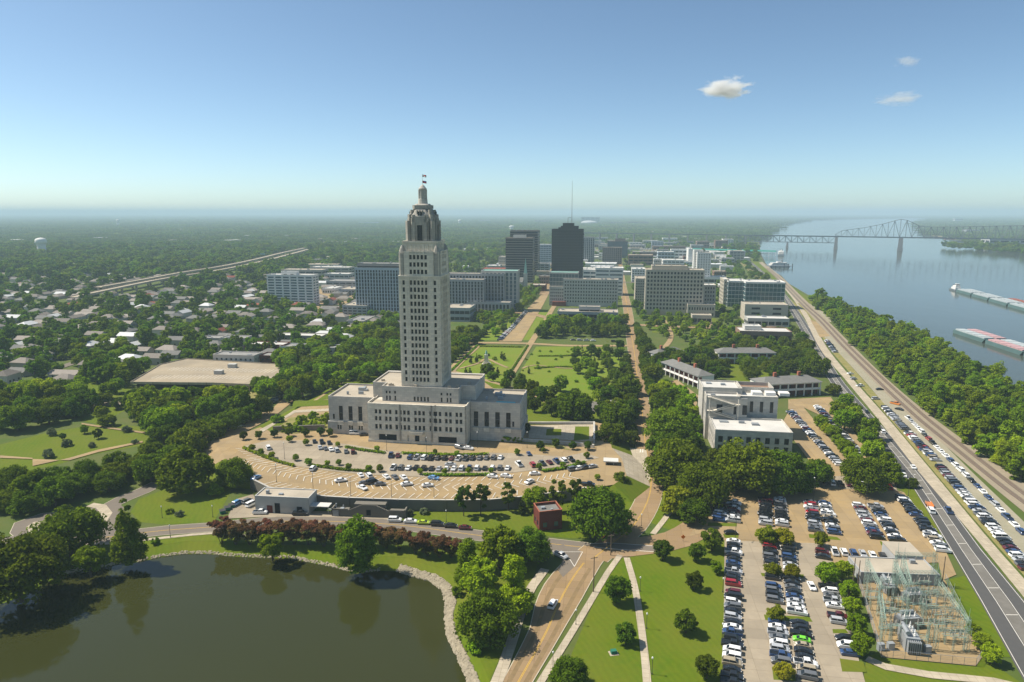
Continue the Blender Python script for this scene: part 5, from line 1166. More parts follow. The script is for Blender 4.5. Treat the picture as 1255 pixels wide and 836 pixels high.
# --- trees one can point to
T1 = [('bigoak', 18, 690, 112, 'broad dark oak hanging over the left edge of the lake'), ('bigoak', 84, 648, 84, 'spreading dark oak on the loop of the lake road'), ('light', 109, 685, 40, 'pale green bushy tree at the lake edge under the loop oak'), ('cypress', 155, 648, 50, 'dark conical cypress between the lake road and the lake'),
      ('light', 333, 667, 36, 'single light green tree at the lake edge before the red myrtles'), ('bank', 436, 664, 55, 'tall broad tree on the lake bank breaking the myrtle row'), ('bigoak', 287, 577, 48, 'dark round oak at the left end of the terrace car park'), ('oak', 228, 572, 70, 'broad oak on the slope left of the terrace car park'), ('bush', 262, 600, 22, 'low yellowish bush below the oak at the terrace end'),
      ('tall', 573, 685, 38, 'dark slim tree at the myrtle row end by the riprap shore'), ('mid', 612, 668, 54, 'broad light topped tree in the grove beside the park road'), ('bigoak', 648, 665, 56, 'dark oak of the grove nearest the slip lane'), ('mid', 588, 705, 50, 'mid green tree in the grove above the riprap shore'), ('tall', 630, 708, 46, 'yellowish tall tree in the grove beside the footpath'), ('bigoak', 598, 752, 78, 'large oak at the near end of the lakeside grove'), ('mid', 636, 735, 40, 'round tree in the grove leaning over the footpath'), ('bush', 560, 724, 16, 'small bush on the shore beside the riprap'), ('bush', 586, 790, 26, 'low bush at the bottom of the shore lawn'),
      ('bigoak', 737, 624, 80, 'big round oak right of the red brick building'), ('pine', 568, 609, 27, 'first scraggy pine below the terrace wall'), ('pine', 589, 607, 28, 'second scraggy pine below the terrace wall'), ('pine', 623, 605, 24, 'thin pine below the terrace wall between two junipers'), ('mid', 656, 609, 34, 'dark tree below the terrace wall right of the pines'), ('pine', 684, 604, 28, 'pine with open crown below the terrace, left of the bluish pine'), ('pine', 707, 601, 26, 'bluish pine below the terrace nearest the big oak'), ('juniper', 609, 614, 9, 'small cone shaped juniper left of the thin pine'), ('juniper', 639, 620, 11, 'cone shaped juniper on the lawn behind the parked cars'), ('juniper', 682, 618, 11, 'dark pointed juniper beside the red brick building'),
      ('round', 757, 720, 37, 'round dark tree between the two footpaths, nearest the crossing'), ('round', 767, 775, 28, 'round dark tree between the two footpaths, middle of three'), ('bigoak', 697, 822, 50, 'dark tree at the bottom edge beside the park road'), ('round', 813, 672, 27, 'round tree on the corner lawn nearest the crossing'), ('round', 854, 675, 24, 'round tree on the corner lawn beside the lot road'), ('round', 873, 660, 29, 'dark tree at the corner of lawn and car park'), ('round', 851, 710, 24, 'round tree with a bare soil ring on the corner lawn'), ('round', 841, 760, 31, 'round tree alone in the middle of the corner lawn'), ('round', 867, 815, 32, 'round tree at the bottom of the lawn beside the parked cars'), ('light', 878, 694, 17, 'small pale tree at the lawn edge beside the parked cars'),
      ('yellow', 940, 655, 30, 'yellow green tree on the car park island, left of a pair'), ('yellow', 960, 656, 28, 'yellow green tree on the car park island, right of a pair'), ('light', 1007, 660, 21, 'bright green young tree on the island by the red cars'), ('yellow', 947, 697, 22, 'yellowish tree on the second island, left one'), ('yellow', 971, 699, 22, 'yellowish tree on the second island, right one'), ('yellow', 952, 751, 26, 'yellowish tree on the third island among parked cars'), ('yellow', 961, 821, 26, 'yellowish tree on the island at the bottom edge'), ('mid', 1015, 701, 30, 'dark green tree at the head of the light green hedge of trees'), ('light', 1034, 697, 26, 'leafy tree beside the white substation building'), ('light', 1041, 722, 26, 'light tree in the row along the substation fence, second'), ('light', 1045, 742, 26, 'light tree in the row along the substation fence, third'), ('light', 1050, 764, 28, 'light tree in the row along the substation fence, fourth'), ('light', 1057, 788, 32, 'light tree at the near end of the row along the substation fence'), ('mid', 1204, 785, 24, 'bushy tree at the right corner of the substation'), ('mid', 1216, 800, 26, 'low bushy tree outside the substation fence by the river road'), ('mid', 1193, 770, 18, 'small tree at the substation fence'), ('oak', 1118, 591, 16, 'small oak leaning over the river road'),
      ('bigoak', 830, 563, 78, 'broad oak beside the hill road before the archive building'), ('bigoak', 862, 590, 70, 'broad oak at the corner above the car park'), ('yellow', 830, 612, 46, 'yellowish oak at the bend of the hill road'), ('bigoak', 915, 566, 84, 'large oak right in front of the archive building'), ('bigoak', 955, 574, 70, 'large oak before the right corner of the archive building'), ('oak', 905, 583, 44, 'oak in the shade row at the top of the car park'), ('oak', 1003, 577, 40, 'oak over the parked cars at the top of the car park'), ('bigoak', 1060, 580, 58, 'dark oak at the river road corner of the car park'), ('oak', 985, 590, 34, 'small oak overhanging the car park edge'), ('oak', 850, 625, 40, 'lower oak at the corner of lot road and hill road'),
      ('bigoak', 818, 520, 60, 'dark oak behind the hill road left of the archive building'), ('oak', 822, 492, 50, 'oak along the hill road beside the barracks lot'), ('oak', 812, 541, 40, 'oak hanging over the hill road'), ('oak', 850, 545, 34, 'oak tucked under the archive building left wall'), ('oak', 770, 470, 34, 'oak in the row left of the hill road, far end'), ('oak', 757, 508, 44, 'dark oak left of the hill road beside the court'), ('oak', 748, 530, 40, 'dark oak at the court wall'), ('round', 776, 500, 26, 'slim oak at the hill road kerb'), ('oak', 704, 497, 52, 'broad flat oak in front of the capitol car park'), ('oak', 676, 500, 26, 'dark round oak beside the capitol wing'), ('oak', 800, 455, 30, 'oak at the hill road corner by the small pavilion'),
      ('mid', 1027, 500, 24, 'leafy tree in the clump between side lot and river road, far end'), ('mid', 1036, 512, 30, 'leafy tree in the clump between side lot and river road, middle'), ('mid', 1062, 536, 22, 'leafy tree at the near end of the clump by the river road'), ('oak', 1022, 476, 20, 'dark tree at the bend of the river road'), ('oak', 1003, 446, 32, 'dark oak right of the fort green by the river road'),
      ('myrtle', 268, 650, 27, None), ('bush', 208, 626, 10, 'low rounded bush on the slope lawn, left of two'), ('greybush', 220, 629, 11, 'grey rounded bush on the slope lawn, right of two'), ('greybush', 492, 629, 9, 'pale rounded bush left of two on the wall lawn'), ('greybush', 502, 628, 11, 'pale rounded bush in the middle of the wall lawn'), ('greybush', 520, 626, 12, 'pale rounded bush right of two on the wall lawn'), ('bush', 190, 663, 12, 'low bushes on the bank lawn by the footpath'), ('bush', 218, 562, 30, 'round bush at the top of the slope lawn')]
MY = 'crepe myrtles with red tops along the lake road'
TREE_LOG = []
for k, x, y, wp, lb in T1:
    if lb is None: continue
    z = 0
    if k in ('pine',) : z = 0
    TREE_LOG.append(tree_at(k, x, y, wp, lb, z))
ml = [(270, 649, 30), (288, 651, 29), (305, 652, 28), (322, 651, 28), (341, 651, 30), (360, 650, 31), (378, 651, 31), (396, 653, 31), (413, 656, 29), (456, 655, 29), (473, 657, 28), (489, 659, 26), (509, 663, 28), (524, 666, 28), (539, 668, 28), (553, 670, 25)]
for i, (x, y, wp) in enumerate(ml):
    side = 'from its left end' if i < 9 else 'right of the tall bank tree'
    tree_at('myrtle', x, y, wp, f'red topped crepe myrtle in the lake road row, {ordinal(i+1 if i < 9 else i-8)} {side}', 0, MY, squash=0.82)
# terrace trees
tt = [(298, 532), (317, 531), (336, 529), (354, 528), (374, 528), (393, 527), (404, 528), (422, 527)]
for i, (x, y) in enumerate(tt[:7]): tree_at('round', x, y+1, 11, f'small dark tree in the row below the left capitol wing, {ordinal(i+1)} from the left', TZ, 'small trees below the left wing')
yy = [(309, 548, 9), (320, 553, 9), (333, 557, 9), (362, 560, 9), (378, 565, 10), (401, 567, 8), (415, 566, 8), (427, 571, 9), (452, 573, 9), (465, 573, 10), (515, 577, 8), (545, 577, 8), (574, 576, 8), (602, 576, 8), (661, 571, 9), (690, 569, 9), (709, 567, 9), (355, 537, 9), (375, 541, 9), (414, 544, 7), (462, 549, 8), (533, 553, 7), (560, 555, 8), (634, 553, 9), (666, 551, 7), (719, 557, 9), (732, 584, 8)]
for i, (x, y, wp) in enumerate(yy): tree_at('mid' if i % 3 else 'light', x, y, wp, f'young tree in the hedge islands of the terrace car park, {ordinal(i+1)} in hedge order' if i < 17 else f'young tree on the inner islands by the capitol front, {ordinal(i-16)} from the left', TZ, 'young trees on the terrace islands', parts=False)
for i, (x, y, wp) in enumerate([(662, 545, 12), (681, 542, 12), (702, 545, 11), (720, 545, 12), (645, 523, 12), (590, 531, 16), (606, 533, 15), (621, 536, 15), (634, 537, 13), (581, 528, 14)]): tree_at('bush' if i > 4 else 'round', x, y, wp, f'dark shrub below the right capitol wing, {ordinal(i+1)} of ten', TZ, 'dark shrubs below the right wing')
for i, (x, y, wp) in enumerate([(370, 515, 22), (388, 518, 20), (352, 524, 16), (340, 512, 16), (398, 512, 18), (365, 524, 14), (384, 508, 14)]): tree_at('bush', x, y, wp, f'green shrub in the bed left of the capitol, {ordinal(i+1)} of seven', TZ, 'shrubs in the left garden bed')
tree_at('oak', 761, 586, 22, 'low dark oak at the terrace entrance island', 1.0)
# hedges round the inner lot
def hedge(px, zg, wd, hgt, label):
    c = spline(Gs(px, zg), 1.2); rng = np.random.default_rng(len(px)+int(px[0][0])); o0 = c[0]
    C = np.array([(p.x-o0.x, p.y-o0.y, hgt*.55) for p in c]); r = np.full(len(C), wd*.62); q = leaves(rng, C, r, len(C)*26, .34, hgt/wd*.8)
    core = []; 
    o = link('hedge', np_mesh('hedge', q, len(q), ['leaf_mid']), None, (o0.x, o0.y, zg)); tag(o, label, 'hedge')
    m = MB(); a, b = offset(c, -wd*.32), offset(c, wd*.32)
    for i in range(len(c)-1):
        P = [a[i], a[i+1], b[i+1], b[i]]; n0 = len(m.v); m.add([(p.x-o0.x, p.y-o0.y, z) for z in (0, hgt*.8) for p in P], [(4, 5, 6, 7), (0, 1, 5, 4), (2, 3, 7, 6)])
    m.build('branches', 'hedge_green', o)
hedge([(299, 550), (330, 563), (360, 572)], TZ, 1.6, 1.3, 'clipped hedge along the left end of the inner car park')
hedge([(382, 571.5), (420, 576.5), (457, 579.5)], TZ, 1.6, 1.3, 'clipped hedge along the outer edge of the inner car park, left part')
hedge([(520, 583), (560, 583.5), (598, 583)], TZ, 1.6, 1.3, 'clipped hedge along the outer edge of the inner car park, middle part')
hedge([(666, 578.5), (690, 575), (716, 568)], TZ, 1.6, 1.3, 'clipped hedge along the outer edge of the inner car park, right part')
hedge([(494, 556.5), (560, 558.5), (597, 557.5)], TZ, 1.8, 1.2, 'planted strip of shrubs before the capitol front')
hedge([(425, 549), (440, 552), (470, 556)], TZ, 1.8, 1.2, 'planted strip of shrubs left of the capitol door')
for i, (a, b) in enumerate([((647, 424), (612, 478)), ((585, 424), (548, 460)), ((588, 425), (640, 426))]): hedge([a, b], 0, 1.8, 1.3, ['dark hedge along the garden walk on its left', 'dark hedge along the left garden path', 'dark hedge at the far side of the statue garden'][i])
hedge([(660, 437), (700, 436), (722, 430)], 0, 1.5, 1.2, 'curved hedge across the rose lawn, far one'); hedge([(655, 452), (690, 450), (740, 453)], 0, 1.5, 1.2, 'curved hedge across the rose lawn, near one')
# statue garden
P = G(596, 447); sg = thing('statue', 'white stone monument with a dark figure in the garden behind the capitol', 'monument', P, -AX)
n = MB(); n.box(-3.2, 3.2, -3.2, 3.2, 0, 1.2); n.box(-2.2, 2.2, -2.2, 2.2, 1.2, 2.4); n.prism([(-1.5, -1.5), (1.5, -1.5), (1.5, 1.5), (-1.5, 1.5)], 2.4, 8.5, .85); n.build('pedestal', 'limestone', sg)
n = MB(); n.lathe([(.75, 8.5), (.9, 9.4), (.62, 10.4), (.7, 11.2), (.25, 11.6), (.34, 12.0), (.1, 12.4)], 8); n.tube((.6, 0, 11), (1.2, -.5, 10.1), .2, .14); n.build('figure', 'copper_green', sg)
sgp = [(577, 441), (584, 440), (571, 455), (576, 456), (590, 457), (604, 455), (610, 455), (618, 438), (615, 436), (588, 439), (606, 441), (597, 436)]
for i, (x, y) in enumerate(sgp): tree_at('juniper' if i < 9 else 'bush', x, y-2, 6 if i < 9 else 7, f'small clipped evergreen around the garden monument, {ordinal(i+1)} of twelve', 0, 'clipped evergreens round the monument', parts=False)
# --- groves: many of a kind inside a region
def grove(px, spacing, dmin, dmax, keys, label, group, tries=4000, zg=0.0, parts=False, pad=1.5, limit=999, seed=1):
    rng = random.Random(seed); P = Gs(px); xs = [p.x for p in P]; ys = [p.y for p in P]; pts = []
    for _ in range(tries):
        x, y = rng.uniform(min(xs), max(xs)), rng.uniform(min(ys), max(ys))
        if not inpoly(x, y, P) or (pad >= 0 and blocked(x, y, pad)): continue
        if any((x-a)**2+(y-b)**2 < spacing**2 for a, b in pts): continue
        pts.append((x, y))
        if len(pts) >= limit: break
    for x, y in pts: 
        D = rng.uniform(dmin, dmax); k = rng.choice(keys); plant(k, (x, y, zg), D, label, group, parts, squash=rng.uniform(.85, 1.2))
    return pts
def oakrow(px, spacing, D, key, label, group, parts=True, jit=.6):
    c = spline(Gs(px), 1); d = 0
    for a, b in zip(c, c[1:]):
        d += (b-a).length
        if d >= spacing: d = 0; plant(key, (a.x+random.uniform(-jit, jit), a.y+random.uniform(-jit, jit), 0), D*random.uniform(.8, 1.15), label, group, parts)
grove([(0, 612), (60, 600), (120, 586), (180, 572), (215, 555), (262, 530), (300, 512), (318, 520), (262, 545), (225, 562), (200, 588), (150, 602), (100, 614), (40, 626), (0, 634)], 9.5, 13, 19, ['oak', 'oak', 'bigoak'], 'dark oak in the mass of oaks above the lake loop road', 'oaks above the loop road', parts=True, pad=0, seed=4)
grove([(-10, 490), (95, 488), (95, 512), (60, 520), (-10, 536)], 11.5, 14, 21, ['oak', 'bigoak', 'mid'], 'oak at the left edge of the park beyond the lawn', 'oaks left of the park lawn', parts=True, seed=5)
grove([(165, 508), (200, 496), (240, 495), (300, 506), (328, 511), (300, 514), (262, 528), (215, 552), (185, 556), (190, 532)], 11, 14, 21, ['oak', 'bigoak', 'mid'], 'large oak in front of the parking deck', 'oaks before the parking deck', parts=True, pad=0, seed=6)
grove([(95, 475), (165, 485), (165, 520), (110, 525)], 14, 7, 14, ['oak', 'mid', 'suburbtall'], 'scattered tree on the park lawns left of the parking deck', 'park lawn trees', seed=7, limit=14)
grove([(40, 530), (180, 528), (180, 545), (60, 568)], 11, 4, 7, ['round', 'mid', 'greybush'], 'small round tree on the bright park lawn', 'small park lawn trees', seed=8, limit=9)
grove([(350, 480), (400, 455), (440, 440), (487, 420), (487, 462), (430, 462), (385, 488), (345, 500)], 10.5, 12, 19, ['oak', 'oak', 'mid'], 'dark oak in the oaks left behind the capitol', 'oaks left behind the capitol', pad=0, seed=9)
grove([(310, 475), (350, 445), (420, 415), (487, 395), (487, 420), (400, 455), (350, 480), (320, 500)], 11, 12, 19, ['oak', 'suburb', 'mid'], 'oak along the street left of the capitol', 'oaks along the left street', pad=0, seed=10)
grove([(553, 412), (575, 408), (588, 416), (570, 432), (553, 445)], 11, 9, 15, ['oak', 'oak', 'mid'], 'dark oak right behind the capitol tower beside the mall', 'oaks beside the mall', seed=11)
grove([(668, 398), (765, 398), (772, 414), (700, 414), (664, 416)], 12, 12, 18, ['oak', 'mid', 'light', 'oak'], 'oak in the belt before the low modern building', 'oaks before the low modern building', seed=12)
grove([(700, 432), (730, 434), (762, 430), (768, 470), (755, 482), (720, 470), (704, 455)], 13, 6, 12, ['oak', 'round', 'mid'], 'oak scattered on the lawn of the rose garden', 'rose garden oaks', seed=13)
grove([(625, 440), (655, 428), (740, 427), (764, 442), (764, 478), (640, 476)], 8, 1.8, 4, ['bush', 'juniper', 'bush'], 'small clipped bush on the lawn of the rose garden', 'rose garden bushes', seed=41, limit=45)
grove([(588, 414), (610, 414), (636, 388), (616, 388)], 12, 6, 11, ['oak', 'mid'], 'tree on the lawn left of the mall street', 'mall lawn trees', seed=43)
grove([(640, 476), (760, 482), (765, 494), (650, 488)], 14, 8, 13, ['oak', 'round', 'mid'], 'oak in the belt between the lawn and the capitol car park', 'oaks by the capitol car park', seed=14)
grove([(783, 385), (840, 392), (905, 410), (905, 425), (850, 425), (800, 410)], 12, 6, 11, ['street', 'street', 'light'], 'young tree in the plaza before the beige block', 'plaza trees', seed=15)
grove([(785, 420), (800, 440), (870, 440), (880, 470), (840, 450), (800, 460), (785, 450)], 12, 10, 16, ['oak', 'round'], 'oak between the barracks and the plaza', 'oaks by the plaza', seed=16)
grove([(860, 430), (920, 420), (985, 420), (1000, 445), (985, 462), (950, 466), (900, 466), (868, 460), (850, 445)], 12.5, 10, 15, ['oak', 'bigoak'], 'dark oak inside the old fort green', 'oaks of the fort green', seed=17, pad=0.5)
grove([(800, 485), (815, 480), (850, 520), (850, 590), (815, 600), (803, 560)], 9, 11, 17, ['oak', 'mid'], 'dark oak in the strip between hill road and archive building', 'oaks along the hill road', parts=True, seed=18)
grove([(735, 488), (778, 480), (786, 545), (740, 548)], 9.5, 9, 15, ['oak', 'round'], 'oak in the strip left of the hill road', 'oaks left of the hill road', seed=19)
grove([(870, 580), (1000, 585), (1090, 588), (1085, 600), (1000, 596), (905, 594), (868, 600)], 12, 12, 16, ['oak'], 'oak shading cars at the top of the car park', 'oaks at the top of the car park', parts=True, seed=20, pad=0)
grove([(1020, 505), (1040, 495), (1080, 540), (1115, 590), (1100, 600), (1060, 560)], 9, 7, 12, ['mid', 'light'], 'leafy tree between side lot and river road', 'trees beside the river road', parts=True, seed=21)
grove([(560, 385), (600, 372), (640, 378), (640, 360), (660, 352), (662, 362), (645, 380), (600, 400)], 9, 7, 11, ['street', 'mid'], 'street tree along the mall by the gridded office', 'street trees of the mall', seed=22)
grove([(592, 466), (648, 484), (700, 514), (728, 519), (650, 519), (643, 500)], 9, 8, 12, ['oak', 'round'], 'dark oak on the terrace lawn right of the capitol wing', 'oaks right of the capitol', seed=24, zg=TZ, pad=-1)
grove([(388, 490), (430, 463), (478, 457), (482, 468), (404, 487)], 9, 9, 14, ['oak', 'mid'], 'dark oak on the terrace lawn behind the left wing', 'oaks behind the left wing', seed=25, zg=TZ, pad=-1)
oakrow([(1000, 518), (1015, 535), (1035, 557), (1052, 577)], 7.5, 8.5, 'light', 'light green tree in the row between the two side lots', 'trees between the side lots')
oakrow([(768, 440), (772, 470), (776, 500), (778, 520)], 9, 8, 'round', 'slim oak in the row on the left kerb of the hill road', 'hill road kerb oaks')
oakrow([(780, 400), (786, 425), (793, 460), (800, 490)], 9, 9, 'oak', 'oak in the row on the right kerb of the hill road', 'hill road right oaks')
# the wood on the river bank
wood = [(1016, 378), (1040, 384), (1100, 409), (1170, 445), (1255, 494), (1310, 526), (1400, 588), (1400, 690), (1285, 616), (1199, 554), (1144, 510), (1091, 465), (1051, 424), (1018, 392)]
# ------------------------------------------------------------------ elevated highway
def overpass(pts, wd_, label, z=12):
    c = spline(Gs(pts, z), 20); o0 = c[0].copy(); o = thing('overpass', label, 'bridge', (o0.x, o0.y, 0)); c = [p-Vector((o0.x, o0.y, 0)) for p in c]
    n = MB(); L, Rr = offset(c, -wd_/2), offset(c, wd_/2); strip(n, L, Rr, 0); lo = lambda l: [Vector((p.x, p.y, p.z-1.8)) for p in l]; strip(n, Rr, lo(Rr)); strip(n, lo(L), L); n.build('deck', 'pale_concrete', o)
    n = MB()
    for s in (-1, 1): a, b = offset(c, s*(wd_/2-.3)), offset(c, s*wd_/2); up_ = lambda l: [Vector((p.x, p.y, p.z+1)) for p in l]; strip(n, a, up_(a)); strip(n, up_(b), b); strip(n, up_(a), up_(b))
    n.build('parapet', 'pale_concrete', o)
    for i in range(0, len(c), 2):
        n = MB(); n.obox((c[i].x, c[i].y), 1.2, 1.2, 0, z-1.8); n.build('pillar', 'pale_concrete', o)
    keepoff([p+o0 for p in offset(c, -wd_/2-6)]+[p+o0 for p in offset(c, wd_/2+16)[::-1]]); return c, o0
HW1 = [(90, 364), (125, 356.5), (200, 341.5), (262, 332), (318, 321), (352, 312.5), (378, 305.5)]; HW2 = [(120, 352), (172, 343), (222, 334), (270, 326.5), (312, 318), (345, 310), (374, 303.8)]
overpass(HW1, 13, 'pale elevated highway running through the suburban trees, near carriageway'); overpass(HW2, 13, 'pale elevated highway running through the suburban trees, far carriageway')
for k, (x, y) in enumerate(((334, 308), (318, 312))):
    sg = thing('highway_sign', ['green highway sign gantry on the elevated road, far one', 'green highway sign gantry on the elevated road, near one'][k], 'sign', G(x, y+3, 9), .3); n = MB(); n.box(0, 14, -.3, .3, 5, 9.5); n.build('panel', 'copper_green', sg); n = MB(); n.tube((0, 0, 0), (0, 0, 9), .4); n.tube((14, 0, 0), (14, 0, 9), .4); n.build('post', 'grey_metal', sg)
# ------------------------------------------------------------------ houses and forest of the suburbs
import mathutils
def house_meshes(L, Wd, h, rise, hip):
    n = MB(); n.box(0, L, 0, Wd, 0, h)
    if not hip: n.add([(0, 0, h), (0, Wd, h), (0, Wd/2, h+rise*.93), (L, 0, h), (L, Wd, h), (L, Wd/2, h+rise*.93)], [(0, 2, 1), (3, 4, 5)])
    body = n.me('house', 'house_wall')
    e = .6; m = MB(); z = h-.1; k = Wd*.45 if hip else 0
    m.add([(-e, -e, z), (L+e, -e, z), (L+e, Wd+e, z), (-e, Wd+e, z), (-e+k, Wd/2, h+rise), (L+e-k, Wd/2, h+rise)], [(0, 1, 5, 4), (2, 3, 4, 5), (1, 2, 5), (3, 0, 4)] if hip else [(0, 1, 5, 4), (2, 3, 4, 5)])
    w_ = MB()
    for x in (L*.15, L*.4, L*.75): w_.box(x, x+1.4, -.06, -.02, 1.0, 2.6); w_.box(x, x+1.4, Wd+.02, Wd+.06, 1.0, 2.6)
    return body, m, w_
HT = []
for L, Wd, h, rise, hip in ((15, 10, 3.6, 2.6, False), (18, 12, 4, 3.2, True), (14, 11, 6.5, 3, True), (22, 12, 3.6, 2.2, False), (17, 10, 6, 2.8, False)):
    b, r, w_ = house_meshes(L, Wd, h, rise, hip); HT.append((b, {m: r.me('roof', m) for m in ('shingle', 'shingle_red', 'metal_white', 'roof_slate')}, w_.me('window', 'glass_dark')))
flat = []
for L, Wd, h in ((34, 18, 7), (50, 26, 6), (28, 14, 9), (70, 34, 8)):
    n = MB(); n.box(0, L, 0, Wd, 0, h); m = MB(); m.box(-.3, L+.3, -.3, Wd+.3, h+.003, h+.4)
    for k in range(3): m.box(L*(.2+.22*k), L*(.2+.22*k)+2.4, Wd*.4, Wd*.4+2, h+.4, h+1.5)
    flat.append((n.me('commercial_block', 'house_wall'), {q: m.me('roof', q) for q in ('roof_white', 'roof_tan', 'metal_white', 'roof_grey')}))
RN = {'shingle': 'grey shingle', 'shingle_red': 'red', 'metal_white': 'white metal', 'roof_slate': 'dark slate', 'roof_white': 'white flat', 'roof_tan': 'tan flat', 'roof_grey': 'grey flat'}
def region(x, y):
    if x < 170: a = 'beyond the park'
    elif x < 350: a = 'beyond the parking deck'
    elif x < 500: a = 'left of the capitol tower'
    elif x < 640: a = 'right of the capitol tower'
    elif x < 800: a = 'behind the downtown towers'
    else: a = 'beyond the beige office'
    return a
def house(p, rz, k, rf, near):
    b, rs, wn_ = HT[k]; x, y = proj(p)
    lb = f'small house with a {RN[rf]} roof among the trees {region(x, y)}'
    o = tag(link('house', b, None, p, rz), lb, 'house', 'houses among the suburban trees'); link('roof', rs[rf], o)
    if near: link('window', wn_, o)
def block_(p, rz, k, rf):
    b, rs = flat[k]; x, y = proj(p); lb = f'low commercial building with a {RN[rf]} roof {region(x, y)}'
    o = tag(link('commercial_block', b, None, p, rz), lb, 'building', 'low commercial buildings of the suburbs'); link('roof', rs[rf], o)
def foot2(p, rz, L, Wd):
    c, s = math.cos(rz), math.sin(rz); keepoff([(p[0]+x*c-y*s, p[1]+x*s+y*c) for x, y in ((-1, -1), (L+1, -1), (L+1, Wd+1), (-1, Wd+1))])
rg = random.Random(31)
apts = [(318, 352, 448, 437, 'brick', 'white fronted brick'), (343, 410, 436, 426, 'white_paint', 'long white two storey'), (262, 312, 449, 436, 'house_wall', 'cream gabled'), (300, 348, 434, 423, 'brick', 'red brick flat roofed'), (246, 270, 424, 415, 'house_wall', 'pale blue grey'), (270, 300, 425, 415, 'house_wall', 'tan hipped'), (335, 395, 420, 412, 'house_wall', 'white roofed long')]
for i, (x0, x1, yb, yt, wl_, d) in enumerate(apts): bld('apartment_block', d+' apartment block behind the parking deck', x0, x1, yb, yt, 14, wl_, 'roof_white' if i in (3, 6) else 'roof_grey', 'punched', 2, max(4, (x1-x0)//6), fw=.4, fh=.4, group='apartment blocks behind the parking deck', units=2)
hp = []
SUB = Gs([(0, 470), (0, 335), (120, 330), (330, 330), (330, 400), (250, 440), (180, 440), (120, 470)])
for _ in range(9000):
    x, y = rg.uniform(-420, -120), rg.uniform(400, 1300)
    x = rg.uniform(-0.78*y, -0.15*y); p = Vector((x, y, 0))
    if blocked(x, y, 8) or any((x-a)**2+(y-b)**2 < 18.5**2 for a, b in hp): continue
    px, py = proj(p)
    if py > 455 and px > 90: continue
    hp.append((x, y)); rf = rg.choices(['shingle', 'shingle_red', 'metal_white', 'roof_slate'], [7, .5, 1.1, 3])[0]
    house(p, -AX+rg.choice([0, 0, math.pi/2])+rg.uniform(-.1, .1), rg.randrange(5), rf, y < 620); foot2((p.x-2, p.y-7, 0), -AX, 17, 17)
    if len(hp) >= 390: break
cb = 0
for _ in range(1500):
    y = 1000*math.exp(rg.uniform(0, 1.9)); x = rg.uniform(-0.78*y, 0.36*y); p = Vector((x, y, 0))
    if blocked(x, y, 20) or any((x-a)**2+(y-b)**2 < 60**2 for a, b in hp): continue
    px, py = proj(p)
    if not (0 < px < 905): continue
    if rg.random() > (0.75 if px > 640 or py < 300 else .45): continue
    hp.append((x, y)); rf = rg.choices(['roof_white', 'roof_tan', 'metal_white', 'roof_grey'], [4, 2, 3, 2])[0]; k = rg.randrange(4); block_(p, -AX+rg.choice([0, math.pi/2])+rg.uniform(-.3, .3), k, rf); foot2((p.x-4, p.y-22, 0), -AX, 46, 46); cb += 1
    if cb >= 190: break
nb_ = 0; cQ2 = Gs([(562, 340), (620, 322), (640, 332), (672, 345), (672, 320), (700, 296), (770, 288), (880, 286), (905, 300), (888, 335), (860, 350), (800, 330), (760, 322), (700, 330)]); cb = 0; cQ = Gs([(560, 345), (620, 322), (700, 300), (770, 292), (870, 290), (905, 305), (885, 330), (860, 360), (780, 340), (700, 345)])
for _ in range(3000):
    x, y = rg.uniform(-150, 700), rg.uniform(950, 2300); p = Vector((x, y, 0))
    if not inpoly(x, y, cQ) or blocked(x, y, 13) or any((x-a)**2+(y-b)**2 < 42**2 for a, b in hp): continue
    hp.append((x, y)); block_(p, -AX, rg.randrange(4), rg.choice(['roof_white', 'roof_tan', 'roof_grey', 'metal_white'])); foot2((p.x-3, p.y-12, 0), -AX, 40, 36); cb += 1
    if cb >= 80: break
for _ in range(2500):
    x, y = rg.uniform(-150, 750), rg.uniform(900, 2600); p = Vector((x, y, 0))
    if not inpoly(x, y, cQ2) or blocked(x, y, 18): continue
    px, py = proj(p); k = pxm(p); wm, hm = rg.uniform(22, 46), rg.choice([10, 12, 14, 18, 22, 28]); rel, m = where(px, py); wl_ = rg.choice(['white_paint', 'office_pale', 'office_pale', 'office_beige', 'brick_brown', 'brick', 'office_grey', 'fin_blue'])
    fl_ = max(2, int(hm/4)); rf = rg.choice(['roof_white', 'roof_tan', 'roof_grey']); lb = f'{["two", "three", "four", "five", "six", "seven"][fl_-2]} storey {tones[wl_]} town block {rel} the {m}'; used_l[lb] = used_l.get(lb, 0)+1
    if used_l[lb] > 1: lb = f'{ordinal(used_l[lb])} {lb}'
    bld('town_block', lb, px, px+wm*k, py, py-hm*k, rg.uniform(22, 36), wl_, rf, 'ribbon', fl_, 4, fw=1.2, fh=.45, group='town blocks among the downtown towers', units=2); nb_ += 1
    if nb_ >= 42: break
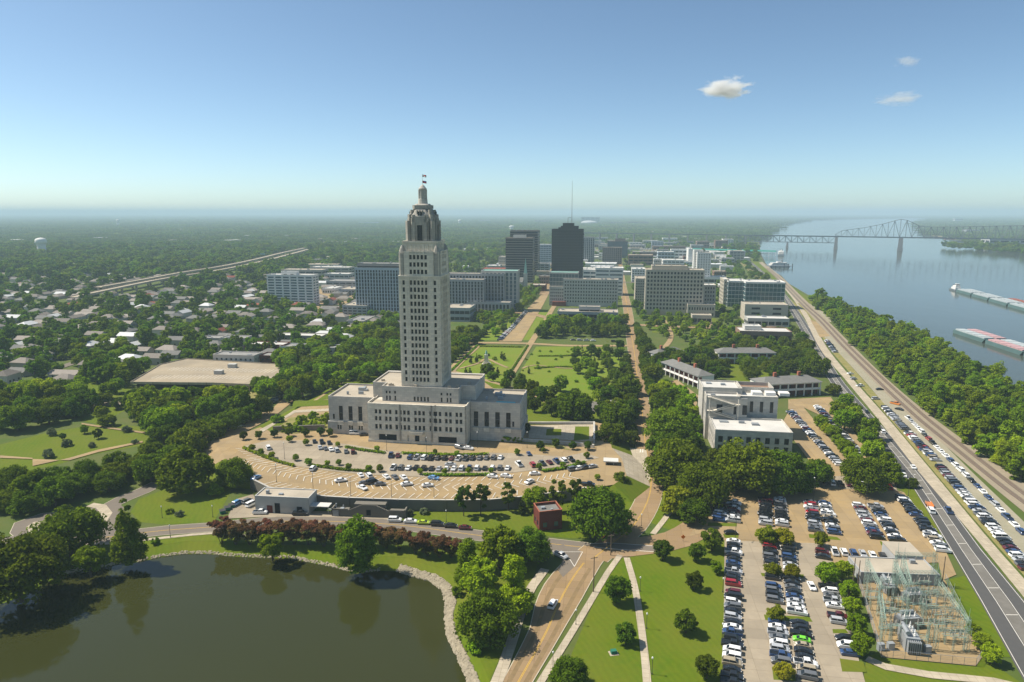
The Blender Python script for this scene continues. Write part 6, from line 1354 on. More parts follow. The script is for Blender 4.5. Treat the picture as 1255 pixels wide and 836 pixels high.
# forest: the nearest trees stand alone, the rest is one far mass on geometry nodes
def gn_scatter(name, pts, meshes, mat_kind):
    """pts: (x, y, z, scale xy, scale z, rot); meshes are instanced on the points"""
    col = bpy.data.collections.new(name+'_kit')
    for me in meshes: o = bpy.data.objects.new(name+'_kit', me); col.objects.link(o)
    me = bpy.data.meshes.new(name); me.from_pydata([p[:3] for p in pts], [], [])
    for at, ty, vals in (('sc', 'FLOAT_VECTOR', [(p[3], p[3], p[4]) for p in pts]), ('ro', 'FLOAT_VECTOR', [(0, 0, p[5]) for p in pts])):
        a = me.attributes.new(at, ty, 'POINT'); a.data.foreach_set('vector', np.array(vals, dtype=np.float32).ravel())
    o = link(name, me); g = bpy.data.node_groups.new(name, 'GeometryNodeTree')
    g.interface.new_socket('Geometry', in_out='INPUT', socket_type='NodeSocketGeometry'); g.interface.new_socket('Geometry', in_out='OUTPUT', socket_type='NodeSocketGeometry')
    N, L = g.nodes, g.links; gi, go = N.new('NodeGroupInput'), N.new('NodeGroupOutput'); ip = N.new('GeometryNodeInstanceOnPoints'); ci = N.new('GeometryNodeCollectionInfo')
    ci.inputs['Collection'].default_value = col; ci.inputs['Separate Children'].default_value = True; ci.inputs['Reset Children'].default_value = True
    L.new(gi.outputs[0], ip.inputs['Points']); L.new(ci.outputs[0], ip.inputs['Instance']); ip.inputs['Pick Instance'].default_value = True
    rnd = N.new('FunctionNodeRandomValue'); rnd.data_type = 'INT'; rnd.inputs['Min'].default_value = 0
    for s in rnd.inputs:
        if s.name == 'Max' and s.type == 'INT': s.default_value = len(meshes)-1
        if s.name == 'Min' and s.type == 'INT': s.default_value = 0
    L.new([s for s in rnd.outputs if s.type == 'INT'][0], ip.inputs['Instance Index'])
    for at, sock in (('sc', 'Scale'), ('ro', 'Rotation')):
        na = N.new('GeometryNodeInputNamedAttribute'); na.data_type = 'FLOAT_VECTOR'; na.inputs['Name'].default_value = at; L.new([s for s in na.outputs if s.type == 'VECTOR'][0], ip.inputs[sock])
    L.new(ip.outputs[0], go.inputs[0]); md = o.modifiers.new('scatter', 'NODES'); md.node_group = g
    return tag(o, kind='stuff')
rgn = np.random.default_rng(5)
def candidates(y0, y1, k, n):
    """points spaced in proportion k to their distance, over the view's fan"""
    out = []; y = y0
    while y < y1:
        s = max(9.5, k*y); nx = int(1.72*y/s)
        for i in range(nx): out.append((-0.86*y+s*(i+rgn.uniform(-.45, .45)), y+s*rgn.uniform(-.45, .45), s))
        y += s*.9
    return out
cityP = Gs([(440, 400), (330, 372), (380, 330), (560, 322), (700, 300), (790, 288), (870, 290), (935, 300), (960, 345), (985, 400), (1000, 430), (950, 480), (850, 560), (800, 600), (640, 640), (300, 560), (300, 500), (420, 420)])
nearP = Gs([(-80, 475), (100, 468), (165, 478), (310, 475), (350, 445), (487, 395), (487, 370), (700, 370), (1300, 520), (1300, 1200), (-500, 1200)])
riverP = [(p.x, p.y) for p in river_top]; woodP = [(p.x, p.y) for p in Gs(wood)]
single = []; mass = []
for x, y, s in candidates(330, 2500, 0.0135, 0):
    if inpoly(x, y, nearP) or inpoly(x, y, woodP): continue
    if blocked(x, y, 2.5 if y < 900 else 6): continue
    px, py = proj(Vector((x, y, 0)))
    if px < -60 or px > 1300: continue
    city = inpoly(x, y, cityP)
    if city and rgn.random() < (0.66 if inpoly(x, y, cQ) else 0.30): continue
    if px > 700 and px < 960 and y > 1000 and rgn.random() < 0.25: continue
    if rgn.random() < (0.14 if y < 700 else 0.26): continue
    (single if len(single) < 285 and not city and px < 480 else mass).append((x, y, s))
rs = random.Random(3)
for x, y, s in single:
    px, py = proj(Vector((x, y, 0))); plant(rs.choice(['suburb', 'suburb', 'suburbtall', 'suburbtall', 'mid']), (x, y, 0), s*rs.uniform(1.05, 1.6), f'green tree among the houses {region(px, py)}', 'suburban trees among the houses', parts=False, squash=rs.uniform(.8, 1.1))
kit = [t['crown'] for t in TREE['suburb']+TREE['street'][:1]]+[t['crown'] for t in TREE['suburbtall']]
wr = random.Random(23); WP = Gs(wood); wx = [p.x for p in WP]; wy = [p.y for p in WP]; wpts = []; wcell = {}
for _ in range(30000):
    x, y = wr.uniform(min(wx), max(wx)), wr.uniform(min(wy), max(wy))
    if not inpoly(x, y, woodP): continue
    c = (int(x//7), int(y//7))
    if any((x-a)**2+(y-b)**2 < 49 for i in (-1, 0, 1) for j in (-1, 0, 1) for a, b in wcell.get((c[0]+i, c[1]+j), ())): continue
    wcell.setdefault(c, []).append((x, y))
    if proj(Vector((x, y, 8)))[0] < 1275: wpts.append((x, y))
wpts.sort(key=lambda q: q[0]**2+q[1]**2)
for x, y in wpts[:295]: plant(wr.choice(['wood', 'wood', 'wood', 'mid', 'tall']), (x, y, -.3), wr.uniform(9.5, 15), 'green tree in the dense wood along the river bank', 'trees of the riverside wood', False, squash=wr.uniform(.75, 1.0))
gn_scatter('riverside_forest', [(x, y, -.3, D, D*wr.uniform(.8, 1.05), wr.uniform(0, 6.28)) for x, y in wpts[295:] for D in (wr.uniform(10, 15),)], [t['crown'] for t in TREE['wood']]+[t['crown'] for t in TREE['mid']], '')
print('wood', len(wpts))
pts = []
for x, y, s in mass:
    city = inpoly(x, y, cityP); D = s*rs.uniform(.95, 1.6)*(0.6 if city else 1); D = min(D, 26); hz = D*rs.uniform(.7, 1.05)
    pts.append((x, y, -0.4, D, min(hz, 19), rs.uniform(0, 6.28)))
gn_scatter('forest', pts, kit, 'leaf_suburb')
# far groves, each a patch of many crowns
kits = []
for k in range(3):
    rng = np.random.default_rng(90+k); C = np.c_[rng.uniform(-.5, .5, (30, 2)), rng.uniform(.05, .10, 30)]; r = rng.uniform(.07, .12, 30); q = leaves(rng, C, r, 900, .035, .8); kits.append(np_mesh('grove', q, len(q), ['leaf_dark']))
pts = []
for x, y, s in candidates(2400, 26000, 0.022, 0):
    px, py = proj(Vector((x, y, 0)))
    if px < -120 or px > 1380 or inpoly(x, y, riverP) or blocked(x, y, 30): continue
    D = s*rs.uniform(1.0, 1.5); pts.append((x, y, -1.0, D, max(D*.6, 60)*rs.uniform(.75, 1.25) if D < 120 else 75*rs.uniform(.8, 1.2), rs.uniform(0, 6.28)))
gn_scatter('far_forest', pts, kits, 'leaf_suburb')
print('single', len(single), 'mass', len(mass), 'far', len(pts), 'houses', len(hp))
# ------------------------------------------------------------------ vehicles
def car_meshes(L, Wd, H, hood, trunk, kind):
    """side profile lofted across five widths; glass house on top"""
    b = .22; sill = .62 if kind == 'sedan' else .78; belt = .98 if kind == 'sedan' else 1.12
    if kind == 'pickup': belt = 1.12
    prof = [(-L/2, b+.12), (-L/2+.08, belt-.22), (-L/2+.35, belt-.02), (L/2-hood, belt), (L/2-.45, belt-.14), (L/2-.05, belt-.38), (L/2, b+.14), (L/2-.25, b), (-L/2+.25, b)]
    V = []; F = []; n = len(prof)
    for y, sh in ((-Wd/2, .9), (-Wd/2+.09, 1.0), (Wd/2-.09, 1.0), (Wd/2, .9)):
        for x, z in prof: V.append((x*(1 if sh == 1 else .985), y, b+(z-b)*(1 if sh == 1 else .93)))
    for k in range(3):
        for i in range(n): j = (i+1) % n; F.append((k*n+i, k*n+j, (k+1)*n+j, (k+1)*n+i))
    F.append(tuple(range(n))); F.append(tuple(range(4*n-1, 3*n-1, -1)))
    body = MB(); body.add(V, F)
    if kind == 'sedan': g0, g1, r0, r1 = -L/2+trunk, L/2-hood+.25, -L/2+trunk+.75, L/2-hood-.65
    elif kind == 'suv': g0, g1, r0, r1 = -L/2+.12, L/2-hood+.2, -L/2+.42, L/2-hood-.6
    elif kind == 'van': g0, g1, r0, r1 = -L/2+.08, L/2-hood+.2, -L/2+.2, L/2-hood-.6
    else: g0, g1, r0, r1 = -.55, L/2-hood+.2, -.4, L/2-hood-.55
    yb, yt = Wd/2-.08, Wd/2-.26; z0, z1 = belt-.04, H-.09
    gl = MB(); P = [(g0, -yb, z0), (g1, -yb, z0), (g1, yb, z0), (g0, yb, z0), (r0, -yt, z1), (r1, -yt, z1), (r1, yt, z1), (r0, yt, z1)]
    gl.add(P, [(0, 1, 5, 4), (1, 2, 6, 5), (2, 3, 7, 6), (3, 0, 4, 7)])
    body.add([(r0-.04, -yt-.03, z1-.02), (r1+.06, -yt-.03, z1-.02), (r1+.06, yt+.03, z1-.02), (r0-.04, yt+.03, z1-.02), (r0+.12, -yt+.1, H), (r1-.12, -yt+.1, H), (r1-.12, yt-.1, H), (r0+.12, yt-.1, H)], [(0, 1, 5, 4), (1, 2, 6, 5), (2, 3, 7, 6), (3, 0, 4, 7), (4, 5, 6, 7)])
    for s in (-1, 1):                                        # pillars
        for xa, xb in ((g0, r0), (g1, r1), ((g0+g1)/2-.1, (r0+r1)/2-.1)): body.bar((xa, s*yb, z0), (xb, s*(yt+.01), z1), .07)
    if kind == 'pickup':
        body.box(-L/2+.06, -.6, -Wd/2+.02, -Wd/2+.12, belt-.06, belt+.02); body.box(-L/2+.06, -.6, Wd/2-.12, Wd/2-.02, belt-.06, belt+.02)
        gl.box(-L/2+.15, -.62, -Wd/2+.13, Wd/2-.13, belt-.01, belt+.004)
    wh = MB(); wh.tube((0, -.11, 0), (0, .11, 0), .34, n=10)
    li = MB()
    for s in (-1, 1): li.box(L/2-.14, L/2-.02, s*(Wd/2-.38)-.2, s*(Wd/2-.38)+.2, belt-.36, belt-.24)
    return body, gl, wh, li, (L/2-.85, -L/2+.85, Wd/2-.12)
CT = {}
for kind, a in dict(sedan=(4.9, 1.86, 1.46, 1.25, .75), suv=(4.95, 1.98, 1.78, 1.15, .3), pickup=(5.8, 2.02, 1.86, 1.35, .3), van=(5.4, 2.0, 2.0, .9, .2)).items():
    b, g, wh, li, ax = car_meshes(*a, kind); one = MB(); one.v, one.f, one.mi = b.v+g.v, [f for f in b.f]+[tuple(i+len(b.v) for i in f) for f in g.f], [0]*len(b.f)+[1]*len(g.f)
    one.cur = 2
    for x in ax[:2]:
        for s in (-1, 1): one.tube((x, s*ax[2]-.11, .34), (x, s*ax[2]+.11, .34), .34, n=8)
    CT[kind] = dict(body=b.me('body', ['paint_white']), glass=g.me('window', ['glass_dark']), wheel=wh.me('wheel', ['rubber']), light=li.me('headlight', ['white_paint']), one=one.me('car', ['paint_white', 'glass_dark', 'rubber']), ax=ax)
CS = 1.06
def car(P, rz, kind, col, label, group, near=False, tilt=None):
    t = CT[kind]; nm = {'sedan': 'sedan', 'suv': 'sport_utility_car', 'pickup': 'pickup_truck', 'van': 'van'}[kind]; cat = {'sedan': 'car', 'suv': 'suv', 'pickup': 'pickup truck', 'van': 'van'}[kind]
    m = M['paint_'+col]; s = CS*random.uniform(.95, 1.05)
    if near:
        o = tag(link(nm, None, None, P, rz), label, cat, group); o.scale = (s, s, s)
        b = link('body', t['body'], o); b.material_slots[0].link = 'OBJECT'; b.material_slots[0].material = m
        link('window', t['glass'], o)
        for x in t['ax'][:2]:
            for q in (-1, 1): link('wheel', t['wheel'], o, (x, q*t['ax'][2], .34))
        link('headlight', t['light'], o)
    else:
        o = tag(link(nm, t['one'], None, P, rz), label, cat, group); o.scale = (s, s, s); o.material_slots[0].link = 'OBJECT'; o.material_slots[0].material = m
    return o
CN = dict(sedan='sedan', suv='SUV', pickup='pickup', van='van')
PAL = (['white']*25+['silver']*14+['grey']*19+['black']*27+['blue']*8+['maroon']*4+['red']*2+['tan']*3)
rc = random.Random(77)
def row(px, zg, place, group, pitch=2.75, face=None, near=False, skip=0.04, lead='near', kinds=None, z=.31, step=None, fixed=None, heading=None):
    """cars side by side along a pixel line; heading: world angle or None for square to the line"""
    c = Gs(px, zg); line = resample(c, 400); cars = []; d = pitch*.5; L = [0]
    for a, b in zip(line, line[1:]): L.append(L[-1]+(b-a).length)
    n = max(1, int(L[-1]/pitch)); 
    for k in range(n):
        if rc.random() < skip and not fixed: continue
        t = (k+.5)*L[-1]/n; j = min(len(L)-2, next(i for i in range(len(L)) if L[i+1 if i+1 < len(L) else i] >= t or i >= len(L)-2)); p = line[j]; tn = (line[min(j+3, 399)]-line[max(0, j-3)]).normalized()
        a = math.atan2(tn.y, tn.x)+math.pi/2 if heading is None else heading
        if heading is None and rc.random() < .35: a += math.pi
        kd = rc.choices(['sedan', 'suv', 'pickup', 'van'], kinds or [5, 4, 2.2, .3])[0]; col = rc.choice(PAL)
        if fixed and k in fixed: kd, col = fixed[k]
        cars.append((p, a+rc.uniform(-.035, .035), kd, col))
    m = len(cars); names = [f'{c_[3]} {CN[c_[2]]}' for c_ in cars]; seen = {}
    for k in range(m):
        l = names[k-1] if k else None; r = names[k+1] if k < m-1 else None
        lb = f'{names[k]} between {l} and {r} {place}' if l and r else f'{names[k]} at the {"far" if k == 0 else "near"} end {place}' if lead == 'near' else f'{names[k]} at the {"left" if k == 0 else "right"} end {place}'
        seen.setdefault(lb, []).append(k); names_k = lb
        cars[k] = (*cars[k], lb)
    for k, (p, a, kd, col, lb) in enumerate(cars):
        if len(seen[lb]) > 1: lb = f'{names[k]}, {ordinal(k+1)} from the {"far" if lead == "near" else "left"} end {place}'
        car((p.x, p.y, zg+z), a, kd, col, lb, group, near)
    return m
G1 = 'cars parked in the large car park'
R_ = lambda px, place, **k: row(px, 0, place, G1, near=True, **k)
R_([(899, 664), (898, 750), (896.5, 845)], 'in the row beside the lawn')
R_([(884, 620), (881, 641)], 'in the short row under oak'); R_([(899, 617), (898, 642)], 'in the short row beside oak')
R_([(938, 613), (938, 646)], 'in upper second block, left column'); R_([(955.5, 612), (958.5, 647)], 'in upper second block, right column')
R_([(943, 670), (945.5, 702)], 'behind paired yellow trees, left column'); R_([(965, 670), (969, 702)], 'behind paired yellow trees, right column')
R_([(946, 708), (951, 754)], 'between yellow tree islands, left column'); R_([(969, 709), (977, 756)], 'between yellow tree islands, right column')
R_([(951.5, 762), (957.5, 818)], 'in lowest centre block, left column'); R_([(979, 764), (990, 836)], 'in lowest centre block, right column', fixed={3: ('sedan', 'green')})
R_([(992, 616), (1000, 654)], 'in upper third block, left column', fixed={1: ('suv', 'red')}); R_([(1009.5, 617), (1023, 657)], 'in upper third block, right column')
R_([(1051, 620), (1075.5, 663)], 'in upper fourth block, left column'); R_([(1071.6, 621), (1100.5, 666)], 'in upper fourth block, right column')
R_([(1104, 611), (1128, 640), (1157, 679)], 'along the river road kerb')
R_([(1013, 719), (1020, 735), (1029, 768)], 'beside the hedge trees, upper part'); R_([(1033, 782), (1043, 808)], 'beside the hedge trees, lower part')
R_([(1007, 676), (1009, 688)], 'by the bright green tree', fixed={0: ('suv', 'maroon'), 1: ('sedan', 'black')})
hv = math.pi/2-R(14)
row([(1017, 678), (1058, 681), (1100, 687)], 0, 'facing the white substation building', G1, near=True, heading=hv, lead='left', pitch=3.0)
G2 = 'cars under the oaks at the top of the car park'
row([(928, 591), (985, 590.5)], 0, 'in shaded top row, left half', G2, heading=hv, lead='left', pitch=3.2); row([(1005, 593), (1095, 600)], 0, 'in shaded top row, right half', G2, heading=hv, lead='left', pitch=3.3)
G3 = 'cars parked between railway and river path'
h19 = math.pi/2-R(19)
row([(1084, 500), (1110, 528), (1148, 567)], 0, 'on the gravel strip, far part', G3, heading=-R(5), pitch=3.0); row([(1152, 573), (1200, 628), (1262, 702)], 0, 'on the gravel strip, near part', G3, heading=-R(5), pitch=3.0, near=True)
row([(1111, 512), (1150, 552), (1200, 600), (1256, 659)], 0, 'in the file beside the railway', G3, heading=h19+R(8), pitch=6.6)
row([(1013, 418), (1024, 433)], 0, 'where the gravel strip begins', G3, heading=0.2, pitch=3.4)
G4 = 'cars in the side lots by the archive building'
row([(969, 506), (1000, 540), (1031, 573)], 0, 'in the lot along archive wall', G4, heading=-R(12), pitch=3.0); row([(1001, 499), (1028, 528), (1056, 560)], 0, 'beneath leafy trees of side lot', G4, heading=-R(12), pitch=3.0)
G5 = 'cars on the terrace car park'
T_ = lambda px, place, **k: row(px, TZ, place, G5, near=True, lead='left', z=.24, **k)
hT = math.pi/2-AX
T_([(381, 542), (408, 544.5)], 'in back row left of door', heading=hT+.5, pitch=3.6); T_([(389, 549.5), (416, 554)], 'before the back hedge, left part', heading=hT+.55, pitch=3.1, skip=0); T_([(420, 554.5), (454, 557)], 'before the back hedge, right part', heading=hT+.4, pitch=3.3)
T_([(475, 559.5), (492, 560)], 'before the capitol door', heading=hT+.2, pitch=3.2); T_([(499, 562), (560, 563.5), (618, 562)], 'in the inner lot back row', heading=hT-.1, pitch=3.2); T_([(478, 574.5), (540, 576), (627, 575)], 'in the inner lot front row', heading=hT, pitch=3.4, skip=.12)
T_([(437, 583.5), (466, 585.5), (500, 587)], 'in outer row below the hedge', heading=hT+.7, pitch=3.9); T_([(660, 570), (704, 564)], 'in inner lot right end row', heading=hT+.5, pitch=3.2); T_([(698, 577), (730, 572.5)], 'below the hedge, right corner', heading=.5, pitch=3.2, skip=0); T_([(643, 582), (668, 582)], 'below the right hedge', heading=.1, pitch=5.4, skip=0); T_([(640, 557), (656, 558)], 'by the right wing island', heading=hT+.3, pitch=3.4, skip=0); T_([(325, 549), (333, 552)], 'behind the left hedge', heading=hT+.6, pitch=3.6, skip=0)
def one(x, y, a, kind, col, lb, zg=0.0, near=True, g=None, z=.31): car(tuple(G(x, y, zg))[:2]+(zg+z,), a, kind, col, lb, g, near)
for x, y, a, kd, col, lb in ((383.5, 576, 1.5, 'suv', 'white', 'white SUV alone in the outer lane below the hedge'), (417.5, 590.5, .35, 'sedan', 'white', 'white sedan driving alone in the outer terrace lane, left'), (444.5, 599.5, -.75, 'sedan', 'white', 'white sedan parked against the terrace wall railing'), (446.5, 593.5, .3, 'sedan', 'grey', 'grey sedan left of a large dark van on the terrace'), (456.5, 592.5, .6, 'van', 'black', 'large dark van between two grey sedans on the terrace'), (466, 595, .15, 'sedan', 'grey', 'grey sedan right of the large dark van'), (498.5, 595, .3, 'sedan', 'white', 'white sedan in the outer lane below the light blue car'), (531.5, 587.5, -.3, 'sedan', 'sky', 'light blue sedan on the terrace below the inner lot'), (524, 596.5, .2, 'sedan', 'white', 'white sedan in the outer lane at the middle of the terrace'), (314, 587, 1.2, 'sedan', 'sky', 'light blue car at the left corner of the terrace beside the oak'), (603.5, 585.5, -.3, 'sedan', 'white', 'white sedan below the hedge, left of a pair'), (620, 585, -.3, 'sedan', 'white', 'white sedan below the hedge, right of a pair'), (649, 592, .9, 'sedan', 'white', 'white sedan leaving the terrace between the pines'), (721, 595.5, -.25, 'pickup', 'black', 'black pickup at the right edge of the terrace'), (636, 570.5, 1.9, 'pickup', 'white', 'white pickup at the end of the inner front row'), (653, 571.5, 1.8, 'suv', 'red', 'red SUV right of the white pickup on the terrace'), (563, 550, -.6, 'suv', 'grey', 'dark SUV at the right garage opening of the capitol'), (574, 551, -.3, 'sedan', 'white', 'white car right of the right garage opening'), (435, 532.5, 0, 'van', 'white', 'white van under the left capitol wing'), (446, 534, .2, 'sedan', 'black', 'black car under the left capitol wing'), (552, 571, 0, 'sedan', 'silver', 'silver car in the inner lot lane')):
    one(x, y, a, kd, col, lb, TZ, True, G5, .24)
G6 = 'cars along the lake road kerb'
for x, y, a, kd, col, lb in ((319, 630, .02, 'pickup', 'white', 'white pickup on the lake road before the service building'), (368, 631.5, 0, 'pickup', 'black', 'black pickup before the right end of the service building'), (308.5, 620, 1.1, 'van', 'white', 'white van beside the left end of the service building'), (303.5, 616.5, 1.0, 'suv', 'grey', 'grey car behind the white van by the service building'), (291, 618.5, 1.2, 'suv', 'sky', 'blue cart at the yard left of the white van'), (484, 639.5, -.05, 'suv', 'white', 'white SUV first in the kerb line below the wall lawn'), (503, 641, -.07, 'sedan', 'white', 'white sedan second in the kerb line below the wall lawn'), (519, 642.7, -.08, 'sedan', 'lime', 'yellow green car in the kerb line below the wall lawn'), (536, 644.6, -.1, 'suv', 'black', 'black car in the kerb line right of the yellow green car'), (552.5, 646.7, -.1, 'sedan', 'black', 'black sedan in the kerb line left of the red car'), (570, 649, -.12, 'sedan', 'maroon', 'dark red car at the right end of the kerb line'), (687, 683, -.75, 'pickup', 'silver', 'silver pickup waiting in the slip lane'), (677.5, 743.5, 1.18, 'suv', 'white', 'white SUV driving on the park road'), (994.5, 721, -1.72, 'sedan', 'white', 'white sedan driving in the car park lane'), (895.5, 655, .0, 'sedan', 'black', 'black car alone at the top of the lawn row'), (1141, 628, 1.25, 'suv', 'white', 'white truck on the river road behind an orange trailer'), (1162, 628, 1.25, 'pickup', 'blue', 'blue pickup on the river road'), (1107, 584, 1.25, 'sedan', 'white', 'white car on the river road beside the small oak'), (1119, 574, 1.25, 'sedan', 'white', 'white car on the river road near the path'), (1082, 531, 1.25, 'suv', 'white', 'white car on the river road beyond the leafy trees'), (1062, 506, 1.25, 'sedan', 'black', 'black car on the river road beside the tree clump'), (1044, 486, 1.25, 'sedan', 'black', 'dark car on the river road near the barracks'), (980, 405, 1.25, 'sedan', 'black', 'black car on the far river road below the brown museum'), (1054, 474, .2, 'pickup', 'white', 'white pickup alone on the gravel strip'), (1046, 465.5, .2, 'suv', 'silver', 'silver car alone on the far gravel strip'), (1073, 490, .1, 'suv', 'silver', 'silver car left of the single file by the railway'), (1078, 478.5, .1, 'sedan', 'black', 'black car close to the railway on the gravel strip'), (1042, 459, .2, 'sedan', 'white', 'small white car at the far gravel strip'), (1097, 496, -1, 'pickup', 'orange', 'orange work truck beside the railway'), (1102, 503, -1, 'sedan', 'black', 'black car behind the orange work truck')):
    one(x, y, a, kd, col, lb, 0, y > 560, None)
n = MB(); n.box(-2.6, 2.6, -1.1, 1.1, .5, 1.0); n.box(-2.6, 2.6, -1.1, -1.0, 1.0, 1.5); n.box(-2.6, 2.6, 1.0, 1.1, 1.0, 1.5); tr = tag(n.build('trailer', 'paint_orange', None, G(1139, 620.5, .05), 1.25), 'orange trailer behind the white truck on the river road', 'trailer')
for s in (-1, 1): q = MB(); q.tube((0, s*1.15, .4), (0, s*1.3, .4), .4, n=10); q.build('wheel', 'rubber', tr)
G7 = 'cars on the streets behind the capitol'
row([(340, 489), (310, 510), (290, 525)], 0, 'at right kerb, street left of capitol', G7, heading=.2, pitch=3.4); row([(322, 500), (296, 514), (275, 526)], 0, 'at left kerb, street left of capitol', G7, heading=.2, pitch=3.4); row([(372, 470), (350, 486)], 0, 'farther up street left of capitol', G7, heading=.2, pitch=3.4)
row([(645, 382), (628, 402), (612, 418)], 0, 'along the mall street', G7, heading=0.1, pitch=3.3); row([(650, 488), (690, 491)], 0, 'in car park behind the capitol', G7, heading=1.2, lead='left', pitch=3.6); row([(655, 498), (735, 503)], 0, 'in near row behind the capitol', G7, heading=1.2, lead='left', pitch=4.2, skip=.3); row([(818, 488), (838, 494)], 0, 'in the barracks lot', G7, heading=.6, lead='left', pitch=4.5, skip=0)
row([(375, 497), (384, 495)], 0, 'by the lawn left of the capitol', G7, heading=.2, lead='left', pitch=5, skip=0)
row([(690, 417), (765, 420)], 0, 'under oaks beyond the rose garden', G7, heading=.1, lead='left', pitch=6, skip=.3)
# ------------------------------------------------------------------ shore stones
def stones(line0, line1, n, smin, smax, seed, name):
    rng = random.Random(seed); a = resample(line0, 200); b = resample(line1, 200); mb = MB()
    for _ in range(n):
        t = rng.uniform(0, 198.9); i = int(t); f = t-i; u = rng.random(); p = a[i].lerp(a[i+1], f).lerp(b[i].lerp(b[i+1], f), u); s = rng.uniform(smin, smax); q = rng.uniform(0, 3)
        P = []
        for z, k in ((-.5, .8), (.05, 1.0), (.55, .55)):
            for j in range(5): an = q+j*1.257+rng.uniform(-.25, .25); r = s*k*rng.uniform(.75, 1.15); P.append((p.x+r*math.cos(an), p.y+r*math.sin(an), p.z+.1+z*s*rng.uniform(.7, 1.1)))
        mb.add(P, [(i2, (i2+1) % 5, 5+(i2+1) % 5, 5+i2) for i2 in range(5)]+[(5+i2, 5+(i2+1) % 5, 10+(i2+1) % 5, 10+i2) for i2 in range(5)]+[(10, 11, 12, 13, 14)])
    o = mb.build(name, 'rock'); return tag(o, kind='stuff')
i0 = next(i for i, p in enumerate(lake_px) if p[0] == 486)
stones(lake[i0:i0+11], [p.lerp(q, .48) for p, q in zip(lake[i0:i0+11], lake_top[i0:i0+11])], 2600, .28, .7, 1, 'shore_rocks')
stones(lake[4:i0], [p.lerp(q, .22) for p, q in zip(lake[4:i0], lake_top[4:i0])], 650, .22, .5, 2, 'shore_rocks')
# ------------------------------------------------------------------ bridge
A = G(931, 303.5, RIV_Z); Bp = G(1290, 311.5, RIV_Z); d = Bp-A; BA = -math.atan2(d.y, d.x)
br = thing('truss_bridge', 'long grey steel cantilever truss bridge across the wide river', 'bridge', A, -BA)
def bp(x, y): return onplane(A, 0, x, y, BA)
D0_ = bp(1024, 290.0); zd = D0_[1]; u_end = bp(1420, 290)[0]; HW = 6.0
n = MB(); n.box(-700, u_end, -HW, HW, zd-1.6, zd+.8); n.box(-700, u_end, -HW-.3, -HW, zd+.8, zd+2.0); n.box(-700, u_end, HW, HW+.3, zd+.8, zd+2.0); n.build('deck', 'bridge_steel', br)
up = [(1024, 287.5), (1032, 282.6), (1060, 279), (1085, 274), (1098, 270.2), (1106.5, 268.3), (1115, 271), (1128, 277.5), (1145, 278.5), (1200, 277.5), (1255, 276.5), (1290, 271), (1305, 268), (1330, 276), (1400, 280)]
UP = [bp(*p) for p in up]
def upz(u):
    for (a, za), (b, zb) in zip(UP, UP[1:]):
        if a <= u <= b: return za+(zb-za)*(u-a)/(b-a)
    return UP[-1][1]
n = MB(); m2 = MB(); u0, u1 = UP[0][0], UP[-1][0]; N_ = 46; T_k = 1.05
for s in (-HW-.6, HW+.6):
    mm = n if s < 0 else m2
    for k in range(N_):
        a, b = u0+(u1-u0)*k/N_, u0+(u1-u0)*(k+1)/N_
        mm.bar((a, s, upz(a)), (b, s, upz(b)), T_k)
        if upz(a)-zd > 3: mm.bar((a, s, zd), (a, s, upz(a)), .7)
        if k % 2: mm.bar((a, s, zd), (b, s, upz(b)), .75)
        else: mm.bar((a, s, upz(a)), (b, s, zd), .75)
n.build('truss', 'bridge_steel', br); m2.build('truss', 'bridge_steel', br)
zl = bp(980, 297.0)[1]
for s in (-HW+.5, HW-.5):
    n = MB(); a0, a1 = bp(905, 297)[0], u0
    for k in range(16):
        a, b = a0+(a1-a0)*k/16, a0+(a1-a0)*(k+1)/16; n.bar((a, s, zl), (b, s, zl), 1.5); n.bar((a, s, zl), (a, s, zd), 1.0)
        n.bar((a, s, zl if k % 2 else zd), (b, s, zd if k % 2 else zl), 1.0)
    n.build('lower_truss', 'bridge_steel', br)
for x, wd_ in ((964.5, 7), (1024, 12), (1103, 16)):
    u = bp(x, 305)[0]; n = MB(); n.obox((u, 0), wd_/2, 9, -2, 9); n.prism([(u-wd_/2+1, -8), (u+wd_/2-1, -8), (u+wd_/2-1, 8), (u-wd_/2+1, 8)], 9, (zl if x < 1000 else zd)-1, .86); n.build('pier', 'pier_stone', br)
for u in range(-680, -20, 70): n = MB(); n.obox((u, 0), 2, 6, 3, zd-1.6); n.build('pier', 'pier_stone', br)
# ------------------------------------------------------------------ barges
def barge(p, rz, cover, label, group, hull='barge_teal'):
    o = thing('barge', label, 'barge', p, rz, group); n = MB(); L, Wd = 29.5, 5.2
    n.add([(-L, -Wd, 0), (L-4, -Wd, 0), (L-4, Wd, 0), (-L, Wd, 0), (-L, -Wd, 3.6), (L, -Wd, 3.9), (L, Wd, 3.9), (-L, Wd, 3.6)], [(0, 3, 2, 1), (4, 5, 6, 7), (0, 1, 5, 4), (1, 2, 6, 5), (2, 3, 7, 6), (3, 0, 4, 7)]); n.build('hull', hull, o)
    n = MB()
    for k in range(9): x = -L+3+k*6; n.box(x, x+5.7, -Wd+.8, Wd-.8, 3.7, 5.3 if k % 2 else 5.1)
    n.build('cover', cover, o)
def tow(p0, p1, rows, cols, covers, lab, group, hull):
    a, b = G(*p0, RIV_Z), G(*p1, RIV_Z); d = (b-a); rz = math.atan2(d.y, d.x); d.normalize(); nn = Vector((-d.y, d.x, 0))
    for j in range(rows):
        for k in range(cols):
            if covers(j, k) is None: continue
            barge(a+d*(30+k*60.5)+nn*(j*11.2), rz, covers(j, k), lab(j, k), group, hull)
    return a, rz
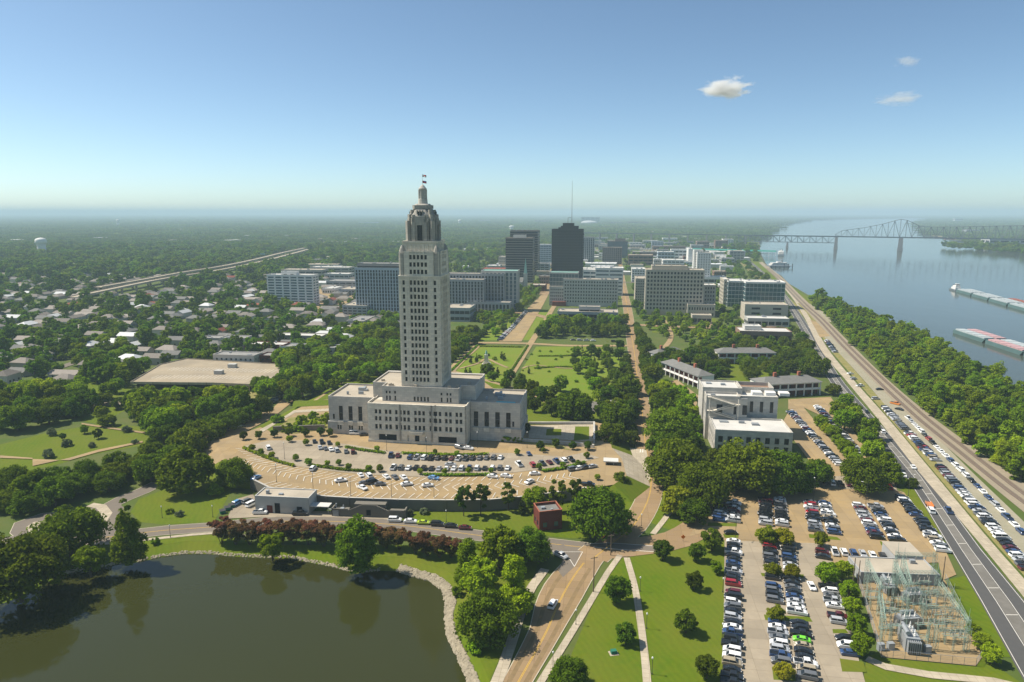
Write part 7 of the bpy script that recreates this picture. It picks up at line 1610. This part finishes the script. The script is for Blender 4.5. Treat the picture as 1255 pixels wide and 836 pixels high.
a, rz = tow((1176, 357.5), (1262, 382), 3, 6, lambda j, k: ('rust' if (j == 2 and k > 1) else 'barge_grey') if not (j == 2 and k < 2) else None, lambda j, k: f'{"rust red" if j == 2 and k > 1 else "pale grey"} barge, {ordinal(k+1)} from the towboat in the {["near", "middle", "far"][j]} file', 'barges of the tow in midstream', 'barge_teal')
tb = thing('towboat', 'white towboat pushing the tow of barges in midstream', 'boat', a+Vector((math.cos(rz), math.sin(rz), 0))*-16, rz); n = MB(); n.box(-14, 14, -5, 5, 0, 2.6); n.build('hull', 'bridge_steel', tb); n = MB(); n.box(-9, 9, -4, 4, 2.61, 5.5); n.box(-5, 8, -3.4, 3.4, 5.5, 8.4); n.box(1, 7, -2.6, 2.6, 8.4, 11.4); n.build('deckhouse', 'white_paint', tb); n = MB(); n.box(.95, 7.05, -2.65, 2.65, 9.6, 10.7); n.build('window', 'glass_dark', tb); n = MB(); n.tube((-6, -2, 5.5), (-6, -2, 10), .5); n.tube((-6, 2, 5.5), (-6, 2, 10), .5); n.build('funnel', 'dark_metal', tb)
tow((1174, 408), (1262, 437), 2, 5, lambda j, k: 'barge_pink' if (j + k) % 2 or k > 1 else 'barge_grey', lambda j, k: f'moored barge with {"pink" if (j+k) % 2 or k > 1 else "grey"} cargo by the wooded bank, {ordinal(k+1)} in the {["near", "far"][j]} file', 'barges moored by the wooded bank', 'barge_teal')
for i, (x, y, rz) in enumerate([(1152, 291.5, -.3), (1166, 293.5, -.3), (1180, 296.5, -.4), (1198, 300, -.45), (1215, 303, -.45), (1234, 307, -.5), (929, 287, .9), (934, 284, .9), (940, 281, .8), (950, 278, .6), (922, 292, 1.1)]): barge(G(x, y, RIV_Z), rz, ['rust', 'barge_grey', 'bridge_steel'][i % 3], f'distant moored barge along the {"far" if i < 6 else "near"} bank by the bridge, {ordinal((i if i < 6 else i-6)+1)} in the line', 'distant barges by the banks', 'rust' if i % 2 else 'bridge_steel')
# riverboats and their landing
def riverboat(p, rz, s, label):
    o = thing('riverboat', label, 'boat', p, rz); n = MB(); n.box(-32*s, 32*s, -8*s, 8*s, 0, 3*s); n.build('hull', 'grey_metal', o)
    for k in range(3): n = MB(); q = 30-k*3.5; n.box(-q*s, q*s, (-7.4+k*.5)*s, (7.4-k*.5)*s, (3.02+k*3.2)*s, (5.4+k*3.2)*s); n.box(-(q+1)*s, (q+1)*s, (-8+k*.5)*s, (8-k*.5)*s, (5.42+k*3.2)*s, (6.0+k*3.2)*s); n.build('deck', 'white_paint', o)
    n = MB(); n.box(-6*s, 8*s, -3*s, 3*s, 12.5*s, 15.5*s); n.build('pilot_house', 'white_paint', o)
    for q in (-3, 3): n = MB(); n.tube((10*s, q*s, 12*s), (10*s, q*s, 19*s), .8*s, n=8); n.build('funnel', 'dark_metal', o)
riverboat(G(957, 313, RIV_Z), 1.2, 1.0, 'white casino riverboat at the landing nearer the bridge'); riverboat(G(954, 327, RIV_Z), .2, .8, 'white boat at the near landing below the casino riverboat')
wk = thing('landing_walkway', 'long teal roofed covered walkway leading to the riverboat', 'walkway', G(849, 309.5), 0); a, b = G(849, 309.5), G(951, 312.5); d = b-a; L = d.length; wk.rotation_euler = (0, 0, math.atan2(d.y, d.x)); n = MB(); n.add([(0, -6, 9), (L, -6, 9), (L, 6, 9), (0, 6, 9), (0, 0, 13), (L, 0, 13)], [(0, 1, 5, 4), (2, 3, 4, 5), (1, 2, 5), (3, 0, 4)]); n.build('roof', 'teal_roof', wk)
for k in range(14): n = MB(); n.tube((L*k/13, -5, -3), (L*k/13, -5, 9), .5); n.build('post', 'white_paint', wk)
n = MB(); n.box(0, L, -4.5, 4.5, 2, 3); n.build('deck', 'grey_metal', wk)
dk = thing('dock', 'grey steel dock on piles at the river edge', 'dock', G(938, 326, 0), -.2); n = MB(); n.box(0, 60, -4, 4, 0, 1.2); n.build('deck', 'grey_metal', dk)
for k in range(7): n = MB(); n.tube((5+k*9, 0, -5), (5+k*9, 0, 6 if k > 3 else 0), .9); n.build('pile', 'dark_metal', dk)
# ------------------------------------------------------------------ water towers, dome, far landmarks
def water_tower(x, yb, yt, wpx, label):
    P = G(x, yb); h = ztop(P, yt); r = wpx/pxm(P)/2; o = thing('water_tower', label, 'water tower', P); n = MB(); n.lathe([(r*.8, 0), (r*.76, h*.5), (r*.85, h*.62)], 14); n.build('pedestal', 'white_paint', o); n = MB(); n.lathe([(r*.8, h*.62), (r, h*.7), (r, h*.86), (r*.8, h*.95), (r*.3, h)], 18); n.build('tank', 'white_paint', o, smooth=True)
water_tower(52, 312, 291.5, 12.5, 'white fluted water tower rising from the forest on the far left'); water_tower(145, 277, 269, 3.5, 'tiny white water tower near the horizon left'); water_tower(627, 283, 276.5, 6, 'white water tower behind the brown towers'); water_tower(563.5, 275, 269.3, 4, 'small white water tower near the horizon right of the capitol')
P = G(722, 275); o = thing('arena', 'white low domed arena near the horizon behind the black tower', 'arena', P); r = 10.5/pxm(P); h = ztop(P, 270.3); n = MB(); n.lathe([(r*.97, 0), (r*.99, h*.35)], 24); n.build('wall', 'office_pale', o); n = MB(); n.lathe([(r, h*.35), (r*.9, h*.62), (r*.62, h*.87), (r*.3, h*.98), (r*.02, h)], 24); n.build('dome', 'metal_white', o, smooth=True)
P = G(722, 272.5); bl = bld('stadium', 'grey stadium stand near the horizon behind the white dome', 712, 735, 273, 266.3, 120, 'office_grey', 'roof_white', 'ribbon', 3, 4, units=0, fw=8)
for i, (x0, x1, yb, yt, wl_) in enumerate(((770, 795, 275, 271.8, 'brick_brown'), (748, 762, 275, 272, 'office_beige'), (655, 672, 273, 270, 'office_beige'), (587, 600, 272, 269.8, 'metal_white'), (440, 462, 275, 272.5, 'metal_white'), (1212, 1262, 303, 293.5, 'metal_white'), (1170, 1180, 272, 268, 'metal_white'), (1185, 1200, 286, 282, 'office_grey'))):
    bld('far_building', ['long brown far building right of the dome', 'beige far building below the stadium', 'beige far building left of the black tower', 'white far building left of the brown towers', 'white far roof left of the capitol lantern', 'long white shed on the far river bank', 'white tank buildings on the far river bank', 'grey plant on the far river bank'][i], x0, x1, yb, yt, 60, wl_, 'roof_white', 'ribbon', 2, 4, units=0, fw=6)
lk = tag(link('lake_water', poly_mesh('far_lake', Gs([(420, 275.5), (440, 274.2), (470, 273.6), (478, 274.6), (462, 275.8), (436, 276.4)]), 0.5, 'river_water')), kind='structure')
# ------------------------------------------------------------------ lamps, poles, signs
def lamp_kit(h, arm):
    n = MB(); n.tube((0, 0, 0), (0, 0, h), .09, .06); n.tube((0, 0, 0), (0, 0, .5), .17)
    if arm: n.tube((0, 0, h-.1), (arm, 0, h+.25), .06)
    l = MB()
    if arm: l.box(arm-.1, arm+.7, -.16, .16, h+.18, h+.32)
    else: l.lathe([(.1, h), (.24, h+.15), (.26, h+.5), (.08, h+.72)], 8)
    return n.me('pole', 'dark_metal'), l.me('lamp_head', 'white_paint')
LK = {k: lamp_kit(*k) for k in ((4.6, 0), (9.5, 1.8), (8.0, 0))}
def lamp(x, y, k, label, group, zg=0.0, rz=0):
    o = thing('street_lamp', label, 'street lamp', G(x, y, zg), rz, group); link('pole', LK[k][0], o); link('lamp_head', LK[k][1], o)
GL = 'small lamp posts of the lakeside park'
for i, (x, y, lb) in enumerate(((784.4, 724.8, 'lamp post beside the right footpath, farthest'), (792.4, 770.7, 'lamp post beside the right footpath, middle'), (799, 826.6, 'lamp post beside the right footpath, nearest'), (705.8, 766, 'lamp post beside the left footpath, upper'), (677.7, 819.4, 'lamp post beside the left footpath, lower'), (885.7, 726, 'lamp post at the lawn edge by the car row, upper'), (885, 783.6, 'lamp post at the lawn edge by the car row, lower'), (261, 634, 'lamp post on the slope lawn beside the yard'), (199, 635, 'lamp post in the middle of the slope lawn'), (209, 659, 'lamp post on the bank lawn by the footpath'), (547, 640, 'lamp post on the wall lawn by the black car'), (786, 645, 'lamp post at the hill road verge'), (730, 662, 'lamp post near the crossing'))): lamp(x, y, (4.6, 0), lb, GL)
for i, (x, y) in enumerate(((339, 605 - 14), (349, 563), (384, 602), (430, 608), (480, 609), (532, 610), (474, 553), (523, 556), (585, 549), (646, 549), (697, 583))): lamp(x, y, (8.0, 0), f'dark light pole on the terrace car park, {ordinal(i+1)} of eleven', 'light poles of the terrace', TZ)
for i, (x, y, lb) in enumerate(((943, 611, 'tall light pole at the head of the second block'), (997, 614, 'tall light pole at the head of the third block'), (1061, 618, 'tall light pole at the head of the fourth block'), (901, 661, 'tall light pole at the top of the single car row'), (723.6, 660, 'tall arm lamp at the corner of the red brick building lawn'), (1113, 608, 'tall light pole at the river road corner of the car park'), (976, 835, 'light pole at the bottom of the car park'))): lamp(x, y, (9.5, 1.8), lb, 'tall light poles of the car park', 0, i*1.3)
def pole(x, yb, yt, label, bars=1):
    P = G(x, yb); h = ztop(P, yt); o = thing('utility_pole', label, 'utility pole', P, .3, 'wooden utility poles'); n = MB(); n.tube((0, 0, 0), (0, 0, h), .2, .13); n.build('pole', 'wood_pole', o)
    for k in range(bars): n = MB(); n.box(-1.2, 1.2, -.08, .08, h-.6-k*1.0, h-.42-k*1.0); n.build('crossarm', 'wood_pole', o)
pole(727.3, 726, 682, 'wooden utility pole between park road and left footpath'); pole(748.5, 681, 655, 'wooden utility pole at the crossing by the footpath corner'); pole(1044.6, 722, 684, 'wooden pole at the left corner of the substation building', 0); pole(1050.5, 724, 687, 'second wooden pole at the left corner of the substation', 0); pole(1154, 720, 682, 'tall pole at the right corner of the substation', 0)
for x, y, lb in ((837, 664, 'orange diamond road work sign on the lot road verge'), (731, 658, 'orange road work sign at the lawn before the big oak'), (738.5, 663, 'orange road work sign at the crossing kerb')):
    o = thing('road_sign', lb, 'sign', G(x, y), 0, 'orange road work signs'); n = MB(); n.tube((0, 0, 0), (0, 0, 1.4), .05); n.build('post', 'dark_metal', o); n = MB(); n.add([(-.9, -.06, 2), (0, -.06, 1.1), (.9, -.06, 2), (0, -.06, 2.9), (-.9, -.01, 2), (0, -.01, 1.1), (.9, -.01, 2), (0, -.01, 2.9)], [(0, 1, 2, 3), (7, 6, 5, 4), (0, 4, 5, 1), (1, 5, 6, 2), (2, 6, 7, 3), (3, 7, 4, 0)]); n.build('panel', 'orange', o)
P = G(752, 801); o = thing('utility_box', 'small green utility box on a pale pad between the footpaths', 'utility box', P, .2); n = MB(); n.box(-1.3, 1.3, -1.1, 1.1, .04, .14); n.build('base_pad', 'pale_concrete', o); n = MB(); n.box(-.8, .8, -.6, .6, .15, 1.1); n.build('cabinet', 'bin_green', o)
for i, (x, y) in enumerate(((273, 629), (279, 625), (284, 622))): o = thing('waste_container', f'green waste container at the yard edge left of the van, {ordinal(i+1)} from the left', 'container', G(x, y, .06), .6, 'green waste containers'); n = MB(); n.prism([(-1, -.8), (1, -.8), (1, .8), (-1, .8)], 0, 1.3, 1.12); n.build('bin', 'bin_green', o); n = MB(); n.add([(-1.2, -1, 1.31), (1.2, -1, 1.31), (1.2, 1, 1.6), (-1.2, 1, 1.6)], [(0, 1, 2, 3)]); n.build('lid', 'dark_metal', o)
# ------------------------------------------------------------------ substation
ss = bld('substation_building', 'low white substation building with a taller white block', 1054, 1152, 714, 704, 11, 'office_grey', 'roof_tan', 'ribbon', 1, 1, fw=60, fh=.01, units=1, par=.4, ang=R(5))
P = ss.location; W = onplane(P, 0, 1152, 714, R(5))[0]; n = MB(); n.box(W*.62, W*.985, 11.1, 21, 0, 4.6); n.build('upper_block', 'office_grey', ss); n = MB(); n.box(W*.62-.2, W*.985+.2, 10.9, 21.2, 4.61, 4.9); n.build('roof', 'roof_tan', ss)
Y = Gs(YARD); 
fn = thing('chain_fence', 'grey chain link fence round the electrical substation yard', 'fence', Y[0]*1); 
fp = [p-Y[0] for p in (Y[1], Y[2], Y[3], Y[4], Y[0])]
n = MB(); r_ = MB()
for a, b in zip(fp, fp[1:]):
    k = max(1, int((b-a).length/3))
    for i in range(k+1): p = a.lerp(b, i/k); n.tube((p.x, p.y, 0), (p.x, p.y, 2.6), .05, n=5)
    for z in (.15, .6, 1.05, 1.5, 1.95, 2.4, 2.6): r_.tube((a.x, a.y, z), (b.x, b.y, z), .025 if z < 2.5 else .04, n=4)
tag(n.build('post', 'grey_metal', fn), kind='stuff'); r_.build('wire', 'grey_metal', fn)
def lattice(mb, a, b, w_, t=.075):
    a, b = Vector(a), Vector(b); d = (b-a); L = d.length; d.normalize(); q = Vector((0, 0, 1)) if abs(d.z) < .9 else Vector((1, 0, 0)); u = d.cross(q).normalized()*w_/2; v = d.cross(u).normalized()*w_/2
    c = [u+v, u-v, -u-v, -u+v]; k = max(2, int(L/(w_*1.3)))
    for e in c: mb.bar(a+e, b+e, t)
    for i in range(k):
        for j in range(4): mb.bar(a+d*(L*i/k)+c[j], a+d*(L*(i+1)/k)+c[(j+1) % 4], t*.7)
gs = thing('_', 'x', 'x'); bpy.data.objects.remove(gs)
def gantry(p, q, h, label, spikes=3):
    a, b = G(*p), G(*q); o = thing('substation_gantry', label, 'gantry', a, 0, 'pale green lattice gantries of the substation'); e = b-a
    for f in (Vector((0, 0, 0)), e): n = MB(); lattice(n, (f.x, f.y, 0), (f.x, f.y, h), .9); n.build('post', 'green_steel', o)
    n = MB(); lattice(n, (0, 0, h-1.2), (e.x, e.y, h-1.2), .9); n.build('beam', 'green_steel', o)
    for k in range(spikes):
        f = e*((k+1)/(spikes+1)); n = MB(); n.tube((f.x, f.y, h-2.9), (f.x, f.y, h-1.7), .16, n=6); n.build('insulator', 'limestone_dark', o)
    for f in (Vector((0, 0, 0)), e): n = MB(); n.tube((f.x, f.y, h), (f.x, f.y, h+3.2), .07, .03, 5); n.build('spike', 'green_steel', o)
for i, (p, q, h) in enumerate((((1060, 722), (1076, 756), 11), ((1076, 756), (1080, 790), 9), ((1093, 728), (1106, 758), 12), ((1096, 716), (1142, 717), 12), ((1100, 728), (1146, 729), 9), ((1128, 752), (1165, 756), 8), ((1130, 770), (1172, 773), 8), ((1146, 798), (1184, 800), 8), ((1150, 735), (1184, 785), 7), ((1108, 792), (1136, 797), 5), ((1062, 740), (1094, 744), 10), ((1080, 772), (1110, 776), 8), ((1120, 742), (1158, 745), 7), ((1138, 783), (1178, 787), 7), ((1104, 720), (1112, 752), 11))): gantry(p, q, h, f'pale green lattice gantry in the substation yard, {ordinal(i+1)} from its back left corner')
def transformer(x, y, s, rz, label):
    o = thing('transformer', label, 'transformer', G(x, y, .05), rz, 'grey transformers of the substation'); n = MB(); n.box(-2.6*s, 2.6*s, -1.5*s, 1.5*s, .3, 3.6*s); n.build('tank', 'grey_metal', o)
    for sx in (-1, 1):
        n = MB()
        for k in range(7): n.box(sx*3.2*s-.5*s, sx*3.2*s+.5*s, (-1.4+k*.42)*s, (-1.4+k*.42+.16)*s, .6, 3.3*s)
        n.build('radiator', 'grey_metal', o)
    n = MB(); n.tube((-2*s, 1*s, 4.4*s), (2*s, 1*s, 4.4*s), .5*s, n=10); n.tube((-1.6*s, 1*s, 3.5*s), (-1.6*s, 1*s, 4.4*s), .12*s); n.tube((1.6*s, 1*s, 3.5*s), (1.6*s, 1*s, 4.4*s), .12*s); n.build('conservator', 'grey_metal', o)
    for k in range(3): n = MB(); n.lathe([(.22*s, 3.6*s), (.3*s, 3.9*s), (.16*s, 4.1*s), (.26*s, 4.3*s), (.12*s, 4.5*s), (.2*s, 4.7*s), (.05*s, 5.4*s)], 8, ((-1.6+k*1.6)*s, -.5*s)); n.build('bushing', 'white_paint', o)
transformer(1113, 792, 1.25, 1.35, 'large grey transformer nearest the front fence'); transformer(1087, 724, 1.0, 1.35, 'grey transformer behind the left gantries'); transformer(1119, 738, .95, .1, 'grey transformer in the middle of the yard'); transformer(1112, 768, 1.0, .1, 'dark grey transformer behind the largest one')
def breaker(x, y, h, label, rz=.1):
    o = thing('switch_stand', label, 'switchgear', G(x, y, .05), rz, 'grey switch stands of the substation')
    for sx in (-1.6, 1.6): n = MB(); lattice(n, (sx, 0, 0), (sx, 0, h), .4, .05); n.build('leg', 'green_steel', o)
    n = MB(); n.bar((-2.2, 0, h), (2.2, 0, h), .2); n.bar((-2.2, .8, h), (2.2, .8, h), .2); n.build('frame', 'green_steel', o)
    for k in range(3): n = MB(); n.tube((-1.6+k*1.6, .4, h), (-1.6+k*1.6, .4, h+1.5), .17, .1, 7); n.build('insulator', 'limestone_dark', o)
bk = [(1068, 736), (1072, 748), (1082, 740), (1086, 750), (1090, 762), (1084, 772), (1092, 778), (1086, 786), (1096, 788), (1100, 744), (1106, 750), (1124, 760), (1134, 746), (1142, 740), (1140, 762), (1152, 764), (1160, 774), (1150, 786), (1164, 790), (1174, 798), (1130, 786), (1120, 726), (1132, 728), (1104, 722)]
for i, (x, y) in enumerate(bk): breaker(x, y, 3+(i % 3)*1.2, f'grey insulator stand in the substation yard, {ordinal(i+1)} of twenty-four')
for i, (x, y) in enumerate(((1079, 797), (1091, 796), (1136, 800))): o = thing('control_cabinet', f'small grey cabinet near the front fence of the yard, {ordinal(i+1)} from the left', 'cabinet', G(x, y, .05), .1, 'control cabinets'); n = MB(); n.box(-.9, .9, -.6, .6, 0, 2.2); n.build('body', 'grey_metal', o); n = MB(); n.box(-.8, .8, -.64, -.61, .2, 2.0); n.build('door', 'grey_metal', o)
# the court beside the right wing
cw = thing('court_wall', 'pale stone wall with steps along the sunken court right of the capitol', 'wall', G(728, 541, TZ), 0); o0 = cw.location.copy(); n = MB()
for p, q, h in (((728, 521), (728, 543), 2.2), ((648, 520), (728, 520), 1.4), ((640, 541), (700, 545), 1.6), ((700, 545), (728, 549), 1.8)):
    a, b = G(*p, TZ)-o0, G(*q, TZ)-o0; d = b-a; n.obox(((a.x+b.x)/2, (a.y+b.y)/2), d.length/2, .5, 0, h, math.atan2(d.y, d.x))
n.build('wall', 'limestone_grey', cw)
lw = thing('garden_wall', 'long low stone wall behind the small trees left of the capitol', 'wall', G(335, 529, TZ), 0); o0 = lw.location.copy(); n = MB(); a, b = Vector((0, 0, 0)), G(398, 527, TZ)-o0; d = b-a; n.obox((b.x/2, b.y/2), d.length/2, .5, 0, 3.0, math.atan2(d.y, d.x)); n.build('wall', 'wall_concrete', lw)
# ------------------------------------------------------------------ clouds and haze
def cloudmat(name, dens, seed):
    m = bpy.data.materials.new(name); t, N, L = nodes(m); N.remove(N['Principled BSDF']); v = N.new('ShaderNodeVolumePrincipled'); v.inputs['Color'].default_value = (1, .99, .97, 1); v.inputs['Anisotropy'].default_value = .3
    tc = N.new('ShaderNodeTexCoord'); ln = N.new('ShaderNodeVectorMath'); ln.operation = 'LENGTH'; L.new(tc.outputs['Object'], ln.inputs[0]); no = N.new('ShaderNodeTexNoise'); no.inputs['Scale'].default_value = 2.2; no.inputs['Detail'].default_value = 5; no.inputs['Roughness'].default_value = .62
    mp = N.new('ShaderNodeMapping'); mp.inputs['Location'].default_value = (seed, seed*.7, 0); L.new(tc.outputs['Object'], mp.inputs[0]); L.new(mp.outputs[0], no.inputs['Vector'])
    s = N.new('ShaderNodeMath'); s.operation = 'MULTIPLY_ADD'; s.inputs[1].default_value = 2.3; L.new(no.outputs['Fac'], s.inputs[0]); q = N.new('ShaderNodeMath'); q.operation = 'MULTIPLY'; q.inputs[1].default_value = -1.25; L.new(ln.outputs['Value'], q.inputs[0]); L.new(q.outputs[0], s.inputs[2])
    r = N.new('ShaderNodeMapRange'); r.inputs[1].default_value = .42; r.inputs[2].default_value = .85; r.inputs[3].default_value = 0; r.inputs[4].default_value = dens; L.new(s.outputs[0], r.inputs[0]); L.new(r.outputs[0], v.inputs['Density']); L.new(v.outputs[0], N['Material Output'].inputs['Volume']); M[name] = m
def cloud(x, y, wpx, hpx, dist, dens, label, seed):
    r = ray(x, y); r.normalize(); P = EYE+r*dist; k = FPX/dist; n = MB(); n.lathe([(math.cos(a)*1.0, math.sin(a)) for a in [R(-89+178*i/8) for i in range(9)]], 12); cloudmat('cloud_%d' % seed, dens, seed); o = tag(n.build('cloud', 'cloud_%d' % seed, None, P), label, 'cloud', kind='stuff'); o.scale = (wpx/k/2, wpx/k/2.4, hpx/k/2)
cloud(890, 109, 78, 32, 6000, .03, 'small white cloud in the right sky', 3); cloud(1112, 75, 38, 16, 6500, .006, 'faint wisp of cloud at the upper right', 8); cloud(1102, 121, 66, 20, 6500, .006, 'faint long wisp of cloud above the bridge', 5)
hz = MB(); hz.box(-61000, 61000, -700, 63000, -7, 185); hm = bpy.data.materials.new('haze_air'); t, N, L = nodes(hm); N.remove(N['Principled BSDF']); v = N.new('ShaderNodeVolumePrincipled'); v.inputs['Density'].default_value = HAZE; v.inputs['Color'].default_value = HAZE_COL; v.inputs['Anisotropy'].default_value = 0.0; L.new(v.outputs[0], N['Material Output'].inputs['Volume']); M['haze_air'] = hm
tag(hz.build('haze', 'haze_air'), kind='stuff')
